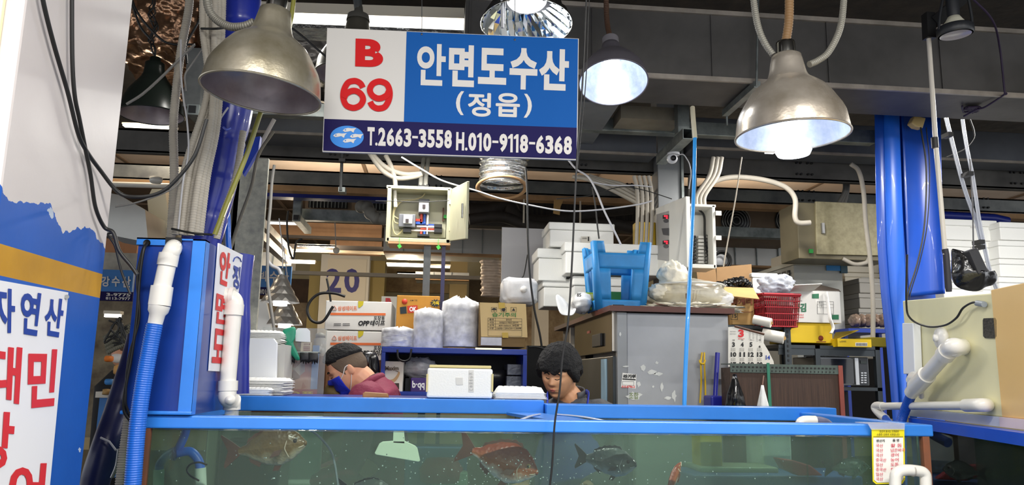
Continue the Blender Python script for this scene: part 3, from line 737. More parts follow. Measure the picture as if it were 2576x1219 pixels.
# ================================================================== pendant lamps
PROF1 = [(1.0, 0), (.99, .1), (.972, .22), (.95, .36), (.90, .48), (.82, .615), (.74, .75), (.65, .87), (.53, .97), (.445, 1.03), (.38, 1.09), (.345, 1.16), (.32, 1.25), (.29, 1.42), (.265, 1.54), (.20, 1.58), (.0, 1.585)]
PROF4 = PROF1
def lamp(lab, px, py, Y, rpx, prof, tilt, mo, mi, lit=0, collar=True, col=(.86, .93, 1.0), bulb=True, bulb_drop=.0, grp=None, rr=None, bscale=1):
    Rm = rpx * scale_at(Y); c = P(px, py, Y); ax = V((tilt[0], tilt[1], 1)).normalized()
    t = thing('pendant_lamp', lab, 'lamp', c, grp)
    mB().lathe([(r * Rm, z * Rm) for r, z in prof], c, ax, 56).build('shade', mo, t)
    mB().lathe([(r * Rm * .985, z * Rm - .002) for r, z in prof][::-1][2:], c, ax, 56).build('lining', mi, t)
    mB().lathe([(Rm * (1.0 + .022 * math.cos(a)), Rm * .022 * math.sin(a)) for a in [i * PI / 4 for i in range(9)]], c, ax, 56).build('rim', mo, t)
    top = prof[-2][1] * Rm
    if collar:
        mB().lathe([(.17 * Rm, top - .01), (.17 * Rm, top + .2 * Rm), (.155 * Rm, top + .24 * Rm), (0, top + .24 * Rm)], c, ax, 24, mod=lambda j, k, a: 1 + .05 * (k % 2)).build('collar', M('chrome', 'c8c8c4', .15, 1), t)
    if bulb:
        em = emission('bulb_glow', 'eef4ff', 7) if lit else M('bulb_off', 'e8e6e0', .3)
        zc = (.1 - bulb_drop) * Rm; b = mB()
        for k in range(4):
            a = k * PI / 2 + .5; u = V((math.cos(a), math.sin(a), 0)) * .12 * Rm * bscale
            b.tube([c + u + ax * (zc - .25 * Rm), c + u + ax * (zc + .75 * Rm)], .062 * Rm * bscale, 12)
        if bulb_drop: b.lathe([(0, zc - .30 * Rm), (.28 * Rm, zc - .28 * Rm), (.32 * Rm, zc - .2 * Rm), (.28 * Rm, zc - .12 * Rm), (0, zc - .12 * Rm)], c, ax, 24)
        b.build('bulb', em, t)
        mB().lathe([(0.14 * Rm, zc + .7 * Rm), (.15 * Rm, zc + 1.1 * Rm)], c, ax, 20, caps=True).build('socket', M('white_print', 'f2f0ea'), t)
    if lit:
        lamp_light('POINT', 'lamp_glow', c + ax * (.02 * Rm - bulb_drop * Rm), lit, col, t, radius=.10 * Rm * 2)
    return t, c, ax, Rm
alu = M('alu', 'c9c5b8'); 
bronze = M('alu_dusty', 'd0c9b6', .28, .7, hex2='a89e84', vs=8, bump=.05, bs=90)
alu_in = M('alu_in', 'c4bcbe', .38, .6, hex2='a4969a', vs=6, bump=.06, bs=50)
white_in = M('white_in', 'b4bccc', .4, .3, hex2='9aa4b8', vs=30)
stemc = M('stem_brown', '8a6a44', .55, var=.2)
blackc = M('lamp_black', '1e2420', .28, var=.2, vs=4)
# 1: large unlit lamp left of the sign
t, c, ax, Rm = lamp('large dusty aluminium pendant lamp, unlit, left of the shop sign', 657, 236, 2.35, 147, PROF1, (.09, .0), bronze, alu_in, 0, bulb=False)
mB().tube([c + ax * Rm * 1.78, c + ax * Rm * 2.3, P(684, -120, 2.35)], .006, 8).build('stem', M('cable', '141414'), t)
mB().rib_tube([P(522, -60, 2.42), P(522, 10, 2.4), P(540, 45, 2.4), P(575, 66, 2.38), P(612, 66, 2.36), P(640, 55, 2.35)], 10 * scale_at(2.4), .008, .1, 12).build('flexible_conduit', M('conduit_dark', '8d8a80', .5, .3), t)
# 4: large lit lamp on the right
t, c, ax, Rm = lamp('large round aluminium pendant lamp glowing above the stall right of centre', 1993, 342, 2.35, 147, PROF4, (-.03, .0), M('alu_warm', 'd8cec0', .27, .7, hex2='a89c8a', vs=6, bump=.05, bs=60), white_in, 9, bulb_drop=.18)
mB().rib_tube([c + ax * Rm * 1.76, P(1985, 40, 2.35), P(1984, -100, 2.35)], 11.5 * scale_at(2.35), .010, .09, 14).build('stem', stemc, t)
mB().rib_tube([P(1893, -60, 2.4), P(1897, 10, 2.4), P(1908, 70, 2.38), P(1925, 110, 2.37), P(1945, 138, 2.36)], 8.5 * scale_at(2.38), .008, .1, 12).build('flexible_conduit', M('conduit_dark', '8d8a80'), t)
mB().rib_tube([P(2124, -60, 2.4), P(2122, 10, 2.4), P(2112, 75, 2.38), P(2085, 130, 2.37), P(2058, 152, 2.36), P(2036, 162, 2.35)], 8.5 * scale_at(2.38), .008, .1, 12).build('flexible_conduit', M('conduit_dark', '8d8a80'), t)
# 3: lit lamp between
t, c, ax, Rm = lamp('grey pendant lamp with bright white inside just right of the shop sign', 1543, 208, 3.3, 91, [(r, z * .95) for r, z in PROF4], (.03, .36), M('lamp_grey', '6c6870', .45, .3, var=.1), white_in, 3.5, collar=False, bscale=1.6)
mB().tube([c + ax * Rm * 1.45, c + ax * Rm * 1.72], .25 * Rm, 20).build('cap', M('lamp_grey_cap', '8a868c', .4), t)
mB().rib_tube([c + ax * Rm * 1.7, P(1526, 40, 3.45), P(1525, -90, 3.45)], 7 * scale_at(3.4), .010, .07, 12).build('stem', M('stem_dark', '5a4030', .6), t)
# black pendant, left
t, c, ax, Rm = lamp('black pendant lamp with tangled cord behind the white column', 381, 290, 4.0, 76, [(1.0, 0), (.985, .1), (.94, .3), (.86, .55), (.74, .8), (.6, 1.0), (.45, 1.2), (.34, 1.4), (.31, 1.6), (.3, 1.78), (.18, 1.82), (.17, 1.98), (0, 1.99)], (-.03, .0), blackc, alu_in, 0, collar=False, bulb=False)
m = mB()
for k in range(5):
    q = [c + ax * Rm * 1.95]
    for j in range(9): q.append(P(382 + random.uniform(-9, 9) + (9 if j in (3, 4) else 0), 118 - j * 14, 4.0 + random.uniform(-.01, .01)))
    q.append(P(384, -20, 4.0)); m.tube(cr(q, 5), .0035, 6)
m.build('cord', M('cable', '141414'), t)
# lamp hidden behind the sign
t, c, ax, Rm = lamp('dark pendant lamp mostly hidden behind the left end of the shop sign', 893, 192, 3.4, 101, PROF4, (.0, .0), M('alu_dark', '6a665c', .4, .6), alu_in, 0, bulb=False, collar=False)
m = mB(); m.lathe([(.30 * Rm, 1.5 * Rm), (.27 * Rm, 1.66 * Rm), (.12 * Rm, 1.75 * Rm), (.1 * Rm, 1.9 * Rm), (0, 1.9 * Rm)], c, ax, 20); m.build('cap', M('cap_grey', '5a5852', .5), t)
mB().tube([c + ax * Rm * 1.8, P(892, -60, 3.4)], .02, 10).build('stem', M('galv_dark', '6a6c6c'), t)
# faceted clear reflector behind top of sign
c = P(1325, 62, 2.9); s_ = scale_at(2.9); Rm = 119 * s_
t = thing('faceted_lamp', 'clear faceted reflector lamp glowing above the top edge of the shop sign', 'lamp', c)
fac = M('facet', 'dfe6ea', .06, 1.0)
ax = V((0, .12, 1)).normalized()
prof = [(1.0, 0), (.93, .16), (.84, .34), (.72, .50), (.58, .64)]
mB().lathe([(r * Rm, z * Rm) for r, z in prof], c, ax, 48, mod=lambda j, k, a: 1 + .035 * (1 if (k + j) % 2 else -1), smooth=False).build('reflector', fac, t)
mB().lathe([(r * Rm, z * Rm) for r, z in [(1.02, -.02), (1.035, 0), (1.02, .02), (.99, 0), (1.02, -.02)]], c, ax, 48).build('rim', M('chrome', 'c8c8c4'), t)
mB().lathe([(r * Rm, z * Rm) for r, z in [(.80, .46), (.66, .72), (.55, .92), (.42, 1.1), (.0, 1.12)]], c, ax, 40).build('housing', M('lamp_black2', '2a2a2c', .35), t)
mB().lathe([(r * Rm, z * Rm) for r, z in [(.0, .56), (.42, .56), (.45, .60), (.42, .66), (0, .66)]], c, ax, 32).build('light_ring', emission('ring_glow', 'f4f8ff', 5), t)
m = mB(); m.tube([P(1262, -30, 2.78), P(1264, 70, 2.78)], .006, 8); m.tube([P(1270, -30, 2.78), P(1268, 60, 2.8)], .004, 8); m.build('support_wire', M('wire_white', 'b8b8bc'), t)
lamp_light('POINT', 'lamp_glow', c + ax * Rm * .35, 5, (.92, .96, 1), t, radius=.05)
# small black spotlight top right
c = P(2404, 88, 2.9); s_ = scale_at(2.9)
t = thing('spotlight', 'small black ribbed spotlight under the ceiling at the top right', 'lamp', c)
ax = V((-.06, -.05, 1)).normalized(); bk = M('spot_black', '26282c', .4)
mB().lathe([(r * s_, z * s_) for r, z in [(44, 0), (46, 4), (46, 22), (42, 27), (0, 28)]], c, ax, 48, mod=lambda j, k, a: 1 + (.03 * (k % 2) if j in (1, 2) else 0)).build('bezel', bk, t)
mB().lathe([(r * s_, z * s_) for r, z in [(0, 2), (38, 1), (40, -1)]], c, ax, 32).build('lens', M('lens', 'b8b4bc', .25), t)
mB().lathe([(r * s_, z * s_) for r, z in [(34, 27), (22, 42), (15, 54), (0, 55)]], c, ax, 24).build('heat_sink', M('cream_plastic', 'd8d4c0', .5), t)
mB().lathe([(r * s_, z * s_) for r, z in [(16, 54), (17, 95), (14, 120), (0, 121)]], c, ax, 24).build('barrel', bk, t)
for sx in (-1, 1): mB().tube(cr([P(2404 + sx * 42, 75, 2.9), P(2404 + sx * 40, 40, 2.9), P(2404 + sx * 30, -15, 2.9)], 6), .006, 8).build('yoke', bk, t)
def facets(mb, prof, c, ax, n):
    a = V(ax).normalized(); u = a.orthogonal().normalized(); w = a.cross(u); vs = []; fs = []
    for j, (r, z) in enumerate(prof):
        for k in range(n):
            t_ = 2 * PI * (k + .5 * (j % 2)) / n; vs.append(V(c) + a * z + (u * math.cos(t_) + w * math.sin(t_)) * r * (1 if j % 2 else .96))
    for j in range(len(prof) - 1):
        for k in range(n):
            b, d_ = j * n, (j + 1) * n; k1 = (k + 1) % n
            fs += [(b + k, b + k1, d_ + k), (b + k1, d_ + k1, d_ + k)] if j % 2 == 0 else [(b + k, b + k1, d_ + k1), (b + k, d_ + k1, d_ + k)]
    mb.add(vs, fs); return mb
# faceted metal pendants in the back
def facet_pendant(px, py, Y, rpx, h, lab):
    c = P(px, py, Y); s_ = scale_at(Y); Rm = rpx * s_
    t = thing('faceted_pendant', lab, 'lamp', c)
    facets(mB(), [(Rm * (1 - .78 * (i / 7) ** .9), h * s_ * i / 7) for i in range(8)] + [(.01, h * s_)], c, (0, 0, 1), 15).build('shade', M('facet_alu', 'c8c4be', .32, .8), t)
    mB().lathe([(.13 * Rm, h * s_), (.15 * Rm, h * s_ * 1.25), (0, h * s_ * 1.27)], c, (0, 0, 1), 16).build('cap', M('galv', '9aa09e'), t)
    mB().lathe([(0, -.2 * Rm), (.34 * Rm, -.17 * Rm), (.34 * Rm, .25 * Rm), (0, .3 * Rm)], c, (0, 0, 1), 20).build('bulb', emission('ring_glow', 'f4f8ff', 5), t)
    mB().tube(cr([c + V((0, 0, h * s_ * 1.25)), P(px + 6, py - h * 2, Y), P(px - 3, py - h * 3.2, Y)], 6), .004, 6).build('cord', M('wire_white', 'b8b8bc'), t)
    lamp_light('POINT', 'lamp_glow', c - V((0, 0, .03)), 1.5, (1, .97, .92), t, radius=.04)
facet_pendant(705, 760, 5.6, 48, 66, 'shiny faceted pendant lamp in front of the small blue shop sign')
facet_pendant(716, 816, 6.2, 44, 62, 'lower faceted pendant lamp just above the stack of white trays')

# ================================================================== the shop sign
YS = 2.5; ps = YP(YS)
sg = thing('shop_sign', 'large blue and white hanging shop sign with red stall number and phone numbers', 'sign', ps(1130, 400))
TL, TR, BR, BL = (823, 70), (1456, 97), (1452, 402), (811, 381)
mB().slab(pquad(ps, TL, TR, BR, BL), (0, .012, 0)).build('board', M('sign_board', 'cbc8c4', .5), sg)
def sp_(u, v):   # u,v in 0..1 over the sign
    x = TL[0] + (TR[0] - TL[0]) * u + (BL[0] - TL[0]) * v * (1 - u) + (BR[0] - TR[0]) * v * u
    y = (TL[1] + (BL[1] - TL[1]) * v) * (1 - u) + (TR[1] + (BR[1] - TR[1]) * v) * u
    return x, y
def inv(x, y):
    u, v = .5, .5
    for _ in range(8):
        X, Y = sp_(u, v); u += (x - X) / 635; v += (y - Y) / 308
    return u, v
pf = YP(YS - .0012); pl2 = YP(YS - .002); pl3 = YP(YS - .003)
def sq(pl, *uv): return [pl(*sp_(*q)) for q in uv]
mB().slab(sq(pf, (.316, .003), (.997, .003), (.997, .735), (.316, .735)), (0, .001, 0)).build('blue_field', M('sign_blue', '06529e', .55), sg)
mB().slab(sq(pf, (.003, .735), (.997, .735), (.997, .992), (.003, .992)), (0, .001, 0)).build('navy_field', M('sign_navy', '150f48', .55), sg)
red, wht = mB(), mB()
def wq(mb, s, pl, x0, y0, x1, y1, off=.02):
    """lettering in a photo box aligned with the sign"""
    c = ((x0 + x1) / 2, (y0 + y1) / 2); k = .040; l = -.02
    def q(x, y): return pl(x + l * (y - c[1]), y + k * (x - c[0]))
    return write(mb, s, (q(x0, y1), q(x1, y1), q(x1, y0), q(x0, y0)), off)
wq(red, 'B', pl2, 894, 98, 964, 168, .05)
S6 = cr([V((x, y, 0)) for x, y in ((.88, .72), (.80, .84), (.66, .915), (.5, .93), (.28, .86), (.13, .62), (.11, .36), (.22, .14), (.42, .06), (.6, .06), (.8, .15), (.9, .33), (.82, .50), (.62, .60), (.42, .59), (.22, .49), (.14, .36))], 6)
def six(x0, y0, x1, y1, flip):
    L_, R_ = [], []
    for i, p in enumerate(S6):
        a = S6[min(i + 1, len(S6) - 1)] - S6[max(i - 1, 0)]; a = V((a.x * (x1 - x0), a.y * (y1 - y0), 0)).normalized(); w = 7.6
        x, y = x0 + p.x * (x1 - x0), y1 - p.y * (y1 - y0)
        for lst, s in ((L_, 1), (R_, -1)): lst.append((x - a.y * w * s, y - a.x * w * s))
    cx_, cy_ = (x0 + x1) / 2, (y0 + y1) / 2
    def q(p):
        x, y = p
        if flip: x, y = 2 * cx_ - x, 2 * cy_ - y
        return pl2(x - .02 * (y - cy_), y + .04 * (x - cx_))
    n = len(S6); red.add([q(p) - V((0, i * 2e-5, 0)) for i, p in enumerate(L_)] + [q(p) - V((0, i * 2e-5, 0)) for i, p in enumerate(R_)], [(i, i + 1, n + i + 1, n + i) for i in range(n - 1)])
six(857, 198, 920, 275, False); six(924, 201, 987, 278, True)
red.build('stall_number', M('sign_red', 'c4161a', .55), sg)
for ch, x0, y0, x1, y1 in (('안', 1049, 110, 1121, 215), ('면', 1129, 113, 1193, 218), ('도', 1203, 121, 1274, 212), ('수', 1282, 121, 1352, 225), ('산', 1356, 123, 1431, 227),
                           ('정', 1177, 233, 1235, 293), ('읍', 1247, 234, 1308, 294)):
    if ch in '정읍':
        for k in range(9):
            dx, dy = (0, 0) if k == 8 else (1.7 * math.cos(k * PI / 4), 1.7 * math.sin(k * PI / 4))
            wq(wht, ch, YP(YS - .002 - k * 4e-5), x0 + 1.7 + dx, y0 + 1.7 + dy, x1 - 1.7 + dx, y1 - 1.7 + dy, 0)
    else: wq(wht, ch, pl2, x0, y0, x1, y1, .03 if ch == '안' else .042)
wq(wht, '(', pl2, 1147, 229, 1167, 289, .03); wq(wht, ')', pl2, 1318, 236, 1338, 296, .03)
wht.build('shop_name', M('sign_white', 'd0ccc8', .55), sg)
m = mB()
def one(x, a, b):
    l = -.02 * (b - a); return [(x - 7, a + 7), (x - 7, a + 12), (x - 1, a + 11), (x - 1 + l * .5, b), (x + 5 + l * .5, b), (x + 5, a), (x, a)]
def run(s, x0, x1, ya, yb):
    """a row of characters each fitted to its slot"""
    ws = {'.': .32, '-': .75, '1': .62, 'T': .95}
    tot = sum(ws.get(ch, 1) for ch in s); x = x0
    for ch in s:
        w = ws.get(ch, 1) / tot * (x1 - x0); g = w * .06; xx = x + w / 2 - 1130; yo = xx * .038
        a, b = ya + yo, yb + yo
        if ch == '.': wq(m, ch, pl2, x + g, b - 8, x + w - g, b, .03)
        elif ch == '-': wq(m, ch, pl2, x + g, (a + b) / 2 - 5, x + w - g, (a + b) / 2 + 1, .02)
        elif ch == '1': m.slab([pl2(*q) for q in one(x + w * .5, a, b)], (0, .0004, 0))
        else: wq(m, ch, pl2, x + g, a, x + w - g, b, .045)
        x += w
run('T.2663-3558', 923, 1138, 327, 373); run('H.010-9118-6368', 1146, 1440, 331, 377)
m.build('phone_numbers', M('sign_white', 'e6e2de'), sg)
u, v = inv(873, 344)
cc_ = V(pl2(873, 344)); rx = (pl2(915, 344) - cc_); ry = (pl2(873, 316) - cc_)
mB().slab([cc_ + rx * math.cos(a) + ry * math.sin(a) for a in [i * PI / 20 for i in range(40)]], (0, .0008, 0)).build('logo_disc', M('logo_blue', '2f7fd0', .35), sg)
m = mB()
for (x, y, s) in ((877, 328, 1), (853, 341, 1), (895, 343, 1), (877, 355, 1)):
    up = [(-20, 1), (-14, -5), (-4, -8), (6, -7), (15, -8), (21, -9), (15, -3), (12, 6), (4, 1), (-6, 4), (-14, 5)]
    m.slab([pl3(x + a * .85 + 2, y + b * .8 + .04 * a) for a, b in up], (0, .0006, 0))
    mB().lathe([(0, .0004), (.0022, .0003), (.0022, 0)], pl3(x - 8, y - 1.5), (0, -1, 0), 10).build('logo_eye', M('logo_blue', '2f7fd0'), sg)
m.build('logo_fish', M('sign_white', 'e6e2de'), sg)
for x, y in ((1061, 86), (1295, 100)):
    mB().lathe([(0, .003), (.004, .001), (.004, 0)], pf(x, y), (0, -1, 0), 10).build('screw', M('steel', '9a9a98'), sg)
    mB().tube([ps(x, y - 2), P(x + 1, -160, 2.7), P(x + 1, -160, 2.7) + V((0, .3, 1.2))], .0015, 6).build('hanging_wire', M('galv_dark', '6a6c6c'), sg)
for n_ in ('sign_blue', 'sign_navy', 'sign_red', 'sign_white', 'sign_board', 'logo_blue'): _M[n_].node_tree.nodes['Principled BSDF'].inputs['Specular IOR Level'].default_value = .12
# ================================================================== things behind the tank
def bx4(lab, name, cat, x0, y0, x1, y1, Y, d, mat, group=None, bevel=.004, part='body', turn=0):
    """a box-like thing; returns (thing, plane of its front)"""
    t = thing(name, lab, cat, P((x0 + x1) / 2, y1, Y), group)
    bpx(mB(), x0, y0, x1, y1, Y, d).build(part, mat, t, bevel=bevel)
    return t
foam = M('foam', 'f4f4f0')
def foam_box(lab, x0, y0, x1, y1, Y, d, group=None, lid=.22, tape=False):
    t = thing('foam_box', lab, 'box', P((x0 + x1) / 2, y1, Y), group)
    yl = y0 + (y1 - y0) * lid
    bpx(mB(), x0 + 3, yl + 1, x1 - 3, y1, Y + .006, d - .012).build('tub', foam, t, bevel=.006)
    bpx(mB(), x0, y0, x1, yl, Y, d).build('lid', foam, t, bevel=.008)
    return t
# polystyrene box on the rail
t = thing('foam_box', 'white polystyrene box with rounded lid standing on the blue rail in the middle', 'box', P(1156, 1000, 3.02))
bpx(mB(), 1074, 926, 1239, 1001, 3.02, .28).build('tub', foam, t, bevel=.008)
bpx(mB(), 1080, 918, 1236, 925, 3.03, .26).build('lid', M('foam_yellowed', 'd8c98c', .6), t, bevel=.003)
f = YP(3.018)
m = mB(); m.slab(pquad(f, (1146, 949), (1164, 949), (1165, 968), (1147, 968)), (0, .002, 0)); m.build('moulded_square', M('foam_shade', 'dcdad4', .6), t, bevel=.001)
mB().slab(pquad(f, (1179, 930), (1192, 930), (1192, 986), (1178, 986)), (0, .002, 0)).build('moulded_panel', M('foam_shade', 'dcdad4'), t, bevel=.001)
m = mB(); 
for i, ch in enumerate('USE.2K'): wpx(m, ch, YP(3.0165), 1181, 976 - i * 8, 1190, 981 - i * 8, .01)
m.build('moulded_mark', M('foam_shade2', 'c4c2bc', .6), t)
for a_ in ((1074, 946), (1239, 946)): bpx(mB(), a_[0] - 2, 940, a_[0] + 2, 985, 3.015, .02).build('corner_rib', M('foam_yellowed', 'd8c98c'), t)
# trays beside it
def tray(t, cx, cy, z, w, d, h, ribs=0):
    def fn(u, v):
        # profile across: rim, wall, bottom
        x = (u - .5) * 2; y = (v - .5) * 2; e = max(abs(x), abs(y))
        zz = h if e < .80 else (h * (1 - (e - .80) / .14) if e < .94 else 0)
        if e < .8 and ribs: zz -= .003 * (1 if int((x + 1) * ribs) % 2 else 0)
        return V((cx + x * w / 2, cy + y * d / 2, z + max(0, zz)))
    mB().grid(fn, 44, 24).build('tray', foam, None, origin=(cx, cy, z), solid=.0025) if False else None
    return fn
def add_tray(lab, cx, cy, z, w, d, h, group, ribs=9):
    fn = tray(None, cx, cy, z, w, d, h, ribs)
    return single('foam_tray', mB().grid(fn, 44, 24), foam, lab, 'tray', group, origin=(cx, cy, z), solid=.002)
zt_ = 1.41; c = P(1305, 1000, 3.15)
for i in range(5):
    add_tray('white foam tray in the upside down pile beside the polystyrene box on the rail', c.x + random.uniform(-.004, .004), 3.17, zt_ + i * .0052, .215 - .003 * i, .15, .026, 'upside down trays on the rail')
c = P(655, 995, 3.15)
for i in range(11):
    add_tray('white foam tray in the flat pile on the blue rail beside the pvc pipe', c.x + random.uniform(-.008, .008), 3.24 + random.uniform(-.005, .005), zt_ + i * .0052, .18, .2, .012, 'flat trays on the rail by the pvc pipe')
c = P(635, 996, 3.08)
for i in range(4):
    add_tray('long white foam tray at the front of the pile behind the pvc pipe', c.x + random.uniform(-.004, .004), 3.10, zt_ + i * .006, .14, .06, .010, 'long trays behind the pvc pipe')
# white plastic rack / boards behind
t = thing('tray_rack', 'white plastic tray rack standing behind the pile of foam trays', 'rack', P(660, 958, 3.3))
mB().slab(pquad(YP(3.3), (623, 858), (628, 850), (688, 850), (697, 862), (695, 958), (620, 958)), (0, .02, 0)).build('front_board', M('white_plastic', 'eceef0', .35), t, bevel=.003)
bpx(mB(), 695, 866, 716, 958, 3.33, .18).build('side_grid', M('rack_grey', 'b9b7b0', .5), t)
bpx(mB(), 622, 950, 716, 1000, 3.33, .18).build('foot', M('rack_grey', 'b9b7b0', .5), t)
c = P(672, 865, 3.46)
bpx(mB(), 636, 866, 694, 950, 3.34, .2).build('inner_block', M('rack_grey', 'b9b7b0'), t)
for i in range(8):
    add_tray('white foam tray piled on top of the white rack left of the green glove', c.x + random.uniform(-.006, .006), 3.44, c.z + i * .0062, .16, .16, .012, 'trays on top of the rack')
# clear sheet and things hanging on it
cs = thing('clear_screen', 'scratched clear plastic screen standing behind the foam trays', 'screen', P(715, 996, 3.52))
bpx(mB(), 655, 824, 818, 1000, 3.52, .003).build('sheet', clear('screen', 'eef0ee', milk=.10, rough=.1, gloss=.06, noise_s=8), cs)
mB().slab(pquad(YP(3.519), (744, 858), (744, 832), (750, 825), (772, 825), (780, 832), (781, 860)), (0, -.008, 0)).xf(Matrix.Identity(4)).build('rounded_label', M('white_plastic', 'eceef0'), cs)
gm = M('glove_green', '1d8a6a', .5, var=.15, vs=9, bump=.4, bs=14)
def draped(pts, Y, th, seed=0):
    """thick cloth-like thing from an outline"""
    pl = YP(Y); q = [pl(*p) for p in pts]; c = sum(q, V()) / len(q); mb = mB()
    rings = 5; vs = []
    for j in range(rings + 1):
        s = 1 - j / rings; bulge = th * math.sqrt(1 - s * s)
        for p in q:
            r = c + (p - c) * s; vs.append(r + V((0, -bulge * (1 + .5 * noise.noise(r * 22 + V((seed, 0, 0)))) , 0)))
    n = len(q); o = len(vs)
    vs2 = [V((v.x, 2 * Y - v.y + .002, v.z)) for v in vs]
    fs = [(j * n + k, j * n + (k + 1) % n, (j + 1) * n + (k + 1) % n, (j + 1) * n + k) for j in range(rings) for k in range(n)]
    fs2 = [tuple(i + o for i in reversed(f)) for f in fs]
    fs3 = [(k, k + o, (k + 1) % n + o, (k + 1) % n) for k in range(n)]
    mb.add(vs + vs2, fs + fs2 + fs3, True); return mb
def densify(pts, k=4):
    v = cr([V((p[0], p[1], 0)) for p in pts + [pts[0]]], k)[:-1]; return [(p.x, p.y) for p in v]
single('rubber_glove', draped(densify([(713, 828), (738, 821), (744, 830), (742, 850), (738, 862), (748, 885), (754, 903), (745, 905), (735, 895), (722, 890), (714, 870), (716, 850), (710, 838)]), 3.47, .015, 2), gm, 'green rubber glove hanging over the clear screen', 'glove')
for i, (x, lb) in enumerate(((732, 'black rubber glove hanging below the green glove, nearest the rack'), (768, 'black rubber glove hanging from the clear screen, middle of three'), (790, 'black rubber glove hanging furthest right on the clear screen'))):
    q = [(x - 14, 886), (x + 10, 886), (x + 11, 900), (x + 9, 914), (x + 5, 905), (x + 2, 917), (x - 2, 906), (x - 5, 916), (x - 8, 903), (x - 13, 912), (x - 14, 898)]
    single('rubber_glove', draped(q, 3.49 - i * .001, .01, i), M('glove_black', '1a1a1c', .55), lb, 'glove')
single('hanging_rod', mB().tube([P(705, 886, 3.5), P(806, 886, 3.5)], .004, 8), M('galv', '9aa09e'), 'thin rail holding the black gloves behind the clear screen', 'rail')
# poster behind the screen
po = thing('poster', 'crowded colour poster with red and yellow lettering behind the clear screen', 'poster', P(755, 1000, 3.8))
pm_ = bpy.data.materials.new('poster_print'); pm_.use_nodes = True; nt = pm_.node_tree; b = nt.nodes['Principled BSDF']; b.inputs['Roughness'].default_value = .4
tc = nt.nodes.new('ShaderNodeTexCoord'); vo = nt.nodes.new('ShaderNodeTexVoronoi'); vo.inputs['Scale'].default_value = 22; rp = nt.nodes.new('ShaderNodeValToRGB')
nt.links.new(tc.outputs['Object'], vo.inputs['Vector']); sp = nt.nodes.new('ShaderNodeSeparateColor'); nt.links.new(vo.outputs['Color'], sp.inputs[0]); nt.links.new(sp.outputs[0], rp.inputs[0]); nt.links.new(rp.outputs[0], b.inputs['Base Color'])
for i, (p_, c_) in enumerate(((0, '4a2c22'), (.25, 'b86a4a'), (.5, 'd9a58a'), (.7, '8a3c30'), (.85, 'c8c4b8'), (1, '705040'))):
    e = rp.color_ramp.elements[i] if i < 2 else rp.color_ramp.elements.new(p_)
    e.position = p_; e.color = lin(c_)
bpx(mB(), 712, 900, 797, 985, 3.56, .004).build('sheet', pm_, po)
bpx(mB(), 712, 978, 797, 1002, 3.555, .004).build('red_band', M('poster_red', 'b02c24', .45), po)
bpx(mB(), 712, 900, 734, 950, 3.555, .004).build('red_corner', M('poster_red', 'b02c24'), po)
m = mB(); wpx(m, '붕어', YP(3.552), 714, 922, 732, 936, .02); wpx(m, '고려', YP(3.552), 714, 938, 730, 950, .02); wpx(m, '오픈', YP(3.552), 725, 984, 790, 998, .04); m.build('yellow_lettering', M('ink_yellow', 'e8c820', .5), po)
bpx(mB(), 784, 868, 800, 978, 3.55, .01).build('blue_strip', M('pale_blue', '8aa8d8', .5), po)
po2 = thing('notice', 'small pinned paper notice above the black gloves', 'notice', P(770, 885, 3.8)); bpx(mB(), 757, 860, 784, 886, 3.8, .003).build('paper', M('notice_cream', 'e8d8b8', .6), po2)
m = mB(); wpx(m, '안내', YP(3.797), 764, 863, 780, 868, .02); 
for i in range(3): m.slab(pquad(YP(3.797), (763, 871 + i * 4), (780, 871 + i * 4), (780, 873 + i * 4), (763, 873 + i * 4)), (0, .0005, 0))
m.build('lettering', M('ink_brown', '8a3a20', .6), po2)
# jar
t = thing('jar', 'clear lidded jar behind the clear screen left of the tape cartons', 'jar', P(803, 895, 3.9)); s_ = scale_at(3.9); c = P(803, 895, 3.9)
mB().lathe([(0, 0), (14 * s_, 0), (15 * s_, 8 * s_), (15 * s_, 38 * s_), (11 * s_, 44 * s_)], c, (0, 0, 1), 24).build('glass', clear('jar_glass', 'dcdcd8', milk=.25, gloss=.15), t)
mB().lathe([(0, 0), (12 * s_, 0), (12 * s_, 8 * s_), (4 * s_, 12 * s_), (0, 13 * s_)], c + V((0, 0, 44 * s_)), (0, 0, 1), 24).build('lid', M('jar_lid', '8a8478', .4), t)
# back counter carrying jar / cartons
ct = thing('back_counter', 'brown wooden counter behind the man in the maroon jacket', 'counter', P(860, 1040, 3.75))
mB().box((P(797, 900, 4.4).x, 4.4, 0), (P(962, 900, 4.4).x, 5.1, P(880, 906, 4.4).z)).build('cabinet', M('brown_wood', '7a4f2c', .6, hex2='5a3a22', vs=3), ct)
mB().box((-1.0, 3.86, 0), (P(815, 900, 3.9).x + .02, 4.15, P(800, 895, 3.9).z)).build('side_shelf', M('brown_wood', '7a4f2c'), ct)
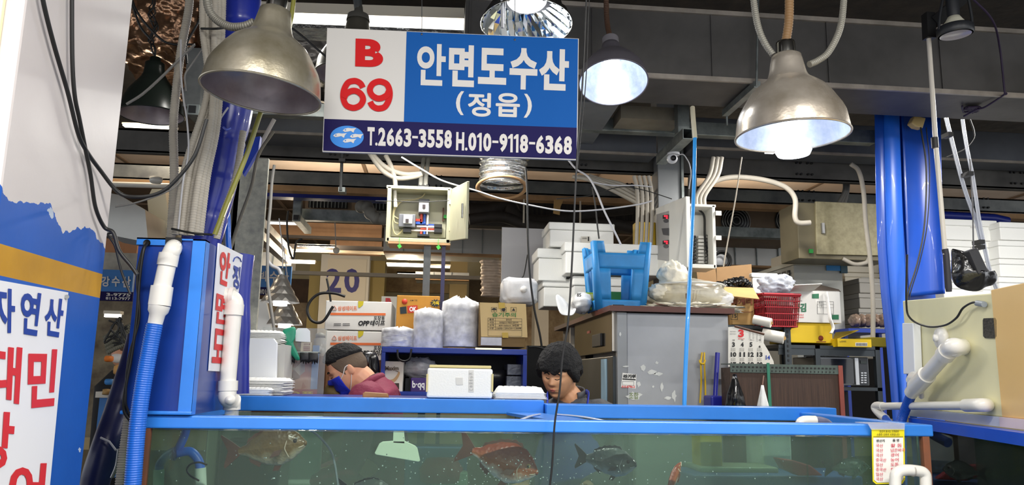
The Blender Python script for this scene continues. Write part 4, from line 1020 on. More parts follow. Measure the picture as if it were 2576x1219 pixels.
# two tape cartons
wc = M('white_carton', 'dedcd6', .6, var=.05)
for k, (x0, y0, x1, y1, lb) in enumerate(((818, 832, 962, 905, 'lower white tape carton with orange stripe, behind the man in maroon'), (818, 757, 984, 830, 'upper white tape carton with orange stripe and bold black lettering'))):
    t = thing('tape_carton', lb, 'carton', P(890, y1, 4.5 - k * .02)); Y = 4.5
    bpx(mB(), x0, y0, x1 if k else 960, y1, Y, .45).build('body', wc, t, bevel=.004)
    pl = YP(Y - .0015); e = .02
    m = mB(); m.slab(pquad(pl, (x0 + 13, y0 + 29), (x0 + 152, y0 + 30), (x0 + 152, y0 + 36), (x0 + 13, y0 + 35)), (0, .001, 0))
    wpx(m, '삼성테이프', pl, x0 + 32, y0 + 12, x0 + 80, y0 + 24, .02, lift=0)
    c_ = pl(x0 + 23, y0 + 18); r_ = 7 * scale_at(Y)
    for a in (0, 2 * PI / 3, 4 * PI / 3):
        m.tube([c_ + V((math.sin(a) * r_ * .95, 0, math.cos(a) * r_ * .95)), c_ + V((math.sin(a + 1.3) * r_ * .6, 0, math.cos(a + 1.3) * r_ * .6)), c_ + V((math.sin(a + 1.9) * r_ * .8, 0, math.cos(a + 1.9) * r_ * .8))], r_ * .17, 6, flat=.2)
    m.build('orange_print', M('ink_orange', 'e0703a', .6), t)
    m = mB(); wpx(m, '포장용', pl, x0 + 122, y0 + 37, x0 + 150, y0 + 48, .02, lift=0)
    wpx(m, 'OPP', pl, x0 + 82, y0 + 49, x0 + 110, y0 + 62, .05, lift=0, sly=-.2); wpx(m, '테이프', pl, x0 + 112, y0 + 48, x0 + 149, y0 + 62, .035, lift=0, sly=-.2)
    for i in range(2):
        for j in range(2): m.slab(pquad(pl, (x0 + 22 + j * 22, y0 + 56 + i * 4), (x0 + 40 + j * 22, y0 + 56 + i * 4), (x0 + 40 + j * 22, y0 + 57.4 + i * 4), (x0 + 22 + j * 22, y0 + 57.4 + i * 4)), (0, .0005, 0))
    m.build('black_print', M('ink_black', '17171a'), t)
    m = mB(); m.slab(pquad(pl, (x0 + 83, y0), (x0 + 97, y0), (x0 + 95, y0 + 10), (x0 + 86, y0 + 17), (x0 + 83, y0 + 15)), (0, .001, 0)); m.build('yellow_tape', M('tape_yellow', 'c8b820', .4), t)
# black loop cable above cartons
single('black_cable', mB().tube(cr([P(838, 770, 4.4), P(812, 808, 4.4), P(785, 806, 4.4), P(773, 780, 4.4), P(782, 755, 4.4), P(805, 738, 4.4), P(840, 737, 4.4), P(868, 745, 4.4)], 8), .008, 8), M('cable', '141414'), 'thick black cable looped in a circle left of the tape cartons', 'cable')
single('black_cable', mB().tube(cr([P(822, 700, 4.42), P(828, 730, 4.42), P(832, 758, 4.42)], 8), .006, 8), M('cable', '141414'), 'short stiff black cable end poking up above the tape cartons', 'cable')
single('steel_pot', mB().lathe([(0, 0), (19 * scale_at(4.2), 0), (20 * scale_at(4.2), 60 * scale_at(4.2)), (17 * scale_at(4.2), 66 * scale_at(4.2)), (0, 68 * scale_at(4.2))], V((P(924, 955, 4.2).x, 4.2, P(924, 955, 4.2).z)), (0, 0, 1), 30), M('steel_dark', '6a6a6c', .25, .9), 'dark steel flask behind the head of the man in maroon', 'flask')
bpx(mB(), 900, 954, 962, 1090, 4.1, .25)
single('stand', bpx(mB(), 895, 955, 955, 1300, 4.08, .28), M('brown_wood', '7a4f2c'), 'small brown stand under the dark steel flask', 'stand')
single('black_bag', draped(densify([(930, 892), (948, 892), (955, 920), (952, 955), (935, 960), (928, 930)]), 4.12, .04, 5), M('black_vinyl', '17171a', .3), 'black vinyl bag beside the dark steel flask', 'bag')
single('olive_jacket', draped(densify([(832, 948), (850, 940), (862, 955), (868, 985), (880, 1010), (860, 1030), (820, 1030), (812, 1000), (818, 975)]), 3.75, .09, 8), M('olive', '6a5a34', .8, var=.3, vs=8, bump=.6, bs=10), 'olive brown jacket heaped behind the man in maroon', 'jacket')
# blue shelf unit
sh = thing('shelf_unit', 'blue painted shelf unit with plates on top, behind the polystyrene box', 'shelf', P(1140, 1000, 4.1))
nbs = M('shelf_blue', '16389c', .35, var=.15, vs=3)
xa, xb = P(957, 950, 4.1).x, P(1325, 950, 4.1).x; za, zb_, z1_ = P(1140, 875, 4.1).z, P(1140, 889, 4.1).z, P(1140, 986, 4.1).z
mB().box((xa, 4.1, zb_), (xb, 4.5, za)).build('top_board', nbs, sh, bevel=.003)
mB().box((xa, 4.1, z1_ - .02), (xb, 4.5, z1_)).build('middle_board', nbs, sh, bevel=.003)
mB().box((xa, 4.1, .6), (xb, 4.5, .63)).build('lower_board', nbs, sh)
for x in (xa, xb - .02):
    mB().box((x, 4.1, 0), (x + .02, 4.5, zb_)).build('side_panel', nbs, sh)
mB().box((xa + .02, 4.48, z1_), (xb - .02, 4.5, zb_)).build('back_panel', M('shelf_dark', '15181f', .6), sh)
mB().box((P(1196, 880, 4.09).x, 4.085, P(1250, 879, 4.09).z), (P(1262, 880, 4.09).x, 4.1, P(1250, 875, 4.09).z)).build('tube_light', emission('warm_strip', 'ffe9b0', 1.6), sh)
# on the middle board
t = bx4('white box of instant coffee in the left bay of the blue shelf', 'coffee_box', 'box', 960, 908, 1014, 986, 4.14, .12, M('coffee_white', 'e8e2d4', .5))
m = mB(); wpx(m, 'Maxim', YP(4.1385), 969, 920, 1003, 931, .03); m.build('lettering', M('ink_gold', '6a5a44', .5), t)
m = mB(); m.slab(pquad(YP(4.138), (964, 963), (1004, 963), (1004, 978), (966, 980)), (0, .001, 0)); m.build('window_print', M('ink_darkbrown', '33241a', .4), t)
m = mB(); m.slab([YP(4.1375)(*p) for p in densify([(974, 955), (990, 952), (1002, 935), (994, 932), (1006, 936), (1000, 952), (988, 962)])], (0, .0005, 0)); m.build('swirl_print', M('swirl', 'c8a070', .5), t)
for x in (992, 1024):
    pass
single('black_strap', mB().tube(cr([P(1000, 880, 4.07), P(1002, 900, 4.06), P(1015, 908, 4.06), P(1030, 902, 4.06), P(1035, 878, 4.07)], 8), .011, 10, flat=.5), M('cable', '141414'), 'black strap looping over the edge of the blue shelf', 'strap')
t = bx4('purple box with white letters in the blue shelf left of the polystyrene box', 'purple_box', 'box', 1033, 950, 1074, 986, 4.12, .15, M('purple', '3a1c6c', .4))
m = mB(); wpx(m, 'b·qq', YP(4.1185), 1037, 957, 1068, 980, .03); m.build('lettering', M('ink_white', 'f0f0f4', .5), t)
bagm = clear('bag_film', 'eef0f4', milk=.55, milkc='f0f0f2', rough=.3, gloss=.06, noise_s=14)
def bag(lab, c, rad, seed, m=None, amp=.35, name='plastic_bag', M4=None, group=None, nu=48, nv=30, fr=3, sq=1):
    return single(name, mB().blob(c, rad, nu, nv, amp, fr, seed, M4, sq), m or bagm, lab, 'bag', group)
def plates(lab, cx, y0, y1, Y, rpx, group, n, base, knot=True):
    """a film-wrapped stack of plates: each plate its own part"""
    s_ = scale_at(Y); c = P(cx, y1, Y); r = rpx * s_; h = (y1 - y0) * s_ * .95
    t = thing('plate_stack', lab, 'plates', c, group)
    stp = h / n
    for i in range(n):
        z = i * stp
        mB().lathe([(r * .55, z), (r * .62, z + .001), (r * .93, z + stp * .95), (r * .96, z + stp * .95), (r * .9, z + stp * .9)], c + V((random.uniform(-.002, .002), 0, 0)), (0, 0, 1), 36).build('plate', M('plate_white', 'f0f0f0', .45), t)
    def fn(u, v):
        th = u * 2 * PI; zz = v; q = noise.noise(V((math.cos(th) * 3, math.sin(th) * 3, v * 5 + base))); q2 = noise.noise(V((math.cos(th) * 9, math.sin(th) * 9, v * 14 + base)))
        rr = r * (1.05 + .04 * q + .02 * q2)
        z2 = zz * h * 1.02
        if v > .84: z2 = h * (1.0 + (v - .84) * (.5 + q * .9)); rr = r * (1.04 - (v - .84) * 5.2) + .01 * q
        return c + V((math.cos(th) * max(rr, .004), math.sin(th) * max(rr, .004), z2))
    mB().grid(fn, 60, 40).build('film', clear('wrap_film', 'f6f8fa', milk=.62, milkc='f6f6f8', rough=.3, gloss=.05, noise_s=30), t)
    return t
plates('short film wrapped stack of white plates at the left of the blue shelf top', 1001, 826, 872, 4.3, 39, 'wrapped plate stacks on the blue shelf', 14, 3)
plates('medium film wrapped stack of white plates, middle of the three on the blue shelf', 1076, 782, 878, 4.28, 35, 'wrapped plate stacks on the blue shelf', 26, 9)
plates('tallest film wrapped stack of white plates, beside the brown moisture carton', 1156, 757, 872, 4.32, 44, 'wrapped plate stacks on the blue shelf', 30, 15)
t = thing('plate_stack', 'bagged plates lying inside the blue shelf behind the purple box', 'plates', P(1052, 950, 4.3)); c = P(1054, 945, 4.3)
for i in range(7): mB().lathe([(.02, 0), (.075, .008), (.078, .008)], c + V((0, 0, i * .011)), (.15, 0, 1), 30).build('plate', M('plate_white', 'f0f0f0'), t)
mB().blob(c + V((0, 0, .04)), (.095, .09, .06), 30, 20, .25, 4, 4).build('film', clear('wrap_film', 'f2f4f8'), t)
mB().box((c.x - .07, 4.22, z1_), (c.x + .07, 4.38, c.z - .012)).build('riser', M('shelf_dark', '15181f'), t)
for k, (x0, y0, x1, y1, lb) in enumerate(((1276, 915, 1312, 943, 'upper metal tray bundle inside the right bay of the blue shelf'), (1274, 945, 1314, 975, 'lower plastic wrapped bundle inside the right bay of the blue shelf'))):
    t = bx4(lb, 'bundle', 'bundle', x0, y0, x1, y1, 4.2, .2, M('bundle_grey', '6c7078', .35, .3, var=.3, vs=14, bump=.6, bs=20))
single('dark_bowl', mB().lathe([(0, 0), (.08, .01), (.12, .06), (.125, .12), (.12, .12), (.07, .02), (0, .015)], V((P(1235, 985, 4.35).x, 4.35, z1_)), (0, 0, 1), 30), M('bowl_black', '1c1c20', .3), 'dark round bowl inside the blue shelf behind the polystyrene box', 'bowl')
# moisture carton
t = thing('carton', 'brown carton printed with an umbrella and a small table, on the blue shelf top', 'carton', P(1268, 875, 4.2))
cm = M('carton', 'b8935c'); pl = YP(4.19)
fq = [(1207, 760), (1323, 764), (1327, 848), (1210, 846)]
mB().slab(pquad(pl, *fq), (0, .004, 0)).build('flap', M('carton_pale', 'cbb07a', .7, var=.06), t)
bpx(mB(), 1205, 764, 1322, 872, 4.2, .3).build('body', M('carton_dark', '7c6238', .8), t, bevel=.003)
bpx(mB(), 1210, 848, 1262, 868, 4.18, .02).build('inner_film', clear('bag_film', 'e8eaf0'), t)
pl = YP(4.1875)
m = mB(); wpx(m, '습기주의', pl, 1238, 785, 1298, 796, .02, lift=0, slx=.02); m.build('green_print', M('ink_green', '3a7a3a', .6), t)
m = mB()
def frame(mb, pl, x0, y0, x1, y1, w=.6, k=.02):
    for a, b, c_, d in ((x0, y0, x1, y0 + w), (x0, y1 - w, x1, y1), (x0, y0, x0 + w, y1), (x1 - w, y0, x1, y1)):
        mb.slab(pquad(pl, (a, b + k * (a - x0)), (c_, b + k * (c_ - x0)), (c_, d + k * (c_ - x0)), (a, d + k * (a - x0))), (0, .0004, 0))
frame(m, pl, 1227, 799, 1313, 844)
for i in range(4): m.slab(pquad(pl, (1227, 806 + i * 7.5), (1313, 807.7 + i * 7.5), (1313, 808.3 + i * 7.5), (1227, 806.6 + i * 7.5)), (0, .0004, 0))
m.slab(pquad(pl, (1246, 799), (1246.6, 799), (1246.6, 829), (1246, 829)), (0, .0004, 0))
for i, (a_, b_) in enumerate((('품명', '칼라쇼핑'), ('사입', '천연펄프의 무형광 음료수리'), ('규격', '400×360mm, 20입용'), ('수량', '100매×12PACK=1,200매'))):
    wpx(m, a_, pl, 1231, 800.5 + i * 7.4, 1242, 805 + i * 7.4, .01, lift=0); wpx(m, b_, pl, 1280 - len(b_) * 1.7, 801 + i * 7.4, 1280 + len(b_) * 1.7, 806 + i * 7.4, .01, lift=0)
for x in (1236, 1260, 1285): frame(m, pl, x, 772, x + 14, 784)
m.slab([pl(1243 + 6 * math.cos(a), 779 - 5 * math.sin(a)) for a in [i * PI / 8 for i in range(9)]], (0, .0004, 0)); m.slab(pquad(pl, (1242.6, 779), (1243.4, 779), (1243.4, 783.5), (1242.6, 783.5)), (0, .0004, 0))
m.slab([pl(1267 + 4.6 * math.cos(a), 778 - 4.6 * math.sin(a)) for a in [i * PI / 8 for i in range(16)]], (0, .0004, 0))
m.slab(pquad(pl, (1288, 781), (1292, 774), (1296, 781)), (0, .0004, 0))
m.build('black_print', M('ink_black', '17171a'), t)
m = mB(); m.slab(pquad(YP(4.186), (1254, 760), (1270, 761), (1270, 774), (1255, 776)), (0, .0005, 0)); m.slab(pquad(YP(4.186), (1263, 836), (1278, 836), (1279, 849), (1264, 849)), (0, .0005, 0)); m.build('yellow_tape', M('tape_amber', 'b8982c', .35), t)
# orange carton behind plates
t = bx4('orange brown carton with red card print behind the wrapped plates', 'carton', 'carton', 996, 743, 1105, 872, 4.42, .06, M('carton_orange', 'c0862e', .7, var=.1))
pl = YP(4.418)
m = mB(); m.slab(pquad(pl, (1024, 769), (1050, 767), (1052, 785), (1026, 787)), (0, .001, 0)); m.lathe([(0, .001), (.016, .001), (.016, 0)], pl(1018, 758), (0, -1, 0), 20); m.build('red_print', M('ink_red2', 'c83a1e', .5), t)
m = mB(); wpx(m, 'OK', pl, 1030, 771, 1048, 783, .04); m.build('white_print', M('ink_white', 'f0f0f4'), t)
m = mB(); m.slab(pquad(pl, (1006, 772), (1022, 770), (1023, 788), (1007, 789)), (0, .001, 0)); m.slab([pl(1096 + (15 if i % 2 else 10) * math.cos(i * PI / 12), 762 + (11 if i % 2 else 7) * math.sin(i * PI / 12)) for i in range(24)], (0, .001, 0))
wpx(m, 'KSM 기표', pl, 1032, 753, 1050, 757, .01); m.build('dark_print', M('ink_teal', '1d2a30', .5), t)
m = mB(); wpx(m, '가득', YP(4.415), 1087, 757, 1105, 767, .03); m.build('yellow_print', M('ink_yellow', 'e8c820'), t)

# ================================================================== fridge and wooden top
fx = .913; fY = 3.9; zf = 1.83; xr_ = P(1835, 900, fY).x
fg = thing('refrigerator', 'grey steel refrigerator seen from the side with torn stickers', 'refrigerator', ((fx + xr_) / 2, 4.3, 0))
gsd = M('fridge_grey', 'a6a8ac', .45, .25, var=.12, vs=3, bump=.02, bs=60)
mB().box((fx + .05, fY, .05), (xr_, 4.78, zf)).build('cabinet', gsd, fg, bevel=.006)
mB().box((fx, fY + .002, .05), (fx + .05, fY + .04, zf)).build('corner_trim', M('trim_grey', '8e9092', .4, .5), fg)
fp = XP(fx, -1)
dst = M('door_steel', 'b4aca0', .16, 1, var=.1, vs=4)
yq0, yq1 = fY + .04, PX(1453, 860, fx).y
zd0, zd1 = PX(1500, 891, fx).z, PX(1500, 797, fx).z
mB().box((fx - .02, yq0, zd0), (fx + .05, yq1, zd1 + .03)).build('upper_door', dst, fg, bevel=.006)
mB().box((fx - .015, yq0, .15), (fx + .05, yq1, zd0 - .02)).build('lower_door', M('door_dark', '4c5052', .35, .6, var=.2, vs=3), fg, bevel=.004)
y0_, y1_ = PX(1526, 850, fx).y, PX(1504, 850, fx).y
mB().box((fx - .035, y0_, PX(1515, 872, fx).z), (fx - .02, y1_, PX(1515, 840, fx).z)).build('handle', M('black', '101012'), fg, bevel=.004)
mB().box((fx - .023, PX(1493, 832, fx).y, PX(1490, 838, fx).z), (fx - .02, PX(1486, 832, fx).y, PX(1490, 832, fx).z)).build('badge', M('badge_red', '8a2a1c', .4), fg)
mB().box((fx - .018, PX(1534, 950, fx).y, PX(1525, 1010, fx).z), (fx - .014, PX(1520, 950, fx).y, PX(1525, 903, fx).z)).build('blue_label', M('label_blue', '9cc4dc', .4), fg)
# stickers on the side
pl = YP(fY - .0012)
m = mB(); m.slab(pquad(pl, (1566, 937), (1601, 941), (1599, 977), (1562, 973)), (0, .001, 0)); m.build('sticker', M('white_print', 'f2f0ea'), fg)
m = mB(); wpx(m, '라기위', YP(fY - .002), 1568, 941, 1599, 951, .06); m.slab(pquad(YP(fY - .002), (1566, 951), (1599, 953), (1599, 956), (1566, 954)), (0, .0004, 0)); frame(m, YP(fY - .002), 1566, 958, 1595, 968); m.build('sticker_print', M('ink_black', '17171a'), fg)
m = mB(); wpx(m, '010-8796-2', YP(fY - .002), 1564, 969, 1597, 975, .03); m.build('sticker_number', M('ink_red', 'd82a30'), fg)
m = mB()
random.seed(4)
for (cx_, cy_, w_, h_) in ((1618, 925, 8, 9), (1640, 935, 13, 7), (1652, 912, 5, 4), (1607, 965, 6, 9), (1595, 996, 22, 12), (1665, 972, 4, 12), (1696, 995, 6, 16), (1560, 840, 3, 6), (1655, 940, 12, 5), (1680, 1000, 10, 5), (1575, 921, 10, 2), (1643, 972, 3, 3)):
    m = mB(); n_ = 14
    m.slab([pl(cx_ + w_ * math.cos(i * 2 * PI / n_) * random.uniform(.55, 1.1), cy_ + h_ * math.sin(i * 2 * PI / n_) * random.uniform(.55, 1.1)) for i in range(n_)], (0, .0006, 0))
    m.build('torn_paper', M('torn_paper', 'd8dad6', .7, var=.1, vs=20), fg)
m = mB(); wpx(m, '쥬田', YP(fY - .002), 1582, 984, 1606, 1003, .01) if 0 else wpx(m, '조합', YP(fY - .002), 1582, 986, 1606, 1003, .01); m.build('green_print', M('ink_olive', '7a8a5a', .6), fg)
# wooden top + brown cabinet behind it
wt = thing('wooden_cabinet', 'dark brown cabinet with reddish wooden top reaching over the refrigerator', 'cabinet', (1.2, 5.2, 0))
br_ = M('brown_top', '5a2c20', .4, var=.2, vs=3); 
mB().box((fx - .05, fY - .04, zf + .004), (xr_ + .02, 4.84, zf + .032)).box((fx - .05, 4.84, zf + .004), (1.40, 5.75, zf + .032)).build('top_board', br_, wt)
mB().box((fx + .01, 4.82, 0), (fx + .5, 5.7, zf)).build('cabinet', M('dark_cabinet', '33231c', .5, var=.2), wt)
mB().box((fx - .02, 5.2, 1.0), (fx + .008, 5.24, zf)).build('bright_edge', M('edge_w', 'd8cfc0', .4), wt)
# yellow cords
for k, x in enumerate((1765, 1771)):
    q = [P(x + 1, 886, 3.88), P(x - 2 + k * 3, 915, 3.87), P(x - 1 + k * 4, 960, 3.875), P(x - 4 + k * 8, 1013, 3.875)]
    single('yellow_rope', mB().tube(cr(q, 8), .0045, 8), M('yellow_cord', 'd8b010', .5), ('left', 'right')[k] + ' strand of the yellow cord hanging on the side of the refrigerator', 'cord')
single('rope_knot', mB().tube(cr([P(1760, 905, 3.865), P(1762, 912, 3.86), P(1770, 914, 3.86), P(1774, 905, 3.865)], 8), .005, 8), M('yellow_cord', 'd8b010'), 'knot tying the yellow cord on the refrigerator side', 'cord')
dp = thing('dustpan', 'navy blue long handled dustpan against the refrigerator side', 'dustpan', P(1805, 1020, 3.8))
bdp = M('dustpan_blue', '1a2090', .35)
mB().tube([P(1799, 1000, 3.82), P(1805, 887, 3.86)], .012, 12).build('handle', bdp, dp)
bpx(mB(), 1790, 995, 1826, 1060, 3.74, .12).build('pan', bdp, dp, bevel=.01)
# tall light blue hose
bh = thing('blue_pole', 'tall light blue hose running from the tube frame down to the tank rail', 'hose', P(1722, 1015, 3.1))
mB().tube(cr([P(1748, 345, 3.4), P(1745, 480, 3.3), P(1738, 640, 3.2), P(1730, 800, 3.1), P(1724, 940, 3.1), P(1721, 1040, 3.1)], 10), 5.2 * scale_at(3.2), 14).build('hose', M('hose_sky', '3a9ce8', .3, coat=.3), bh)
mB().tube(cr([P(1742, 270, 3.45), P(1744, 300, 3.42), P(1748, 348, 3.4)], 6), 6.5 * scale_at(3.4), 12).build('beige_end', M('beige_plastic', 'c8c0a8', .4), bh)
for y in (744, 757): pass
mB().tube([P(1731, 738, 3.14), P(1731, 750, 3.14)], 7 * scale_at(3.14), 12).build('tape_band', M('tape_brown', '6a5030', .5), bh)

# blue stool upside down: built in the photo's plane with real depth
st = thing('plastic_stool', 'blue plastic stool turned upside down on the wooden top', 'stool', P(1568, 775, 4.3))
sb_ = M('stool_blue', '2a86c8', .5, var=.18, vs=6)
Ys = 4.12; s_ = scale_at(Ys); ctr = P(1567, 775, Ys); zb0 = zf + .034
H = (ctr.z + 172 * s_) - zb0; wt_, wb_ = 152 * s_ / 2, 122 * s_ / 2; dpt = .30
def spt(u, v, side):   # u -1..1 across, v 0(bottom, seat) ..1 (feet)
    w = wb_ + (wt_ - wb_) * v; d_ = (dpt / 2) * (.8 + .2 * v)
    cx, cy = ctr.x, Ys + .16
    z = zb0 + H * v
    if side == 0: return V((cx + w * u, cy - d_, z))
    if side == 1: return V((cx + w, cy + d_ * u, z))
    if side == 2: return V((cx - w * u, cy + d_, z))
    return V((cx - w, cy - d_ * u, z))
# each face: panel with a window cut out and two legs above
for side in range(4):
    m = mB()
    def qd(u0, v0, u1, v1, n_=5):
        m.grid(lambda a, b: spt(u0 + (u1 - u0) * a, v0 + (v1 - v0) * b, side), n_, n_)
    qd(-1, 0, 1, .15); qd(-1, .15, -.42, .60); qd(.42, .15, 1, .60); qd(-1, .60, 1, .83)
    m.grid(lambda a, b: spt(-1 + (.42 - .05 * b) * a, .83 + .17 * b, side), 3, 3); m.grid(lambda a, b: spt(1 - (.42 - .05 * b) * a, .83 + .17 * b, side), 3, 3)
    m.build('side_panel', sb_, st, solid=.007, bevel=.002)
for (sx, sy) in ((-1, -1), (1, -1), (1, 1), (-1, 1)):
    a = V((ctr.x + sx * wb_, Ys + .16 + sy * dpt * .4, zb0)); b = V((ctr.x + sx * wt_, Ys + .16 + sy * dpt * .5, zb0 + H))
    m = mB(); m.tube([a + V((-sx * .012, -sy * .012, 0)), b + V((-sx * .012, -sy * .012, 0))], [.022, .018], 12, caps=False); m.build('leg', sb_, st, solid=.003)
m = mB(); m.grid(lambda a, b: V((ctr.x + (2 * a - 1) * wb_, Ys + .16 + (2 * b - 1) * dpt * .4, zb0 + .002)), 8, 8); m.build('seat', sb_, st, solid=.008)
for k in range(5):
    pass

# polystyrene boxes on the wooden top
FZ = [(1365, 700, 1441, 771, 5.0, .3, 'lower left small polystyrene box in the pile behind the blue stool'),
      (1441, 695, 1592, 775, 4.85, .35, 'lower middle polystyrene box seen through the blue stool'),
      (1352, 624, 1428, 706, 4.98, .32, 'tan based polystyrene box at the left of the pile behind the stool'),
      (1420, 612, 1672, 690, 4.82, .42, 'long polystyrene box spanning behind the blue stool legs'),
      (1380, 560, 1547, 622, 4.95, .35, 'topmost polystyrene box with a printed label, left of the yellow box')]
for x0, y0, x1, y1, Y, d, lb in FZ:
    t = foam_box(lb, x0, y0, x1, y1, Y, d, 'polystyrene boxes on the wooden top', lid=.3)
    if y0 == 560:
        m = mB(); m.slab(pquad(YP(Y - .004), (1462, 594), (1484, 594), (1484, 612), (1462, 612)), (0, .001, 0)); m.build('label', M('label_grey', 'cfcabf', .6), t)
        m = mB(); m.slab(pquad(YP(Y - .006), (1479, 595), (1482, 595), (1482, 606), (1479, 606)), (0, .001, 0)); m.slab(pquad(YP(Y - .006), (1462, 613), (1486, 613), (1486, 617), (1462, 617)), (0, .001, 0)); wpx(m, '안내문', YP(Y - .006), 1465, 597, 1476, 601, .01); m.build('print', M('ink_black', '17171a'), t)
# bag with green box, jug in bag, big bags
t = thing('tissue_pack', 'white bag holding a lime green box left of the blue stool', 'bag', P(1480, 795, 4.25))
gb = M('lime', '9ab82c', .5); a = P(1476, 780, 4.3)
bpx(mB(), 1474, 735, 1502, 778, 4.3, .26).build('green_box', gb, t, bevel=.003)
bpx(mB(), 1502, 733, 1578, 777, 4.56, .12).build('dark_green_box', M('dgreen', '1f6a3c', .5), t)
m = mB(); m.slab(pquad(YP(4.297), (1477, 740), (1500, 738), (1500, 750), (1477, 751)), (0, .001, 0)); m.build('label', M('lime_pale', 'd0d890', .5), t)
mB().blob(P(1462, 762, 4.34), (.06, .12, .062), 30, 20, .12, 3, 6).build('white_bag', M('bag_white', 'e8e8e6', .4, bump=.5, bs=20), t)
m = mB(); wpx(m, '85', YP(4.20), 1451, 737, 1462, 746, .03) ; m.build('print', M('ink_black', '17171a'), t)
m = mB(); m.add([P(1445, 780, 4.3), P(1425, 760, 4.26), P(1410, 742, 4.25), P(1396, 738, 4.25), P(1400, 760, 4.2), P(1408, 790, 4.15), P(1420, 792, 4.15), P(1445, 795, 4.18), P(1450, 770, 4.16)], [(0, 1, 4, 5), (1, 2, 3, 4), (0, 5, 6, 7), (0, 7, 8)], True); m.build('loose_bag_end', M('bag_white', 'e8e8e6'), t, subd=2, solid=.004)
jg = thing('bagged_jug', 'large white jug wrapped in a clear bag hanging left of the foam boxes', 'jug', P(1300, 765, 4.5))
def rbox(c, rx, ry, rz, sq=.35, amp=0, seed=0): return mB().blob(c, (rx, ry, rz), 40, 24, amp, 3, seed, sq=sq)
c = P(1312, 735, 4.6); s_ = scale_at(4.6)
rbox(c, 36 * s_, .10, 30 * s_, .3, .03).build('jug', M('jug_white', 'e6e4e0', .4), jg)
mB().lathe([(.0, .03), (.02, .03), (.022, 0), (.028, 0), (.03, -.02)], c + V((0, -.10, .005)), (0, -1, 0), 20).build('cap', M('jug_white', 'e6e4e0'), jg)
rbox(c + V((-.02, 0, 0)), 44 * s_, .12, 34 * s_, .4, .09, 3).build('clear_bag', bagm, jg)
mB().tube(cr([c + V((-.01, -.02, 33 * s_)), P(1318, 690, 4.55), P(1327, 640, 4.5)], 5), .004, 6).build('tie', M('cable', '141414'), jg)
# big bag of baskets
s_ = scale_at(4.25)
bgk = thing('bagged_baskets', 'large clear bag of white colanders piled on the wooden top right of the stool', 'bag', P(1735, 780, 4.25))
c = P(1732, 742, 4.25)
m = mB(); 
def ribwall(c, r0, r1, h, n, mb, sy=1):
    for k in range(n):
        a = 2 * PI * k / n; d = V((math.cos(a), math.sin(a) * sy, 0))
        mb.tube([c + d * r0, c + d * r1 + V((0, 0, h))], .0022, 4, caps=False)
ribwall(c + V((0, 0, -.03)), .15, .20, .075, 60, m, .7)
m.lathe([(.2, 0), (.21, .006), (.2, .012), (.19, .006), (.2, 0)], c + V((0, 0, .045)), (0, .0, 1), 48, mod=None); m.build('colander', M('colander', 'c8c6be', .5), bgk)
mB().blob(c + V((-.01, 0, .0)), (.235, .19, .09), 50, 30, .13, 2.2, 2).build('outer_bag', clear('bag_film2', 'ece8dc', milk=.34, milkc='e8e4d6', rough=.3, gloss=.05, noise_s=12), bgk)
mB().blob(P(1693, 700, 4.25), (.085, .08, .10), 40, 26, .22, 3, 12).build('knotted_bag', M('bag_cream', 'e2dcca', .4, bump=.8, bs=18), bgk)
mB().blob(P(1662, 735, 4.2), (.07, .08, .05), 36, 22, .25, 3, 14).build('side_bag', M('bag_cream', 'e2dcca'), bgk)
mB().blob(P(1800, 752, 4.2), (.10, .08, .055), 36, 22, .16, 3, 21).build('trailing_bag', bagm, bgk)
bag('flat cream plastic bag spread along the edge of the wooden top', P(1738, 775, 4.1), (.24, .16, .024), 31, M('bag_cream', 'e2dcca'), .5, nu=60, fr=5)
# wooden end plate on the tank rail (knife handle)
single('kitchen_knife', mB().slab(pquad(YP(3.1), (912, 989), (918, 985), (975, 989), (978, 999), (912, 999)), (0, .03, 0)), M('wood_handle', 'a87848', .5, var=.2, vs=10), 'wooden knife handle lying on the blue rail in front of the man in maroon', 'knife', bevel=.003)
# ================================================================== electrical panels
# open fuse box, middle
Y = 4.5; pl = YP(Y)
t = thing('fuse_box', 'open beige metal fuse box with breakers and its door swung out, on two posts', 'fuse box', P(1055, 610, Y))
eb = M('elec_beige', 'a8a68c', .45, .1, var=.1, vs=4)
def prim(mb, x0, y0, x1, y1, Y0_, Y1_): return bpx(mb, x0, y0, x1, y1, Y0_, Y1_ - Y0_)
prim(mB(), 976, 470, 1135, 608, Y + .16, Y + .17).build('back_plate', eb, t)
for (a, b, c, d) in ((972, 468, 982, 608), (1124, 474, 1134, 612), (972, 468, 1134, 476), (972, 599, 1134, 609)):
    prim(mB(), a, b, c, d, Y, Y + .17).build('side_wall', eb, t, bevel=.003)
prim(mB(), 986, 490, 1122, 596, Y + .145, Y + .155).build('mounting_plate', M('elec_plate', 'b4b29a', .5), t)
A = pl(1134, 476); D0 = pl(1133, 606); e = P(1175, 455, 4.12); e2 = P(1172, 600, 4.12)
m = mB(); m.slab([A, e, V((e.x, e.y, e2.z)), V((A.x, A.y, D0.z))], (.014, .006, 0)); dr = m.build('door', eb, t, bevel=.003)
mB().tube([V((e.x - .02, e.y + .03, (e.z + e2.z) / 2 + .04)), V((e.x - .02, e.y + .03, (e.z + e2.z) / 2 - .04))], .006, 8).build('latch', M('steel', '9a9a98'), dr)
for yy in (508, 575): prim(mB(), 1130, yy - 5, 1137, yy + 5, Y - .01, Y + .01).build('hinge', M('elec_plate', 'b4b29a'), t)
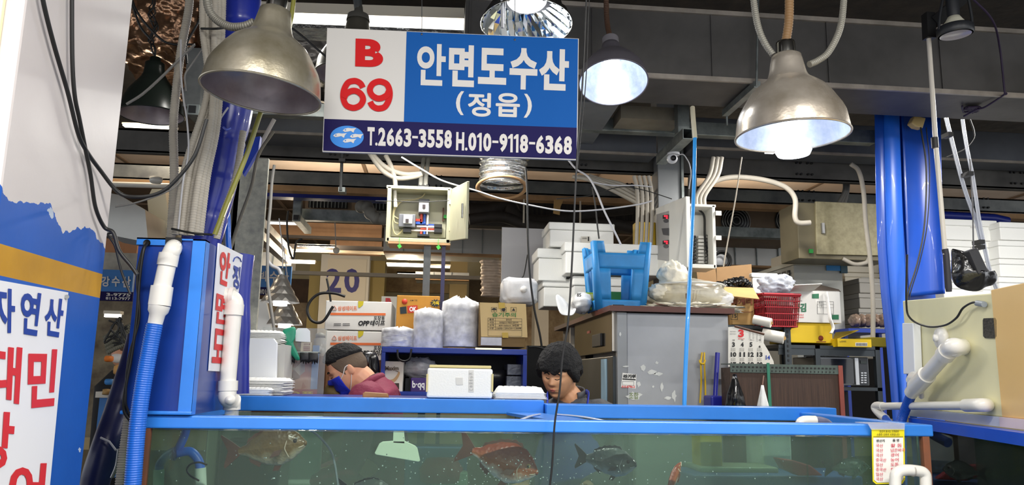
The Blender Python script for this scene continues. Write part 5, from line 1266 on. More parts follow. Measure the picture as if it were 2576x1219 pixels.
def brk(x0, y0, x1, y1, nm, vert):
    b = prim(mB(), x0, y0, x1, y1, Y + .07, Y + .145).build(nm, M('breaker_grey', '5c5e64', .4), t, bevel=.003)
    ix, iy = (0, 9) if vert else (12, 0)
    prim(mB(), x0 + (1 if vert else 12), y0 + 9 if vert else y0 + 1, x1 - (2 if vert else 8), y1 - (4 if vert else 9), Y + .06, Y + .07).build('face', M('breaker_white', 'd8d6d0', .4), b)
    cx, cy = (x0 + x1) / 2, (y0 + y1) / 2
    prim(mB(), cx - 4, cy - 4, cx + 4, cy + 5, Y + .052, Y + .06).build('switch', M('breaker_dark', '2c2426', .4), b)
brk(1053, 500, 1080, 536, 'breaker', True); brk(1003, 538, 1045, 570, 'breaker', False)
for (x0, y0, x1, y1, c) in ((1057, 536, 1063, 562, 'r'), (1065, 537, 1071, 562, 'b'), (1073, 537, 1078, 564, 'w'), (1046, 550, 1060, 556, 'r'), (1046, 557, 1066, 563, 'b'), (1048, 566, 1092, 571, 'w'), (1066, 563, 1094, 567, 'b'), (1058, 574, 1096, 577, 'r'), (1034, 578, 1092, 581, 'w'), (1057, 582, 1062, 590, 'r'), (1065, 582, 1070, 590, 'b'), (1073, 570, 1076, 590, 'w')):
    prim(mB(), x0, y0, x1, y1, Y + .10 + (.01 if x1 - x0 > 20 else 0), Y + .13).build('busbar', {'r': M('bus_red', 'd03a28', .4), 'b': M('bus_blue', '2850b0', .4), 'w': M('bus_white', 'e4dcdc', .4)}[c], t)
for (x0, y0, x1, y1) in ((1092, 563, 1112, 572), (1092, 574, 1112, 584), (1014, 574, 1034, 583), (1050, 588, 1080, 593)): prim(mB(), x0, y0, x1, y1, Y + .08, Y + .14).build('terminal_block', M('black', '101012'), t)
prim(mB(), 1113, 522, 1117, 556, Y + .13, Y + .14).build('earth_bar', M('brown_bar', '5a3826', .5), t)
prim(mB(), 1116, 540, 1126, 548, Y + .12, Y + .14).build('green_tie', M('green_bit', '2a9a3c', .5), t)
for q in ([(1070, 484), (1060, 496), (1038, 502), (1010, 505), (992, 520), (988, 550), (990, 580), (1000, 590), (1014, 577)], [(1010, 507), (996, 515), (990, 540), (1002, 550)], [(1008, 506), (992, 530), (992, 556), (1002, 562)]):
    mB().tube(cr([P(a, b, Y + .1) for a, b in q], 6), .004, 6).build('wire', M('wire_cream', 'c8bc90', .5), t)
mB().tube([P(993, 466, Y + .05), P(995, 520, Y + .06)], .011, 12).build('inner_conduit', M('pvc', 'e9e6de'), t)
for x, yy, yb in ((1005, 605, 622), (1103, 608, 630)):
    m = mB(); m.tube([P(x, yy - 8, Y - .01), P(x - 1, yy + 8, Y - .02)], .0015, 6); m.slab([P(x - 6, yy + 12, Y - .02), P(x + 1, yy + 7, Y - .02), P(x + 6, yy + 15, Y - .02), P(x - 1, yy + 20, Y - .02)], (0, .003, 0)); m.build('green_tag', M('tag_green', '3cae3c', .5), t)
bpx(mB(), 976, 609, 1133, 614, Y - .005, .18).build('wood_base', M('timber', 'b08a62'), t)
for x, w, lb, mm in ((1065, 9, 'dark galvanised post', M('galv_dark', '6a6c6c')), (1107, 5, 'navy post', M('navy_post', '2a2848', .4))):
    bpx(mB(), x - w, 614, x + w, 1200, Y + .02, .06).build('post', mm, t)
for x in (1060, 1072):
    mB().tube(cr([P(x + 6, 400, 4.9), P(x, 440, 4.75), P(x - 2, 470, Y + .1)], 6), .014, 12).build('feed_conduit', M('conduit_grey', '77766f', .5), t)
    mB().tube([P(x - 1, 466, Y + .09), P(x - 1, 472, Y + .1)], .018, 12).build('gland', M('steel', '9a9a98'), t)
# white control panel with red displays
Y = 4.45
t = thing('control_panel', 'white control box, door open with red digital displays, right of the tall blue hose', 'control box', P(1765, 672, Y))
wp_ = M('panel_white', 'dcdad2', .4); wg = M('panel_grey', 'b4b3ae', .5)
for (a, b, c, d) in ((1728, 515, 1735, 672), (1793, 516, 1801, 674), (1728, 513, 1801, 520), (1728, 664, 1801, 674)): prim(mB(), a, b, c, d, Y, Y + .18).build('side_wall', wp_, t, bevel=.003)
prim(mB(), 1733, 518, 1795, 668, Y + .16, Y + .18).build('back_plate', wg, t)
prim(mB(), 1740, 541, 1782, 668, Y + .145, Y + .16).build('inner_plate', M('panel_white', 'dcdad2'), t)
for i in range(8):
    y = 592 + i * 9
    prim(mB(), 1757, y, 1771, y + 7, Y + .10, Y + .145).build('contactor', M('breaker_white', 'd8d6d0'), t, bevel=.002)
    prim(mB(), 1742, y, 1751, y + 6, Y + .11, Y + .145).build('terminal', M('black', '101012'), t)
m = mB()
for i in range(8):
    y = 594 + i * 9; m = mB(); m.tube(cr([P(1772, y, Y + .1), P(1779, y - 3, Y + .09), P(1780, y + 5, Y + .09), P(1773, y + 5, Y + .1)], 5), .002, 5); m.build('wire', M('cable', '141414'), t)
for k in range(2): mB().tube(cr([P(1757 + k * 4, 527, Y + .1), P(1770 + k * 3, 545, Y + .1), P(1772 + k * 3, 600, Y + .1), P(1784 + k * 2, 664, Y + .1)], 8), .0035, 6).build('wire', M('cable', '141414'), t)
a, b = P(1729, 516, Y), P(1648, 520, 3.95); 
zt0, zb0_ = P(1727, 492, Y - .02).z, P(1727, 672, Y).z
A1, B1 = P(1727, 600, Y - .01), P(1650, 600, 4.85)
tn = (B1 - A1); n_ = V((tn.y, -tn.x, 0)).normalized(); n_ = n_ if n_.y < 0 else -n_
q = [V((A1.x, A1.y, zt0)), V((B1.x, B1.y, P(1650, 524, 4.85).z)), V((B1.x, B1.y, P(1650, 690, 4.85).z)), V((A1.x, A1.y, zb0_))]
dr = mB().slab(q, -n_ * .03).build('door', wp_, t, bevel=.004)
dp_ = Plane(A1 + n_ * .002, n_); dq = Plane(A1 + n_ * .004, n_); dq2 = Plane(A1 + n_ * .006, n_)
mB().slab(pquad(dp_, (1651, 539), (1682, 530), (1682, 656), (1651, 652)), -n_ * .001).build('window', M('win_grey', '9c9a98', .2), t)
for y in (540, 604):
    mB().slab(pquad(dq, (1667, y + 1), (1682, y - 1), (1682, y + 10), (1667, y + 10)), -n_ * .001).build('display', M('black', '101012'), t)
    m = mB(); wpx(m, '88', dq2, 1670, y + 1, 1680, y + 5, .03, lift=0); wpx(m, '8', dq2, 1675, y + 6, 1680, y + 9.5, .03, lift=0); m.build('digits', emission('led_red', 'ff2a3c', 2.5), t)
    mB().slab([dq(1675 + 6.5 * math.cos(a), y + 15 + 5 * math.sin(a)) for a in [i * PI / 8 for i in range(16)]], -n_ * .001).build('knob', M('knob_grey', '4c4c50', .4), t)
mB().slab(pquad(dq, (1664, 574), (1682, 573), (1682, 592), (1668, 590)), -n_ * .001).build('diagram', M('knob_grey', '4c4c50'), t)
for y in (535, 597):
    prim(mB(), 1801, y - 5, 1815, y + 6, Y - .01, Y).build('door_catch', M('panel_white', 'dcdad2'), t)
# cctv camera
s_ = scale_at(4.2); c = P(1691, 399, 4.15)
t = thing('security_camera', 'small white dome security camera under the grey square tube', 'camera', c)
mB().blob(c, (14 * s_, 14 * s_, 13 * s_), 24, 16).build('ball', M('cam_white', 'd8dade', .3, coat=.4), t)
mB().lathe([(0, .0), (7 * s_, .0), (7 * s_, -.01)], c + V((-.004, -14 * s_, -.005)), (0, 1, .2), 20).build('lens', M('black', '101012'), t)
mB().lathe([(16 * s_, 0), (16 * s_, .012), (0, .014)], c + V((.008, 0, 10 * s_)), (0, 0, 1), 24).build('base', M('cam_white', 'd8dade'), t)
mB().tube(cr([c + V((.03, 0, .02)), P(1718, 388, 4.15), P(1728, 400, 4.15), P(1735, 415, 4.15), P(1738, 440, 4.15), P(1733, 475, 4.15)], 6), .003, 6).build('lead', M('wire_white', 'b8b8bc'), t)
# yellow box, grey panel
bx4('yellow metal box behind the grey conduits left of the control panel', 'yellow_box', 'box', 1601, 558, 1650, 640, 4.95, .1, M('box_yellow', 'c8a418', .5))
gp = thing('hanging_sheet', 'plain light grey sheet hanging behind the foam boxes', 'panel', P(1320, 740, 5.6))
mB().slab(pquad(YP(5.6), (1263, 571), (1382, 576), (1384, 760), (1260, 760)), (0, .01, 0)).build('sheet', M('sheet_grey', 'b9b8bb', .5), gp)
# large beige distribution box right
Y = 5.0
t = thing('distribution_box', 'closed beige metal distribution box left of the blue column', 'electrical box', P(2110, 660, Y))
tb = M('elec_tan', 'a09878', .5, .1, hex2='8a8264', vs=30, det=6)
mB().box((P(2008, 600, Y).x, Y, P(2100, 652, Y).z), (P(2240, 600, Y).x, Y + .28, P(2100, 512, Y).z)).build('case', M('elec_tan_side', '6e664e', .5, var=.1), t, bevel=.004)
mB().slab(pquad(YP(Y - .02), (2052, 506), (2240, 514), (2240, 643), (2055, 639)), (0, .02, 0)).build('door', tb, t, bevel=.003)
bpx(mB(), 2068, 560, 2075, 586, Y - .04, .02).build('handle', M('steel', '9a9a98'), t)
bpx(mB(), 2036, 626, 2046, 636, Y - .03, .01).build('green_padlock', M('lock_green', '2a8a3a', .5), t)
mB().tube(cr([P(2120, 650, Y), P(2150, 664, Y - .02), P(2178, 660, Y - .02), P(2185, 650, Y)], 6), .014, 8).build('lower_hose', M('conduit', 'b4ada0'), t)
# ================================================================== shelving and goods right of the fridge
rk = thing('metal_rack', 'dark slotted angle rack holding the microwave and yellow cartons', 'rack', (P(2060, 900, 4.5).x, 4.5, 0))
rd = M('rack_dark', '3a4044', .45, .4, var=.1)
zs1, zs2 = P(2060, 868, 4.5).z, P(2060, 972, 4.5).z
x0, x1 = P(1960, 900, 4.5).x, P(2215, 900, 4.5).x
for z, xx0 in ((zs1, x0), (zs2, P(2050, 900, 4.5).x), (.6, x0)): mB().box((xx0, 4.5, z - .02), (x1, 5.0, z)).build('shelf', rd, rk)
for x in (P(2052, 900, 4.5).x, x1 - .03):
    for y in (4.5, 4.97): mB().box((x, y, 0), (x + .03, y + .03, zs1)).build('post', rd, rk)
mB().box((P(1972, 900, 4.5).x, 4.48, 0), (P(1988, 900, 4.5).x, 4.5, P(1980, 815, 4.5).z)).build('front_post', rd, rk)
for i in range(12): mB().box((P(1978, 900, 4.5).x, 4.477, P(1980, 825 + i * 12, 4.5).z), (P(1982, 900, 4.5).x, 4.48, P(1980, 819 + i * 12, 4.5).z)).build('slot', M('black', '101012'), rk)
mB().box((P(1836, 820, 4.4).x, 4.5, P(1900, 818, 4.5).z - .02), (P(1990, 820, 4.5).x, 5.0, P(1900, 818, 4.5).z)).build('upper_shelf', rd, rk)
mB().box((x0, 4.505, zs1 - .06), (x1, 4.51, zs1 - .02)).build('shelf_edge', rd, rk)
# microwave
t = thing('microwave', 'silver and black microwave on the dark rack', 'microwave', P(2122, 972, 4.55))
bpx(mB(), 2062, 897, 2186, 969, 4.55, .36).build('case', M('mw_silver', '8a8c8e', .35, .5), t, bevel=.006)
bpx(mB(), 2066, 902, 2152, 964, 4.54, .01).build('door', M('mw_glass', '1c1e20', .12, coat=.5), t)
bpx(mB(), 2152, 900, 2161, 967, 4.53, .02).build('handle', M('mw_handle', 'c4c6c8', .3, .5), t)
bpx(mB(), 2162, 900, 2184, 967, 4.54, .01).build('control_panel', M('mw_panel', '2c2e32', .3), t)
bpx(mB(), 2165, 906, 2181, 914, 4.535, .006).build('display', M('mw_display', '0c1a14', .2), t)
for i in range(5):
    for j in range(2): bpx(mB(), 2166 + j * 8, 936 + i * 6, 2172 + j * 8, 939 + i * 6, 4.535, .006).build('button', M('mw_handle', 'c4c6c8'), t)
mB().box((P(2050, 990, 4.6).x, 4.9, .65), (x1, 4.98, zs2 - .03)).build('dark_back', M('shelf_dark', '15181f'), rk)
bpx(mB(), 2070, 890, 2120, 896, 4.6, .2)
single('white_tray_lid', bpx(mB(), 2060, 891, 2132, 896, 4.6, .2), M('white_plastic', 'eceef0'), 'thin white lid lying on top of the microwave', 'lid')
# yellow cartons
yc = M('carton_yellow', 'e0bc10', .6, var=.05)
t = bx4('taller yellow carton with a lion mark under the white laver box', 'carton', 'carton', 1987, 812, 2094, 862, 4.52, .3, yc)
pl = YP(4.518); m = mB(); m.lathe([(0, .001), (.016, .001), (.016, 0)], pl(2065, 850), (0, -1, 0), 16); m.slab(pquad(pl, (2054, 858), (2078, 858), (2078, 860), (2054, 860)), (0, .001, 0)); m.build('brown_print', M('ink_brown', '8a3a20'), t)
t = thing('carton', 'low open yellow carton with barcode beside the taller yellow one', 'carton', P(2145, 870, 4.45))
bpx(mB(), 2107, 852, 2192, 872, 4.45, .35).build('body', yc, t)
m = mB(); m.add([P(2094, 856, 4.5), P(2102, 836, 4.85), P(2160, 830, 4.85), P(2107, 852, 4.47)], [(0, 1, 2, 3)]); m.build('flap', yc, t, solid=.004)
m = mB(); m.slab([P(2094, 858, 4.5), P(2107, 856, 4.46), P(2107, 872, 4.46), P(2096, 872, 4.5)], (0, .01, 0)); m.build('side', yc, t)
pl = YP(4.448); m = mB()
m.slab(pquad(pl, (2152, 861), (2182, 861), (2182, 870), (2152, 870)), (0, .0005, 0)); m.build('barcode_field', M('white_print', 'f2f0ea'), t)
pl = YP(4.447); m = mB()
for i in range(14): m.slab(pquad(pl, (2154 + i * 2, 862), (2155 + i * 2, 862), (2155 + i * 2, 869), (2154 + i * 2, 869)), (0, .0004, 0))
wpx(m, '노란커피', pl, 2112, 856, 2128, 861, .01); m.build('print', M('ink_black', '17171a'), t)
bx4('plain shadowy yellow carton at the right end of the dark rack', 'carton', 'carton', 2190, 848, 2238, 872, 4.6, .3, M('carton_yellow_shaded', '9a8a1c', .6))  # yellow card, its shade put into the darker base colour
# white laver carton
t = thing('carton', 'white carton with green Korean lettering and raised flaps above the yellow carton', 'carton', P(2050, 812, 4.5))
bpx(mB(), 1986, 730, 2115, 811, 4.5, .38).build('body', wc, t, bevel=.003)
m = mB(); m.add([P(1988, 732, 4.5), P(2044, 731, 4.5), P(2068, 713, 4.35), P(2000, 716, 4.35)], [(0, 1, 2, 3)]); m.build('flap', wc, t, solid=.004)
m = mB(); m.add([P(2044, 731, 4.5), P(2115, 733, 4.5), P(2110, 728, 4.8), P(2062, 716, 4.8)], [(0, 1, 2, 3)]); m.build('dark_opening', M('carton_inside', '3a3028', .8), t, solid=.004)
pl = YP(4.498)
m = mB(); wpx(m, '골김', pl, 1996, 762, 2028, 784, .04); m.slab(pquad(pl, (2043, 739), (2060, 738), (2060, 750), (2043, 750)), (0, .0005, 0)); m.slab(pquad(pl, (2093, 791), (2110, 791), (2110, 803), (2093, 803)), (0, .0005, 0)); m.build('green_print', M('ink_green2', '1f6a48', .5), t)
m = mB(); wpx(m, '건식품주식회사', pl, 1989, 789, 2022, 794, .01); wpx(m, '(042) 037-8283', pl, 1989, 796, 2022, 800, .01); m.build('red_print', M('ink_red', 'd82a30'), t)
m = mB(); wpx(m, '대장으로 직송', pl, 1990, 754, 2018, 758, .0); frame(m, pl, 2056, 757, 2097, 789, .7); frame(m, pl, 2056, 764, 2097, 773, .5)
m.slab(pquad(pl, (2071, 757), (2071.6, 757), (2071.6, 789), (2071, 789)), (0, .0004, 0)); wpx(m, '품명', pl, 2059, 758, 2069, 763, .0); wpx(m, '수량', pl, 2059, 766, 2069, 771, .0); m.build('grey_print', M('ink_grey', '55565a', .5), t)
mB().tube(cr([P(2078, 734, 4.47), P(2084, 770, 4.46), P(2088, 800, 4.45), P(2096, 824, 4.44), P(2090, 838, 4.44)], 6), .018, 8, flat=.3).build('white_strip', M('bag_white', 'e8e8e6'), t)
# open brown carton with black bags
t = thing('carton', 'open brown noodle carton with wide flap, filled with black bags', 'carton', P(1850, 818, 4.55))
bpx(mB(), 1842, 745, 1897, 816, 4.55, .4).build('front_panel', M('carton', 'b8935c'), t)
bpx(mB(), 1770, 720, 1842, 816, 4.6, .35).build('body', M('carton_dk2', '8f7048', .8), t)
m = mB(); m.add([P(1810, 722, 4.55), P(1894, 724, 4.55), P(1910, 752, 4.3), P(1836, 744, 4.3)], [(0, 1, 2, 3)]); m.build('front_flap', M('carton', 'b8935c'), t, solid=.004)
m = mB(); m.add([P(1750, 668, 4.95), P(1800, 672, 4.95), P(1804, 722, 4.95), P(1758, 730, 4.95)], [(0, 1, 2, 3)]); m.add([P(1802, 672, 4.97), P(1890, 664, 4.95), P(1893, 722, 4.95), P(1804, 724, 4.97)], [(0, 1, 2, 3)]); m.build('back_flap', M('carton_pale2', 'a5825a', .8, var=.1), t, solid=.004)
pl = YP(4.548)
m = mB(); wpx(m, '짜파게티', pl, 1822, 752, 1892, 770, .04, slx=-.06); m.slab(pquad(YP(4.5485), (1800, 785), (1894, 783), (1894, 784.5), (1800, 786.5)), (0, .0004, 0)); m.build('brown_print', M('ink_brown2', '7a3a1c', .6), t)
m = mB(); frame(m, pl, 1838, 785, 1856, 803, 1); wpx(m, '15', pl, 1842, 789, 1853, 799, .02); m.build('black_print', M('ink_black', '17171a'), t)
for i, (x, y, w) in enumerate(((1812, 722, .04), (1836, 716, .05), (1858, 712, .055), (1872, 722, .04))):
    bag(('leftmost', 'second', 'third', 'rightmost')[i] + ' shiny black bag bulging out of the open brown carton', P(x, y, 4.72), (w, .08, .035), 50 + i, M('bag_black', '141416', .2, coat=.5, bump=.8, bs=16), .4)
# red basket
t = thing('basket', 'red plastic basket with slotted sides on the rack, bag on top', 'basket', P(1943, 820, 4.42))
rb_ = M('basket_red', 'a01c28', .4)
Yb = 4.42; s_ = scale_at(Yb); cx = P(1945, 780, Yb + .12)
zt_b, zb_b = P(1945, 740, Yb).z, P(1945, 820, Yb).z
wt2, wb2 = 49 * s_, 42 * s_; dp2 = .13
m = mB()
def bside(v, k):  # corners at height v
    w = wb2 + (wt2 - wb2) * v; d_ = dp2 * (.85 + .15 * v); z = zb_b + (zt_b - zb_b) * v
    return [V((cx.x - w, cx.y - d_, z)), V((cx.x + w, cx.y - d_, z)), V((cx.x + w, cx.y + d_, z)), V((cx.x - w, cx.y + d_, z))][k % 4]
for k in range(4):
    n = 17 if k % 2 == 0 else 12
    for i in range(n + 1):
        f = i / n; m.tube([bside(0, k).lerp(bside(0, k + 1), f), bside(1, k).lerp(bside(1, k + 1), f)], .0028, 4, caps=False)
    for v in (0, .2, .4, .6, .8, .95): m.tube([bside(v, k), bside(v, k + 1)], .0035, 5, caps=False)
    m.tube([bside(1, k), bside(1, k + 1)], .009, 6)
m.slab([bside(.01, i) for i in range(4)], (0, 0, .004)); m.build('lattice', rb_, t)
m = mB(); m.box((cx.x - wb2 * .85, cx.y - dp2 * .7, zb_b + .01), (cx.x + wb2 * .85, cx.y + dp2 * .7, zb_b + .13)); m.build('dark_contents', M('basket_dark', '4a1418', .8), t)
bag('grey white plastic bag swelling over the top of the red basket', P(1952, 716, Yb + .12), (.105, .1, .062), 61, clear('bag_film3', 'd8dce4', milk=.55, milkc='ccd0da', rough=.3, gloss=.06, noise_s=10), .3)
foam_box('white polystyrene lid leaning behind the plastic bag on the red basket', 1891, 686, 1958, 738, 4.85, .05)
# rolls
for i, (x0_, y0_, x1_, y1_, lb) in enumerate(((1896, 803, 1940, 812, 'white paper roll lying under the red basket'), (1918, 840, 1972, 850, 'larger wrapped white roll under the slotted shelf beside the calendar'))):
    r_ = (12, 15)[i] * scale_at(4.4)
    t = thing('paper_roll', lb, 'roll', P((x0_ + x1_) / 2, y1_ + 10, 4.38)); mB().tube([P(x0_, y0_, 4.42), P(x1_, y1_, 4.36)], r_, 20).build('roll', M('paper_white', 'e4e0d6', .6), t)
    mB().tube([P(x1_, y1_, 4.359), P(x1_ + .6, y1_, 4.355)], r_ * .35, 12).build('core', M('carton', 'b8935c'), t)
# calendar
Yc = 3.86
t = thing('calendar', 'paper wall calendar page for March with large black dates, curling, right of the refrigerator', 'calendar', P(1885, 915, Yc))
pl = YP(Yc)
m = mB(); m.slab(pquad(pl, (1832, 822), (1850, 821), (1918, 838), (1922, 850), (1921, 862), (1932, 880), (1946, 908), (1948, 922), (1832, 922)), (0, .003, 0)); m.build('page', M('paper_white', 'e4e0d6'), t)
m = mB(); m.slab(pquad(YP(Yc + .006), (1870, 824), (1922, 836), (1920, 900), (1880, 880)), (0, .01, 0)); m.build('rear_pages', M('paper_white', 'e4e0d6'), t)
mB().tube([P(1848, 820, Yc), P(1922, 840, Yc)], .006, 8).build('binding', M('brown_bar', '5a3826'), t)
pl = YP(Yc - .0006)
m = mB(); wpx(m, '3', pl, 1857, 828, 1871, 848, .05); wpx(m, 'MARCH', pl, 1857, 850, 1872, 853, .01); m.build('red_print', M('ink_red', 'd82a30'), t)
m = mB()
for r, row in enumerate((('3', '4', '5', '6'), ('10', '11', '12', '13'), ('17', '18', '19', '20'))):
    for k, d_ in enumerate(row):
        x = 1845 + k * 22 + (0 if r else 0); y = 866 + r * 25; w = 3.5 * len(d_)
        if r == 0 and k == 3: wpx(m, d_, pl, x - 2.5, y + 2, x + 2.5, y + 8, .04)
        else: wpx(m, d_, pl, x - w, y - 6, x + w, y + 6, .05)
wk = '월화수목'
for k, ch in enumerate(wk): wpx(m, ch, pl, 1842 + k * 22, 853, 1848 + k * 22, 857, .0)
for r in range(2):
    for k in range(4):
        for j in range(3): m.slab(pquad(pl, (1837 + k * 22, 875 + r * 25 + j * 3), (1852 + k * 22, 875 + r * 25 + j * 3), (1852 + k * 22, 875.8 + r * 25 + j * 3), (1837 + k * 22, 875.8 + r * 25 + j * 3)), (0, .0002, 0)) if False else wpx(m, '음력표', pl, 1838 + k * 22, 875 + r * 25 + j * 3, 1850 + k * 22, 877 + r * 25 + j * 3, .0)
m.build('black_print', M('ink_black', '17171a'), t)
m = mB(); wpx(m, '14', pl, 1926, 893, 1937, 904, .04); m.build('blue_print', M('ink_blue', '1c3f9c'), t)
m = mB()
for i in range(6):
    for j in range(4): wpx(m, str(10 + (i * 4 + j) % 19), pl, 1884 + j * 9, 832 + j * 2 + i * 4, 1888 + j * 9, 834.5 + j * 2 + i * 4, .0)
for i in range(2): wpx(m, '행운약국광고', pl, 1836, 832 + i * 6, 1852, 835 + i * 6, .0)
m.build('small_print', M('ink_grey', '55565a'), t)
# finned radiator
Yr = 3.62
t = thing('radiator_coil', 'rusty brown finned coil with perforated green angle top, right of the refrigerator', 'radiator', P(1975, 1050, Yr))
xa_, xb_ = P(1838, 980, Yr).x, P(2112, 980, Yr).x; za_, zb2_ = P(1975, 1060, Yr).z, P(1975, 916, Yr).z
rc = M('coil_brown', '3c2e28', .6, .3, hex2='5a4438', vs=5, stretch=(60, 1, 1), bump=.4, bs=30)
mB().box((xa_, Yr, za_ - .5), (xb_, Yr + .12, zb2_ - .02)).build('fins', rc, t)
gr_ = M('angle_green', '5c6a64', .5, .5, hex2='464e4a', vs=8)
mB().box((xa_, Yr - .006, zb2_ - .042), (xb_, Yr, zb2_)).build('top_angle', gr_, t)
mB().box((xa_, Yr, zb2_ - .004), (xb_, Yr + .12, zb2_)).build('top_plate', gr_, t)
for r in range(2):
    m = mB()
    for i in range(27):
        x = xa_ + .01 + i * (xb_ - xa_ - .02) / 27; z = zb2_ - .016 - r * .017
        m.box((x, Yr - .0075, z - .004), (x + (.010 if r == 0 else .004), Yr - .006, z + .004))
    o = m.build('slot_row', M('black', '101012'), t); o['kind'] = 'stuff'
mB().box((xb_ - .004, Yr - .008, za_ - .5), (xb_ + .018, Yr + .13, zb2_)).build('red_end', M('red_oxide', '8a4034', .6, var=.2), t)
single('green_strap', mB().slab(pquad(YP(Yr - .01), (1929, 912), (1936, 912), (1942, 1030), (1934, 1030)), (0, .004, 0)), M('strap_green', '2c7a60', .5), 'dark green strap hanging over the rusty finned coil', 'strap')
t = thing('white_bag', 'small white tied plastic bag hanging like a cone in front of the coil', 'bag', P(1913, 1030, 3.5))
c = P(1918, 968, 3.5); s_ = scale_at(3.5)
mB().lathe([(0, 0), (3 * s_, 0), (5 * s_, -12 * s_), (13 * s_, -48 * s_), (17 * s_, -66 * s_), (0, -68 * s_)], c, (0, 0, 1), 24, mod=lambda j, k, a: 1 + .12 * math.sin(a * 5)).build('bag', M('bag_white', 'e8e8e6'), t)
mB().tube([c, P(1921, 945, 3.55)], .004, 6).build('knot', M('brown_bar', '5a3826'), t)
t = thing('black_bag', 'black tied plastic bag hanging left of the small white bag', 'bag', P(1847, 1030, 3.5)); c = P(1848, 940, 3.55)
mB().lathe([(0, 0), (4 * s_, 0), (7 * s_, -14 * s_), (17 * s_, -50 * s_), (24 * s_, -90 * s_), (0, -92 * s_)], c, (0, 0, 1), 30, mod=lambda j, k, a: 1 + .18 * math.sin(a * 4 + j)).build('bag', M('bag_black', '141416'), t)
# outdoor AC unit
Ya = 5.3
t = thing('condenser_unit', 'grey white condenser unit with black grille behind the white carton', 'air conditioner', P(2060, 840, Ya))
ac = M('ac_white', 'a9aaa4', .5, var=.1, vs=2)
xl_, xr2 = P(1998, 700, Ya).x, P(2120, 700, Ya).x; zt3, zb3 = P(2060, 668, Ya).z, 1.45
mB().box((xl_, Ya, zb3), (xr2, Ya + .9, zt3)).build('case', ac, t, bevel=.005)
mB().box((xl_ - .005, Ya - .01, zt3), (xr2 + .03, Ya + .91, zt3 + .03)).build('top_cover', M('ac_top', 'c4c2b4', .5), t, bevel=.003)
mB().box((xl_ - .012, Ya + .06, zt3 - .30), (xl_ - .001, Ya + .8, zt3 - .03)).build('grille_opening', M('black', '101012'), t)
for i in range(7): mB().box((xl_ - .016, Ya + .05, zt3 - .06 - i * .04), (xl_ - .012, Ya + .82, zt3 - .05 - i * .04)).build('grille_bar', ac, t)
for i in range(9): mB().box((xl_ - .017, Ya + .08 + i * .09, zt3 - .30), (xl_ - .013, Ya + .09 + i * .09, zt3 - .03)).build('grille_bar', ac, t)
mB().box((P(2078, 700, Ya).x, Ya - .014, zt3 - .035), (xr2 + .02, Ya - .011, zt3 + .015)).build('blue_tape', M('tape_blue', '1a78b8', .4), t)
mB().box((xr2 - .02, Ya - .02, zt3 - .05), (xr2 + .03, Ya, zt3 + .03)).build('corner_bracket', M('bracket_teal', '3a5a68', .5), t)
mB().box((1.9, 5.32, 0), (xr2, 6.1, 1.45)).build('stand', M('rack_dark', '3a4044'), t)
# fan cooler high up
Yf = 7.0
t = thing('cooler_unit', 'brown cooler with two black round fan grilles behind the control panel', 'cooler', P(1910, 596, Yf))
bpx(mB(), 1795, 505, 2020, 597, Yf, .6).build('case', M('cooler_brown', '8a745c', .6, hex2='6c5a48', vs=2), t)
for x in (1850, 1985):
    c = P(x, 556, Yf - .01); s_ = scale_at(Yf)
    g = mB().lathe([(0, 0), (38 * s_, 0), (38 * s_, -.02)], c, (0, -1, 0), 32).build('fan_opening', M('black', '101012'), t)
    for r_ in (10, 17, 24, 31, 37): mB().lathe([((r_ + math.cos(a)) * s_, math.sin(a) * s_) for a in [i * PI / 3 for i in range(7)]], c + V((0, -.03, 0)), (0, -1, 0), 28).build('guard_ring', M('steel', '9a9a98'), g)
bpx(mB(), 1795, 598, 2060, 614, Yf - .1, .1)
single('support_rail', bpx(mB(), 1780, 572, 2010, 596, Yf - .2, .1), M('galv', '9aa09e'), 'galvanised rail carrying the brown cooler with two fans', 'rail')
t = thing('cooler_unit', 'dark cooler with barred grille above the galvanised rail left of the fuse box', 'cooler', P(840, 528, 7.4))
bpx(mB(), 768, 484, 900, 530, 7.4, .5).build('case', M('cooler_brown', '8a745c'), t)
bpx(mB(), 776, 488, 874, 522, 7.37, .03).build('opening', M('black', '101012'), t)
for i in range(11): bpx(mB(), 780 + i * 9, 488, 781.5 + i * 9, 522, 7.35, .02).build('bar', M('galv', '9aa09e'), t)
t = thing('cooler_unit', 'second barred cooler half hidden behind the left edge of the fuse box', 'cooler', P(950, 528, 7.4))
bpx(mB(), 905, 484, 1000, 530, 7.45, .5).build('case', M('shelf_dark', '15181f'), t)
for i in range(8): bpx(mB(), 910 + i * 9, 488, 911.5 + i * 9, 526, 7.42, .02).build('bar', M('galv', '9aa09e'), t)
single('insulated_pipe', mB().tube(cr([P(905, 520, 6.6), P(925, 522, 6.5), P(935, 540, 6.4), P(955, 550, 6.4), P(985, 545, 6.4), P(1010, 540, 6.4)], 8), [.05 + .006 * math.sin(i) for i in range(41)], 16), M('lagging', '8c8a84', .6, var=.2, bump=.6, bs=12), 'grey lagged pipe bending into the left side of the fuse box', 'pipe')
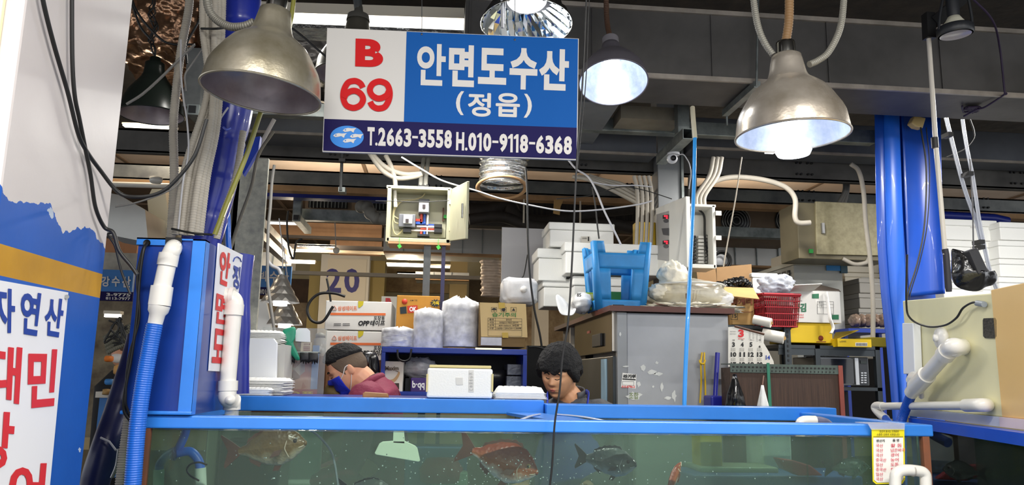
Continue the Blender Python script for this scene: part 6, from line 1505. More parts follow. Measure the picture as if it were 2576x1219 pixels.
# dark shape of pipes right of fuse box
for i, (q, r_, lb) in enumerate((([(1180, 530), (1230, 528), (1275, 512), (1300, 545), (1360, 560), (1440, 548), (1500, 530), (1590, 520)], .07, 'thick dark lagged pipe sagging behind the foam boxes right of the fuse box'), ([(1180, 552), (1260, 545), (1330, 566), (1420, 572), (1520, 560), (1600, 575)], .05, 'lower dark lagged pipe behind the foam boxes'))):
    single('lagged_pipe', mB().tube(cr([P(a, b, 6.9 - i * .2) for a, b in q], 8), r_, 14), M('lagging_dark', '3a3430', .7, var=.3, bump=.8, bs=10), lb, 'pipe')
single('rear_beam', bpx(mB(), 1170, 552, 1660, 574, 7.2, .15), M('beam_dark', '5c5a57'), 'dark rail behind the lagged pipes right of the fuse box', 'beam')
single('dark_grille', bpx(mB(), 1180, 492, 1650, 550, 7.6, .1), M('grille_dark', '1c1a1a', .7, hex2='3a322c', vs=3, stretch=(14, 1, 1)), 'dark slatted backing behind the lagged pipes', 'grille')
# ================================================================== foam stacks
def col_stack(x0, x1, ytop, n, hpx, Y, d, grp, labf, tint=foam, skew=0):
    for i in range(n):
        y0_ = ytop + i * hpx; t = thing('foam_box', labf(i), 'box', P((x0 + x1) / 2, y0_ + hpx, Y), grp)
        o_ = random.uniform(-2, 2)
        bpx(mB(), x0 + o_ + 2, y0_ + hpx * .3, x1 + o_ - 2, y0_ + hpx - 1, Y + .01, d - .02).build('tub', tint, t, bevel=.006)
        b = bpx(mB(), x0 + o_, y0_, x1 + o_, y0_ + hpx * .3, Y, d).build('lid', tint, t, bevel=.006)
        xm_ = x0 + (x1 - x0) * .62 + o_; bpx(mB(), xm_ - 14, y0_ + hpx * .32, xm_ + 14, y0_ + hpx * .40, Y + .006, .01).build('grip_notch', M('foam_shade', 'dcdad4'), t)
fw = M('foam_warm', 'ece4d2', .6)
ordn = ['topmost', 'second', 'third', 'fourth', 'fifth', 'sixth', 'seventh', 'eighth', 'ninth', 'tenth', 'eleventh', 'twelfth', 'thirteenth', 'fourteenth', 'fifteenth', 'sixteenth']
col_stack(2372, 2510, 552, 9, 53, 5.0, .5, 'right foam box stacks', lambda i: ordn[i] + ' foam box of the stack right of the blue column, behind the black bag')
col_stack(2513, 2660, 560, 10, 46, 4.9, .5, 'right foam box stacks', lambda i: ordn[i] + ' foam box of the stack at the right edge of the photo')
col_stack(2125, 2215, 650, 7, 36, 5.9, .4, 'rear foam box stacks', lambda i: ordn[i] + ' cream foam box of the stack between the condenser and the blue column', fw)
col_stack(2160, 2245, 700, 4, 38, 5.6, .3, 'rear foam box stacks', lambda i: ordn[i] + ' greyish foam box of the short stack left of the blue column', M('foam_grey', 'bcb8b0', .6))
bs = thing('blue_ledge', 'blue shelf board with brown film wrapped packs left of the blue column', 'shelf', P(2180, 835, 5.2))
bpx(mB(), 2135, 826, 2240, 836, 5.1, .5).build('board', nbs, bs); bpx(mB(), 2138, 836, 2146, 1300, 5.2, .05).build('post', nbs, bs); bpx(mB(), 2225, 836, 2233, 1300, 5.2, .05).build('post', nbs, bs)
for i in range(5): bag(ordn[i].replace('topmost', 'first') + ' brown film wrapped pack from the left on the blue shelf board', P(2150 + i * 17, 806, 5.2 + .05 * (i % 2)), (.03, .07, .045), 80 + i, M('film_brown', '9a8474', .25, var=.5, vs=30, bump=.8, bs=20), .2, 'wrapped_pack', nu=24, nv=16)
single('foam_box_low', bpx(mB(), 1975, 640, 2120, 668, 6.6, .3), fw, 'cream foam slab lying above the condenser unit', 'box', bevel=.006)
t = thing('hose_coil', 'black hose coil beside a white bucket behind the control panel', 'hose', P(1828, 665, 5.4)); c = P(1815, 655, 5.4)
for r_ in (.055, .065): mB().lathe([((r_ + .008 * math.cos(a)), .008 * math.sin(a)) for a in [i * PI / 4 for i in range(9)]], c + V((0, -.02 * (r_ > .06), 0)), (0, -1, 0), 32).build('coil', M('cable', '141414'), t)
mB().lathe([(0, 0), (.05, 0), (.055, .1), (.05, .1)], P(1805, 668, 5.5), (0, 0, 1), 20).build('bucket', M('white_plastic', 'eceef0'), t)
# ================================================================== cream cabinet on the right tank
zb4 = 1.378
C0 = PZ(2290, 1045, zb4); C1 = PZ(2526, 1073, zb4); 
cpl_ = plane3(C0, C1, C0 + V((0, 0, 1)))
n4 = cpl_.n
t = thing('chiller_cabinet', 'cream panelled chiller cabinet with white pvc pipes, standing on the right tank', 'cabinet', (C0 + C1) / 2)
crm = M('cream_panel', 'e6e0b4', .42, var=.05, vs=3); tl, tr = cpl_(2287, 752), cpl_(2516, 733); tz = (tl.z + tr.z) / 2
top = [cpl_(2287, 752), cpl_(2516, 733)]
def dn(p, z): return V((p.x, p.y, z))
mB().slab([dn(C0, zb4 + .028), dn(C1, zb4 + .028), dn(C1, tr.z), dn(C0, tl.z)], -n4 * .5).build('case', crm, t, bevel=.004)
mB().slab([dn(C0, zb4) + n4 * .01, dn(C1, zb4) + n4 * .01, dn(C1, zb4 + .028) + n4 * .01, dn(C0, zb4 + .028) + n4 * .01], -n4 * .5).build('base_plinth', M('plinth_white', 'd4d6d4', .5, var=.1, vs=3), t)
dirn = (C1 - C0).normalized()
C2 = C1 + dirn * .7
mB().slab([dn(C1, zb4 + .028) + n4 * .004, dn(C2, zb4 + .028) + n4 * .004, dn(C2, tr.z + .01) + n4 * .004, dn(C1, tr.z + .01) + n4 * .004], -n4 * .5).build('warm_lit_panel', M('warm_lit_panel', 'e6bf7c', .35, var=.06, vs=2), t, bevel=.003)  # face lit orange: the warm light is put into the panel colour
mB().slab([dn(C1, zb4) + n4 * .012, dn(C2, zb4) + n4 * .012, dn(C2, zb4 + .028) + n4 * .012, dn(C1, zb4 + .028) + n4 * .012], -n4 * .5).build('warm_lit_plinth', M('plinth_warm_lit', 'e4cfc8', .5), t)  # same warm light painted into the plinth colour
cp2 = Plane(cpl_.p + n4 * .002, n4)
mB().slab([Plane(cpl_.p + n4 * .004, n4)(*q) for q in ((2474, 800), (2504, 799), (2507, 805), (2507, 845), (2503, 850), (2478, 850), (2473, 845), (2472, 805))], -n4 * .004).build('vent', M('vent_black', '25241f', .5, bump=.5, bs=80), t)
o3 = lambda px, py, d=.0: Plane(cpl_.p + n4 * d, n4)(px, py)
single('white_outlet', mB().slab([o3(2269, 812, .03), o3(2296, 812, .03), o3(2301, 940, .03), o3(2272, 940, .03)], -n4 * .028), M('white_plastic', 'eceef0'), 'slim white box fixed at the left edge of the cream cabinet', 'box', bevel=.003)
single('black_cable', mB().tube(cr([o3(2282, 640, .05), o3(2280, 760, .04), o3(2290, 800, .03), o3(2330, 820, .02), o3(2375, 818, .02), o3(2405, 800, .02), o3(2422, 775, .02), o3(2445, 761, .02), o3(2462, 762, .015)], 8), .0035, 8), M('cable', '141414'), 'black cable looping across the top of the cream cabinet', 'cable')
single('cable_gland', mB().tube([o3(2458, 762, .012), o3(2476, 765, .012)], .009, 12), M('gland_grey', '8c949c', .4), 'grey cable gland at the top of the cream cabinet', 'gland')
s_ = (o3(2400, 900) - CAM).length / F_PX
m = mB().lathe([(0, 0), (24 * s_, 0), (25 * s_, .01), (22 * s_, .02), (0, .022)], o3(2375, 850, 0), n4, 32); m.build('screw_cap', pv, t)
mB().lathe([(8 * s_, .02), (8 * s_, .03), (0, .032)], o3(2373, 850, 0), n4, 20).build('cap_grip', pv, t)
ep = thing('pvc_pipe', 'white pvc elbow pipe sloping down from the cream cabinet into a blue hose', 'pipe', o3(2300, 990, .04))
mB().tube(cr([o3(2425, 872, 0), o3(2412, 872, .04), o3(2398, 870, .06), o3(2385, 880, .06), o3(2375, 895, .06)], 8), 17 * s_, 20).build('elbow', pv, ep)
mB().tube([o3(2378, 890, .06), o3(2318, 958, .06)], 15.5 * s_, 20).build('straight', pv, ep)
mB().tube([o3(2406, 876, .045), o3(2400, 872, .055)], 19 * s_, 20).build('socket', pv, ep); mB().tube([o3(2385, 882, .06), o3(2376, 893, .06)], 19 * s_, 20).build('socket', pv, ep)
mB().tube([o3(2332, 942, .06), o3(2304, 972, .06)], 19 * s_, 20).build('tee', pv, ep); mB().tube([o3(2320, 955, .06), o3(2300, 950, .06), o3(2296, 958, .06)], 15 * s_, 16).build('tee_branch', pv, ep)
mB().tube([o3(2306, 970, .06), o3(2292, 988, .06)], 15 * s_, 18).build('outlet', pv, ep)
mB().tube([o3(2318, 960, .04), o3(2318, 998, .02)], 6 * s_, 10).build('bracket', pv, ep)
mB().rib_tube([o3(2296, 984, .06), o3(2285, 1010, .06), o3(2270, 1050, .07), o3(2262, 1085, .09), o3(2262, 1110, .12)], 11 * s_, .006, .03, 14).build('blue_hose', M('hose_blue_dark', '1a50b4', .35), ep)
lp = thing('pvc_pipe', 'long thin white pvc pipe running along the foot of the cream cabinet', 'pipe', o3(2300, 1030, .04))
mB().tube(cr([o3(2484, 1018, 0), o3(2480, 1018, .03), o3(2465, 1018, .05), o3(2430, 1019, .05)], 6), 13 * s_, 16).build('elbow', pv, lp)
mB().tube([o3(2445, 1019, .05), o3(2215, 1021, .05)], 9 * s_, 16).build('straight', pv, lp)
mB().tube(cr([o3(2222, 1021, .05), o3(2205, 1020, .05), o3(2202, 1027, .05), o3(2215, 1042, .05), o3(2228, 1052, .05)], 6), 10.5 * s_, 16).build('end_elbow', pv, lp)
mB().tube([o3(2226, 1050, .05), o3(2245, 1072, .06)], 9 * s_, 12).build('blue_end', M('hose_blue_dark', '1a50b4'), lp)
# white pole with foam grip
pp = thing('pole', 'white pole with black foam grip hanging from the black bracket', 'pole', P(2386, 735, 2.95))
mB().tube([P(2336, 92, 3.0), P(2354, 360, 2.95), P(2378, 640, 2.95)], 6.2 * scale_at(3), 16).build('shaft', M('pole_white', 'ccc6bc', .3), pp)
mB().tube([P(2351, 346, 2.95), P(2353, 372, 2.95)], 9 * scale_at(3), 16).build('tape', M('black', '101012'), pp)
mB().tube([P(2377, 626, 2.95), P(2380, 640, 2.95), P(2386, 722, 2.95), P(2387, 733, 2.95)], [8 * scale_at(3), 8 * scale_at(3), 8.5 * scale_at(3), 7 * scale_at(3)], 18).build('grip', M('grip', '1c1a24', .5), pp)
# straps and black bag
plm = clear('strap_film', 'dfe2ea', milk=.45, milkc='c4c8d4', rough=.2, gloss=.2)
stp_ = thing('hanging_strap', 'pair of translucent plastic straps tied with black tape, hanging from the duct', 'strap', P(2500, 720, 3.1))
def ribbon(pts, w, Y, mat, nm):
    m = mB()
    for k in range(3): m.tube(cr([P(x + (k - 1) * w * .32, y, Y + .004 * (k % 2)) for x, y in pts], 8), w * .2 * scale_at(Y), 8)
    return m.build(nm, mat, stp_)
ribbon([(2380, 296), (2392, 345), (2425, 470), (2455, 555), (2468, 605)], 11, 3.1, plm, 'strap')
ribbon([(2421, 300), (2432, 370), (2448, 450), (2462, 545), (2474, 610), (2490, 680), (2508, 730)], 10, 3.08, plm, 'strap')
for x, y in ((2392, 336), (2443, 435), (2471, 607), (2472, 620)): bpx(mB(), x - 6, y - 5, x + 7, y + 5, 3.05, .05).build('tape', M('black', '101012'), stp_)
single('grey_wire', mB().tube([P(2440, 400, 3.06), P(2447, 520, 3.05), P(2449, 628, 3.02)], .003, 6), M('cable_grey', '55555a', .5), 'thin grey cord down to the black box in the hanging bag', 'cord')
bk_ = thing('black_bag', 'crumpled black vinyl bag hanging beside the foam grip of the pole', 'bag', P(2440, 735, 3.05))
draped(densify([(2393, 623), (2430, 632), (2455, 640), (2478, 680), (2500, 682), (2509, 700), (2500, 716), (2480, 722), (2462, 732), (2430, 730), (2405, 718), (2395, 690), (2398, 660)]), 3.06, .06, 3).build('bag', M('bag_black', '141416'), bk_, subd=1)
m = mB(); m.slab(pquad(YP(2.985), (2437, 630), (2460, 622), (2488, 682), (2463, 690)), (0, .05, 0)); m.build('box', M('box_charcoal', '2a2a2e', .5), bk_, bevel=.005)
# purple rope + dark cable from spotlight
single('purple_rope', mB().tube(cr([P(2440, -10, 3.2), P(2496, 50, 3.3), P(2515, 120, 3.5), P(2527, 228, 3.55), P(2528, 236, 3.56), PZ(2480, 268, zb - .02), PZ(2455, 276, zb - .02), PZ(2425, 292, zb - .02)], 8), .005, 8), M('cord_purple', '2c1c3c', .6), 'dark purple cord running down the right duct and tied under it', 'cord')
mb = mB()
for i in range(6): mb.tube(cr([PZ(2425 + random.uniform(-5, 40), 285 - random.uniform(0, 18), zb - .015) for _ in range(5)], 5), .005, 6)
single('purple_knot', mb, M('cord_purple', '2c1c3c'), 'tangled purple knot under the duct above the hanging straps', 'cord')
single('black_cable', mB().tube(cr([P(2440, 300, 3.4), P(2450, 330, 3.4), P(2448, 350, 3.4), P(2425, 375, 3.4), P(2380, 395, 3.4)], 8), .004, 8), M('cable', '141414'), 'short black cable curling off the purple knot to the pole', 'cable')
single('yellow_tape_roll', mB().slab(pquad(YP(4.15), (2302, 290), (2330, 296), (2322, 322), (2305, 318), (2293, 308)), (0, .05, 0)), M('tape_roll', 'd8bc80', .5), 'torn yellowish tape roll stuck high on the blue column', 'tape', bevel=.006)
for k, dx in enumerate((0, 14)): single('black_cable', mB().tube(cr([P(2316 + dx, 320, 4.12), P(2330 + dx * .6, 420, 4.12), P(2326 + dx * .5, 560, 4.12), P(2308 + dx * .4, 660, 4.12), P(2284 + dx * .4, 740, 4.12), P(2280 + dx * .2, 800, 4.12)], 8), .005 - .002 * k, 8), M('cable', '141414'), ('thick', 'thin')[k] + ' black cable running down the face of the blue column', 'cable')
# ================================================================== people
def basis(fwd, up=(0, 0, 1), roll=0):
    f = V(fwd).normalized(); x = f.cross(V(up)).normalized(); z = x.cross(f).normalized()
    if roll: q = Matrix.Rotation(roll, 3, f); x = q @ x; z = q @ z
    return Matrix(((x.x, f.x, z.x), (x.y, f.y, z.y), (x.z, f.z, z.z)))
def g2(x, z, cx, cz, sx, sz): return math.exp(-((x - cx) / sx) ** 2 - ((z - cz) / sz) ** 2)
def hs(d, off=0):
    """head surface, head height = 1, x right, y face, z up"""
    x, y, z = d
    w = .335 if z > 0 else .335 * (1 - .30 * min(1, -z) ** 1.5)
    ly = .43 if y > 0 else .43 * (1 - .28 * max(0, -z) ** .8)
    p = V((x * w, y * ly, z * .5))
    if y > 0: p.y -= .05 * y * y * (1 - abs(x)) * (1 if z > -.7 else .6)
    if z < -.3 and y > 0: p.y += .05 * (-z - .3) * y
    if y > 0:
        X, Z = p.x, p.z
        nose = .085 * math.exp(-(X / .052) ** 2) * max(0, min(1, (.08 - Z) / .17)) * math.exp(-(max(0, -.115 - Z) / .03) ** 2)
        p.y += nose + .022 * g2(X, Z, -.045, -.10, .03, .03) + .022 * g2(X, Z, .045, -.10, .03, .03)
        p.y += -.045 * (g2(X, Z, .125, .015, .07, .045) + g2(X, Z, -.125, .015, .07, .045)) + .018 * math.exp(-((Z - .085) / .03) ** 2) * (abs(X) < .26)
        p.y += .02 * g2(X, Z, .115, .012, .045, .022) + .02 * g2(X, Z, -.115, .012, .045, .022)
        p.y += .032 * g2(X, Z, 0, -.215, .085, .018) + .030 * g2(X, Z, 0, -.262, .075, .018) - .014 * g2(X, Z, 0, -.238, .09, .008) - .018 * g2(X, Z, 0, -.315, .1, .03)
        p.y += .03 * g2(X, Z, 0, -.40, .1, .05) + .016 * (g2(X, Z, .19, -.06, .07, .07) + g2(X, Z, -.19, -.06, .07, .07))
    if off: p += d * off
    return p
def sph(az, el): return V((math.sin(az) * math.cos(el), math.cos(az) * math.cos(el), math.sin(el)))
class Person:
    def __init__(s, name, lab, c, H, B):
        s.c, s.H, s.B = V(c), H, B
        s.t = thing('person', lab, 'person', (c[0], c[1], 0)); s.body = mB()
        s.body.grid(lambda u, v: s.w(hs(sph(u * 2 * PI, (v - .5) * PI * .999))), 120, 90)
        for sx in (-1, 1):      # ears
            e = mB(); e.blob((0, 0, 0), (.035, .075, .115), 20, 14); e.xf(Matrix.Translation((sx * .335, -.03, -.02)) @ Matrix.Rotation(sx * .35, 4, 'Z') @ Matrix.Rotation(-.15, 4, 'X'))
            e.blob((sx * .355, -.015, .0), (.012, .03, .05), 10, 8)
            e.v = [s.w(p) for p in e.v]; s.body.add(e.v, e.f, True)
    def w(s, p): return s.c + s.B @ (V(p) * s.H)
    def patch(s, az0, az1, el0, el1, off, nm, m, solid=.002, n=24):
        fn = lambda u, v: s.w(hs(sph(az0 + (az1 - az0) * u, el0 + (el1 - el0) * v), off(u, v) if callable(off) else off))
        return mB().grid(fn, n, n).build(nm, m, s.t, solid=solid)
    def tubeface(s, pts, r, nm, m, off=.01):
        return mB().tube(cr([s.w(hs(sph(a, e), off)) for a, e in pts], 6), r, 8).build(nm, m, s.t)
    def hair(s, line, thick, nm, m, nz=.03, fr=7, inner=-.10):
        def fn(u, v):
            az = u * 2 * PI; el = (v - .5) * PI * .999; d = sph(az, el)
            L = line(az if az < PI else az - 2 * PI); k = max(0, min(1, (el - L) / .14 + .5)); k = k * k * (3 - 2 * k)
            o = inner + (thick(d) + nz * noise.noise(d * fr) + nz * .6 * noise.noise(d * fr * 3) - inner) * k
            p = hs(d, o)
            return s.w(p)
        return mB().grid(fn, 140, 90).build(nm, m, s.t)
def limb(mb, pts, rs, n=18, flat=None): mb.tube(resample(cr(pts, 6), .015), 1, n) if 0 else mb.tube(cr(pts, 6), [rs[min(len(rs) - 1, int(i / 6))] * (1 - (i % 6) / 6) + rs[min(len(rs) - 1, int(i / 6) + 1)] * ((i % 6) / 6) for i in range(6 * (len(pts) - 1) + 1)], n, flat=flat)
def hand(mb, wr, dirv, nrm, side=1, curl=.5):
    """palm, four unequal bent fingers and a thumb"""
    d = V(dirv).normalized(); n = V(nrm).normalized(); s_ = d.cross(n).normalized() * side
    Bm = Matrix(((s_.x, d.x, n.x), (s_.y, d.y, n.y), (s_.z, d.z, n.z))).to_4x4()
    p = mB(); p.blob((0, 0, 0), (.041, .052, .016), 18, 12, sq=.75); p.xf(Matrix.Translation(wr + d * .055) @ Bm); mb.add(p.v, p.f, True)
    for i, (o, L) in enumerate(((-.030, .066), (-.010, .076), (.011, .070), (.030, .054))):
        a = wr + d * .095 + s_ * o; q = [a - d * .02, a, a + (d * math.cos(curl * .5) - n * math.sin(curl * .5)) * L * .42]
        q.append(q[-1] + (d * math.cos(curl * 1.3) - n * math.sin(curl * 1.3)) * L * .33); q.append(q[-1] + (d * math.cos(curl * 2.) - n * math.sin(curl * 2.)) * L * .25)
        mb.tube(q, [.0092, .0092, .0085, .008, .006], 10)
    a = wr + d * .03 - s_ * .034; mb.tube([a, a - s_ * .022 + d * .022 - n * .008, a - s_ * .03 + d * .045 - n * .018, a - s_ * .028 + d * .064 - n * .024], [.012, .011, .0095, .007], 10)
def loft(mb, secs, n=36):
    """secs: (centre, half width vector, half depth vector)"""
    def fn(u, v):
        i = v * (len(secs) - 1); k = min(int(i), len(secs) - 2); t = i - k; t = t * t * (3 - 2 * t) if 0 else t
        c, a, b = [secs[k][j].lerp(secs[k + 1][j], t) for j in range(3)]; th = u * 2 * PI
        return c + a * math.cos(th) + b * math.sin(th)
    mb.grid(fn, n, 10 * (len(secs) - 1))
    c0 = len(mb.v)
    for s_ in (secs[0], secs[-1]): mb.add([s_[0] + s_[1] * math.cos(a) + s_[2] * math.sin(a) for a in [i * 2 * PI / n for i in range(n)]], [tuple(range(n))])
def fuse(o, vox, it=4):
    m = o.modifiers.new('fuse', 'REMESH'); m.mode = 'VOXEL'; m.voxel_size = vox; m.use_smooth_shade = True
    m = o.modifiers.new('soft', 'SMOOTH'); m.iterations = it; m.factor = .5
def skin_mat(nm, hx, h2):
    m = M(nm, hx, .5, hex2=h2, vs=9, det=3); b = m.node_tree.nodes['Principled BSDF']; b.inputs['Subsurface Weight'].default_value = .12; b.inputs['Subsurface Radius'].default_value = (.01, .004, .002); return m
# ---- man in maroon, profile, looking down left
Y1m = 3.68; Hh = .222
p1 = Person('person', 'man with a blue mask and maroon jacket bending down to the left behind the tank', P(874, 928, Y1m), Hh, basis((-.88, -.16, -.50)))
sk1 = skin_mat('skin_one', 'e0a888', 'd0906c')
nb_ = P(918, 972, Y1m + .03); chest = P(940, 1035, Y1m + .05); hip = V((P(960, 1050, Y1m).x + .02, Y1m + .12, .93))
b = p1.body
limb(b, [p1.w((0, -.10, -.15)), p1.w((0, -.20, -.42)), nb_ + V((.0, 0, -.02)), chest], [.062, .060, .066, .07])
SY = .20
sh = [P(925, 1005, Y1m) + V((.0, -SY, -.0)), P(935, 1000, Y1m) + V((.02, SY + .06, 0))]
el = [V((sh[0].x - .05, Y1m - .24, 1.10)), V((sh[1].x - .06, Y1m + .27, 1.12))]
wr = [V((sh[0].x - .29, Y1m - .14, 1.02)), V((sh[1].x - .28, Y1m + .10, 1.02))]
for k in (0, 1):
    limb(b, [el[k], wr[k], wr[k] + V((-.03, 0, -.005))], [.036, .028, .027], 14); hand(b, wr[k] + V((-.02, 0, 0)), (-1, .15 - .3 * k, -.25), (0, 0, 1), 1 if k else -1, .55)
loft(b, [(V((hip.x, hip.y, .9)), V((0, .15, 0)), V((.10, 0, 0))), (chest, V((0, .16, 0)), V((.10, 0, .02)))])
o = b.build('body', sk1, p1.t); fuse(o, .0034, 3)
jm = M('jacket_maroon', '7c2440', .75, var=.15, vs=9, bump=.35, bs=60)
j = mB()
loft(j, [(V((hip.x, hip.y, .86)), V((0, .19, 0)), V((.13, 0, 0))), (V((hip.x, hip.y, 1.08)), V((0, .185, 0)), V((.13, 0, .0))), (chest + V((.01, 0, -.03)), V((0, .205, 0)), V((.125, 0, .03))), (P(938, 1000, Y1m) + V((.01, .03, 0)), V((0, .19, 0)), V((.10, 0, .045))), (nb_ + V((.018, 0, .006)), V((0, .085, 0)), V((.072, 0, .045))), (nb_ + V((.004, 0, .022)), V((0, .066, 0)), V((.062, 0, .040)))])
for k in (0, 1): 
    limb(j, [sh[k] + V((.03, .06 - .12 * k, -.02)), sh[k], el[k], wr[k] + V((.02, 0, .004))], [.085, .075, .055, .042])
o = j.build('jacket', jm, p1.t); fuse(o, .009, 4)
cm_ = mB().tube(cr([nb_ + V((-.055, -.03, -.055)), nb_ + V((-.03, -.074, -.02)), nb_ + V((.03, -.070, .03)), nb_ + V((.072, -.02, .05)), nb_ + V((.07, .05, .045))], 6), .017, 10); cm_.build('collar', M('jacket_maroon', '7c2440'), p1.t)
mB().tube(cr([nb_ + V((-.01, -.072, .012)), nb_ + V((.03, -.060, .042)), nb_ + V((.06, -.01, .058))], 6), .010, 8).build('inner_collar', M('black_cloth', '15151a', .8), p1.t)
loft_ = mB(); loft(loft_, [(V((hip.x, hip.y, .92)), V((0, .17, 0)), V((.12, 0, 0))), (V((hip.x, hip.y, .80)), V((0, .17, 0)), V((.12, 0, 0)))])
for s__ in (-1, 1): limb(loft_, [V((hip.x, hip.y + s__ * .09, .85)), V((hip.x - .02, hip.y + s__ * .10, .48)), V((hip.x, hip.y + s__ * .11, .06))], [.095, .07, .055])
o = loft_.build('trousers', M('trousers_dark', '23252c', .8), p1.t); fuse(o, .012, 3)
for s__ in (-1, 1): mB().blob((hip.x - .05, hip.y + s__ * .11, .045), (.14, .05, .045), 20, 12, sq=.7).build('boot', M('boot_white', 'd8d8d4', .4), p1.t)
p1.hair(lambda az: {0: .62}.get(0, .62) - .10 * abs(az) + (.06 if abs(az) > 1.2 else 0), lambda d: .055 + .045 * max(0, d.y) + .01, 'hair', M('hair_black', '0b0a0c', .85, bump=.9, bs=110), .012, 8, -.06)
def fade_line(az):
    a = abs(az)
    return .50 if a < .75 else (.50 - (a - .75) * 1.15 if a < 1.35 else (-.02 if a < 1.75 else -.02 - (a - 1.75) * .40))
p1.hair(fade_line, lambda d: .012, 'short_hair', M('hair_fade', '6a5846', .8, hex2='4a3c30', vs=6, bump=.3, bs=200), .002, 10, -.03)
# mask
def moff(u, v): return .022 + .062 * math.exp(-((u - .5) / .22) ** 2) * math.sin(min(1, v * 1.3 + .15) * PI) ** .7
p1.patch(-1.05, 1.05, -1.30, -.06, moff, 'mask', M('mask_blue', '1c30c0', .6, bump=.3, bs=50), .003)
for sx in (-1, 1):
    p1.tubeface([(sx * 1.02, -.22), (sx * 1.25, -.08), (sx * 1.45, .12), (sx * 1.62, .16)], .0019, 'mask_strap', M('strap_white', 'e8e4e0', .5), .018)
    p1.tubeface([(sx * 1.0, -.95), (sx * 1.35, -.62), (sx * 1.58, -.25)], .0019, 'mask_strap', M('strap_white', 'e8e4e0', .5), .02)
    p1.tubeface([(sx * .16, .20), (sx * .32, .245), (sx * .52, .20)], .0028, 'eyebrow', M('hair_black', '0e0d0f'), .006)
    p1.tubeface([(sx * .18, -.005), (sx * .30, -.03), (sx * .42, .0)], .0016, 'eyelash', M('hair_black', '0e0d0f'), .004)
# ---- young man in grey, three quarter view
Y2m = 3.62
p2 = Person('person', 'young man with thick black hair and grey collar looking down beside the refrigerator', P(1408, 939, Y2m), .238, basis((-.50, -.80, -.26), roll=-.10))
sk2 = skin_mat('skin_two', 'd9a47c', 'c48a62'); b = p2.body
nb2 = P(1432, 1002, Y2m + .05); ch2 = V((nb2.x + .02, Y2m + .12, 1.22)); hp2 = V((nb2.x + .04, Y2m + .16, .92)); rx = V((.93, -.30, 0)); fw2 = V((-.30, -.95, 0))
limb(b, [p2.w((0, -.12, -.15)), p2.w((0, -.2, -.40)), nb2 + V((.01, .02, -.01)), ch2 + V((0, 0, .10))], [.064, .060, .064, .07])
loft(b, [(hp2, rx * .15, fw2 * .10), (ch2, rx * .16, fw2 * .11)])
sh2 = [nb2 + rx * .18 + V((0, .05, -.085)), nb2 - rx * .18 + V((0, .05, -.085))]
el2 = [V((sh2[0].x + .04, sh2[0].y + .0, 1.08)), V((sh2[1].x - .05, sh2[1].y + .0, 1.08))]
wr2 = [el2[0] + fw2 * .22 + V((-.10, 0, -.06)), el2[1] + fw2 * .20 + V((.06, .02, -.06))]
for k in (0, 1): limb(b, [el2[k], wr2[k], wr2[k] + fw2 * .02], [.036, .028, .027], 14); hand(b, wr2[k] + fw2 * .015, fw2 + V((0, 0, -.3)), (0, 0, 1), -1 if k else 1, .5)
o = b.build('body', sk2, p2.t); fuse(o, .0034, 3)
gm_ = M('sweater_grey', '55565a', .85, var=.25, vs=30, bump=.4, bs=120); j = mB()
loft(j, [(hp2 + V((0, 0, -.05)), rx * .18, fw2 * .125), (hp2 + V((0, 0, .15)), rx * .175, fw2 * .125), (ch2, rx * .195, fw2 * .13), (nb2 + V((.01, .05, -.085)), rx * .20, fw2 * .10), (nb2 + V((.01, .05, -.045)), rx * .165, fw2 * .09), (nb2 + V((.01, .04, -.012)), rx * .11, fw2 * .085), (nb2 + V((.008, .03, .01)), rx * .072, fw2 * .07)])
for k in (0, 1): limb(j, [sh2[k] - rx * (.06 if k == 0 else -.06), sh2[k], el2[k], wr2[k] - fw2 * .02], [.08, .07, .052, .042])
o = j.build('sweater', gm_, p2.t); fuse(o, .009, 4)
cl = nb2 + V((.008, .03, .012))
def coll(u, v):
    a = -2.5 + u * 5.0; dd = rx * math.sin(a) + (-fw2) * math.cos(a)
    return cl + dd * (.070 + .008 * math.sin(v * PI)) + V((0, 0, -.012 + v * (.042 + .018 * math.cos(a)) ))
mB().grid(coll, 40, 6).build('collar', gm_, p2.t, solid=.006)
apm = M('apron_blue', '1c36b0', .6, var=.1)
def apr(u, v):
    a = (u - .5) * 2.0; z = .80 + v * .47; w = .19 if z < 1.1 else .19 - (z - 1.1) * .35
    return V((hp2.x, hp2.y, 0)) .lerp(V((ch2.x, ch2.y, 0)), min(1, v * 1.2)) + rx * math.sin(a) * w * 1.08 + fw2 * (math.cos(a) * .15) + V((0, 0, z))
mB().grid(apr, 20, 20).build('apron', apm, p2.t, solid=.004)
for px, tw in ((1377, 1), (1478, 0)):
    q = [P(px - 4, 1040, Y2m - .09), P(px, 1012, Y2m - .075), P(px + (0 if tw else 2), 990, Y2m - .02), P(px + (4 if tw else -4), 984, Y2m + .08)]
    mB().tube(cr(q, 6), .011, 10, flat=.4).build('apron_strap', apm, p2.t)
l2_ = mB(); loft(l2_, [(V((hp2.x, hp2.y, .94)), rx * .17, fw2 * .12), (V((hp2.x, hp2.y, .80)), rx * .17, fw2 * .12)])
for s__ in (-1, 1): limb(l2_, [V((hp2.x, hp2.y, .85)) + rx * s__ * .09, V((hp2.x, hp2.y, .48)) + rx * s__ * .10, V((hp2.x, hp2.y, .06)) + rx * s__ * .11], [.095, .07, .055])
o = l2_.build('trousers', M('trousers_dark', '23252c'), p2.t); fuse(o, .012, 3)
for s__ in (-1, 1): mB().blob(V((hp2.x, hp2.y, .045)) + rx * s__ * .11 + fw2 * .05, (.06, .13, .045), 20, 12, sq=.7).build('boot', M('boot_black', '1a1a1c', .4), p2.t)
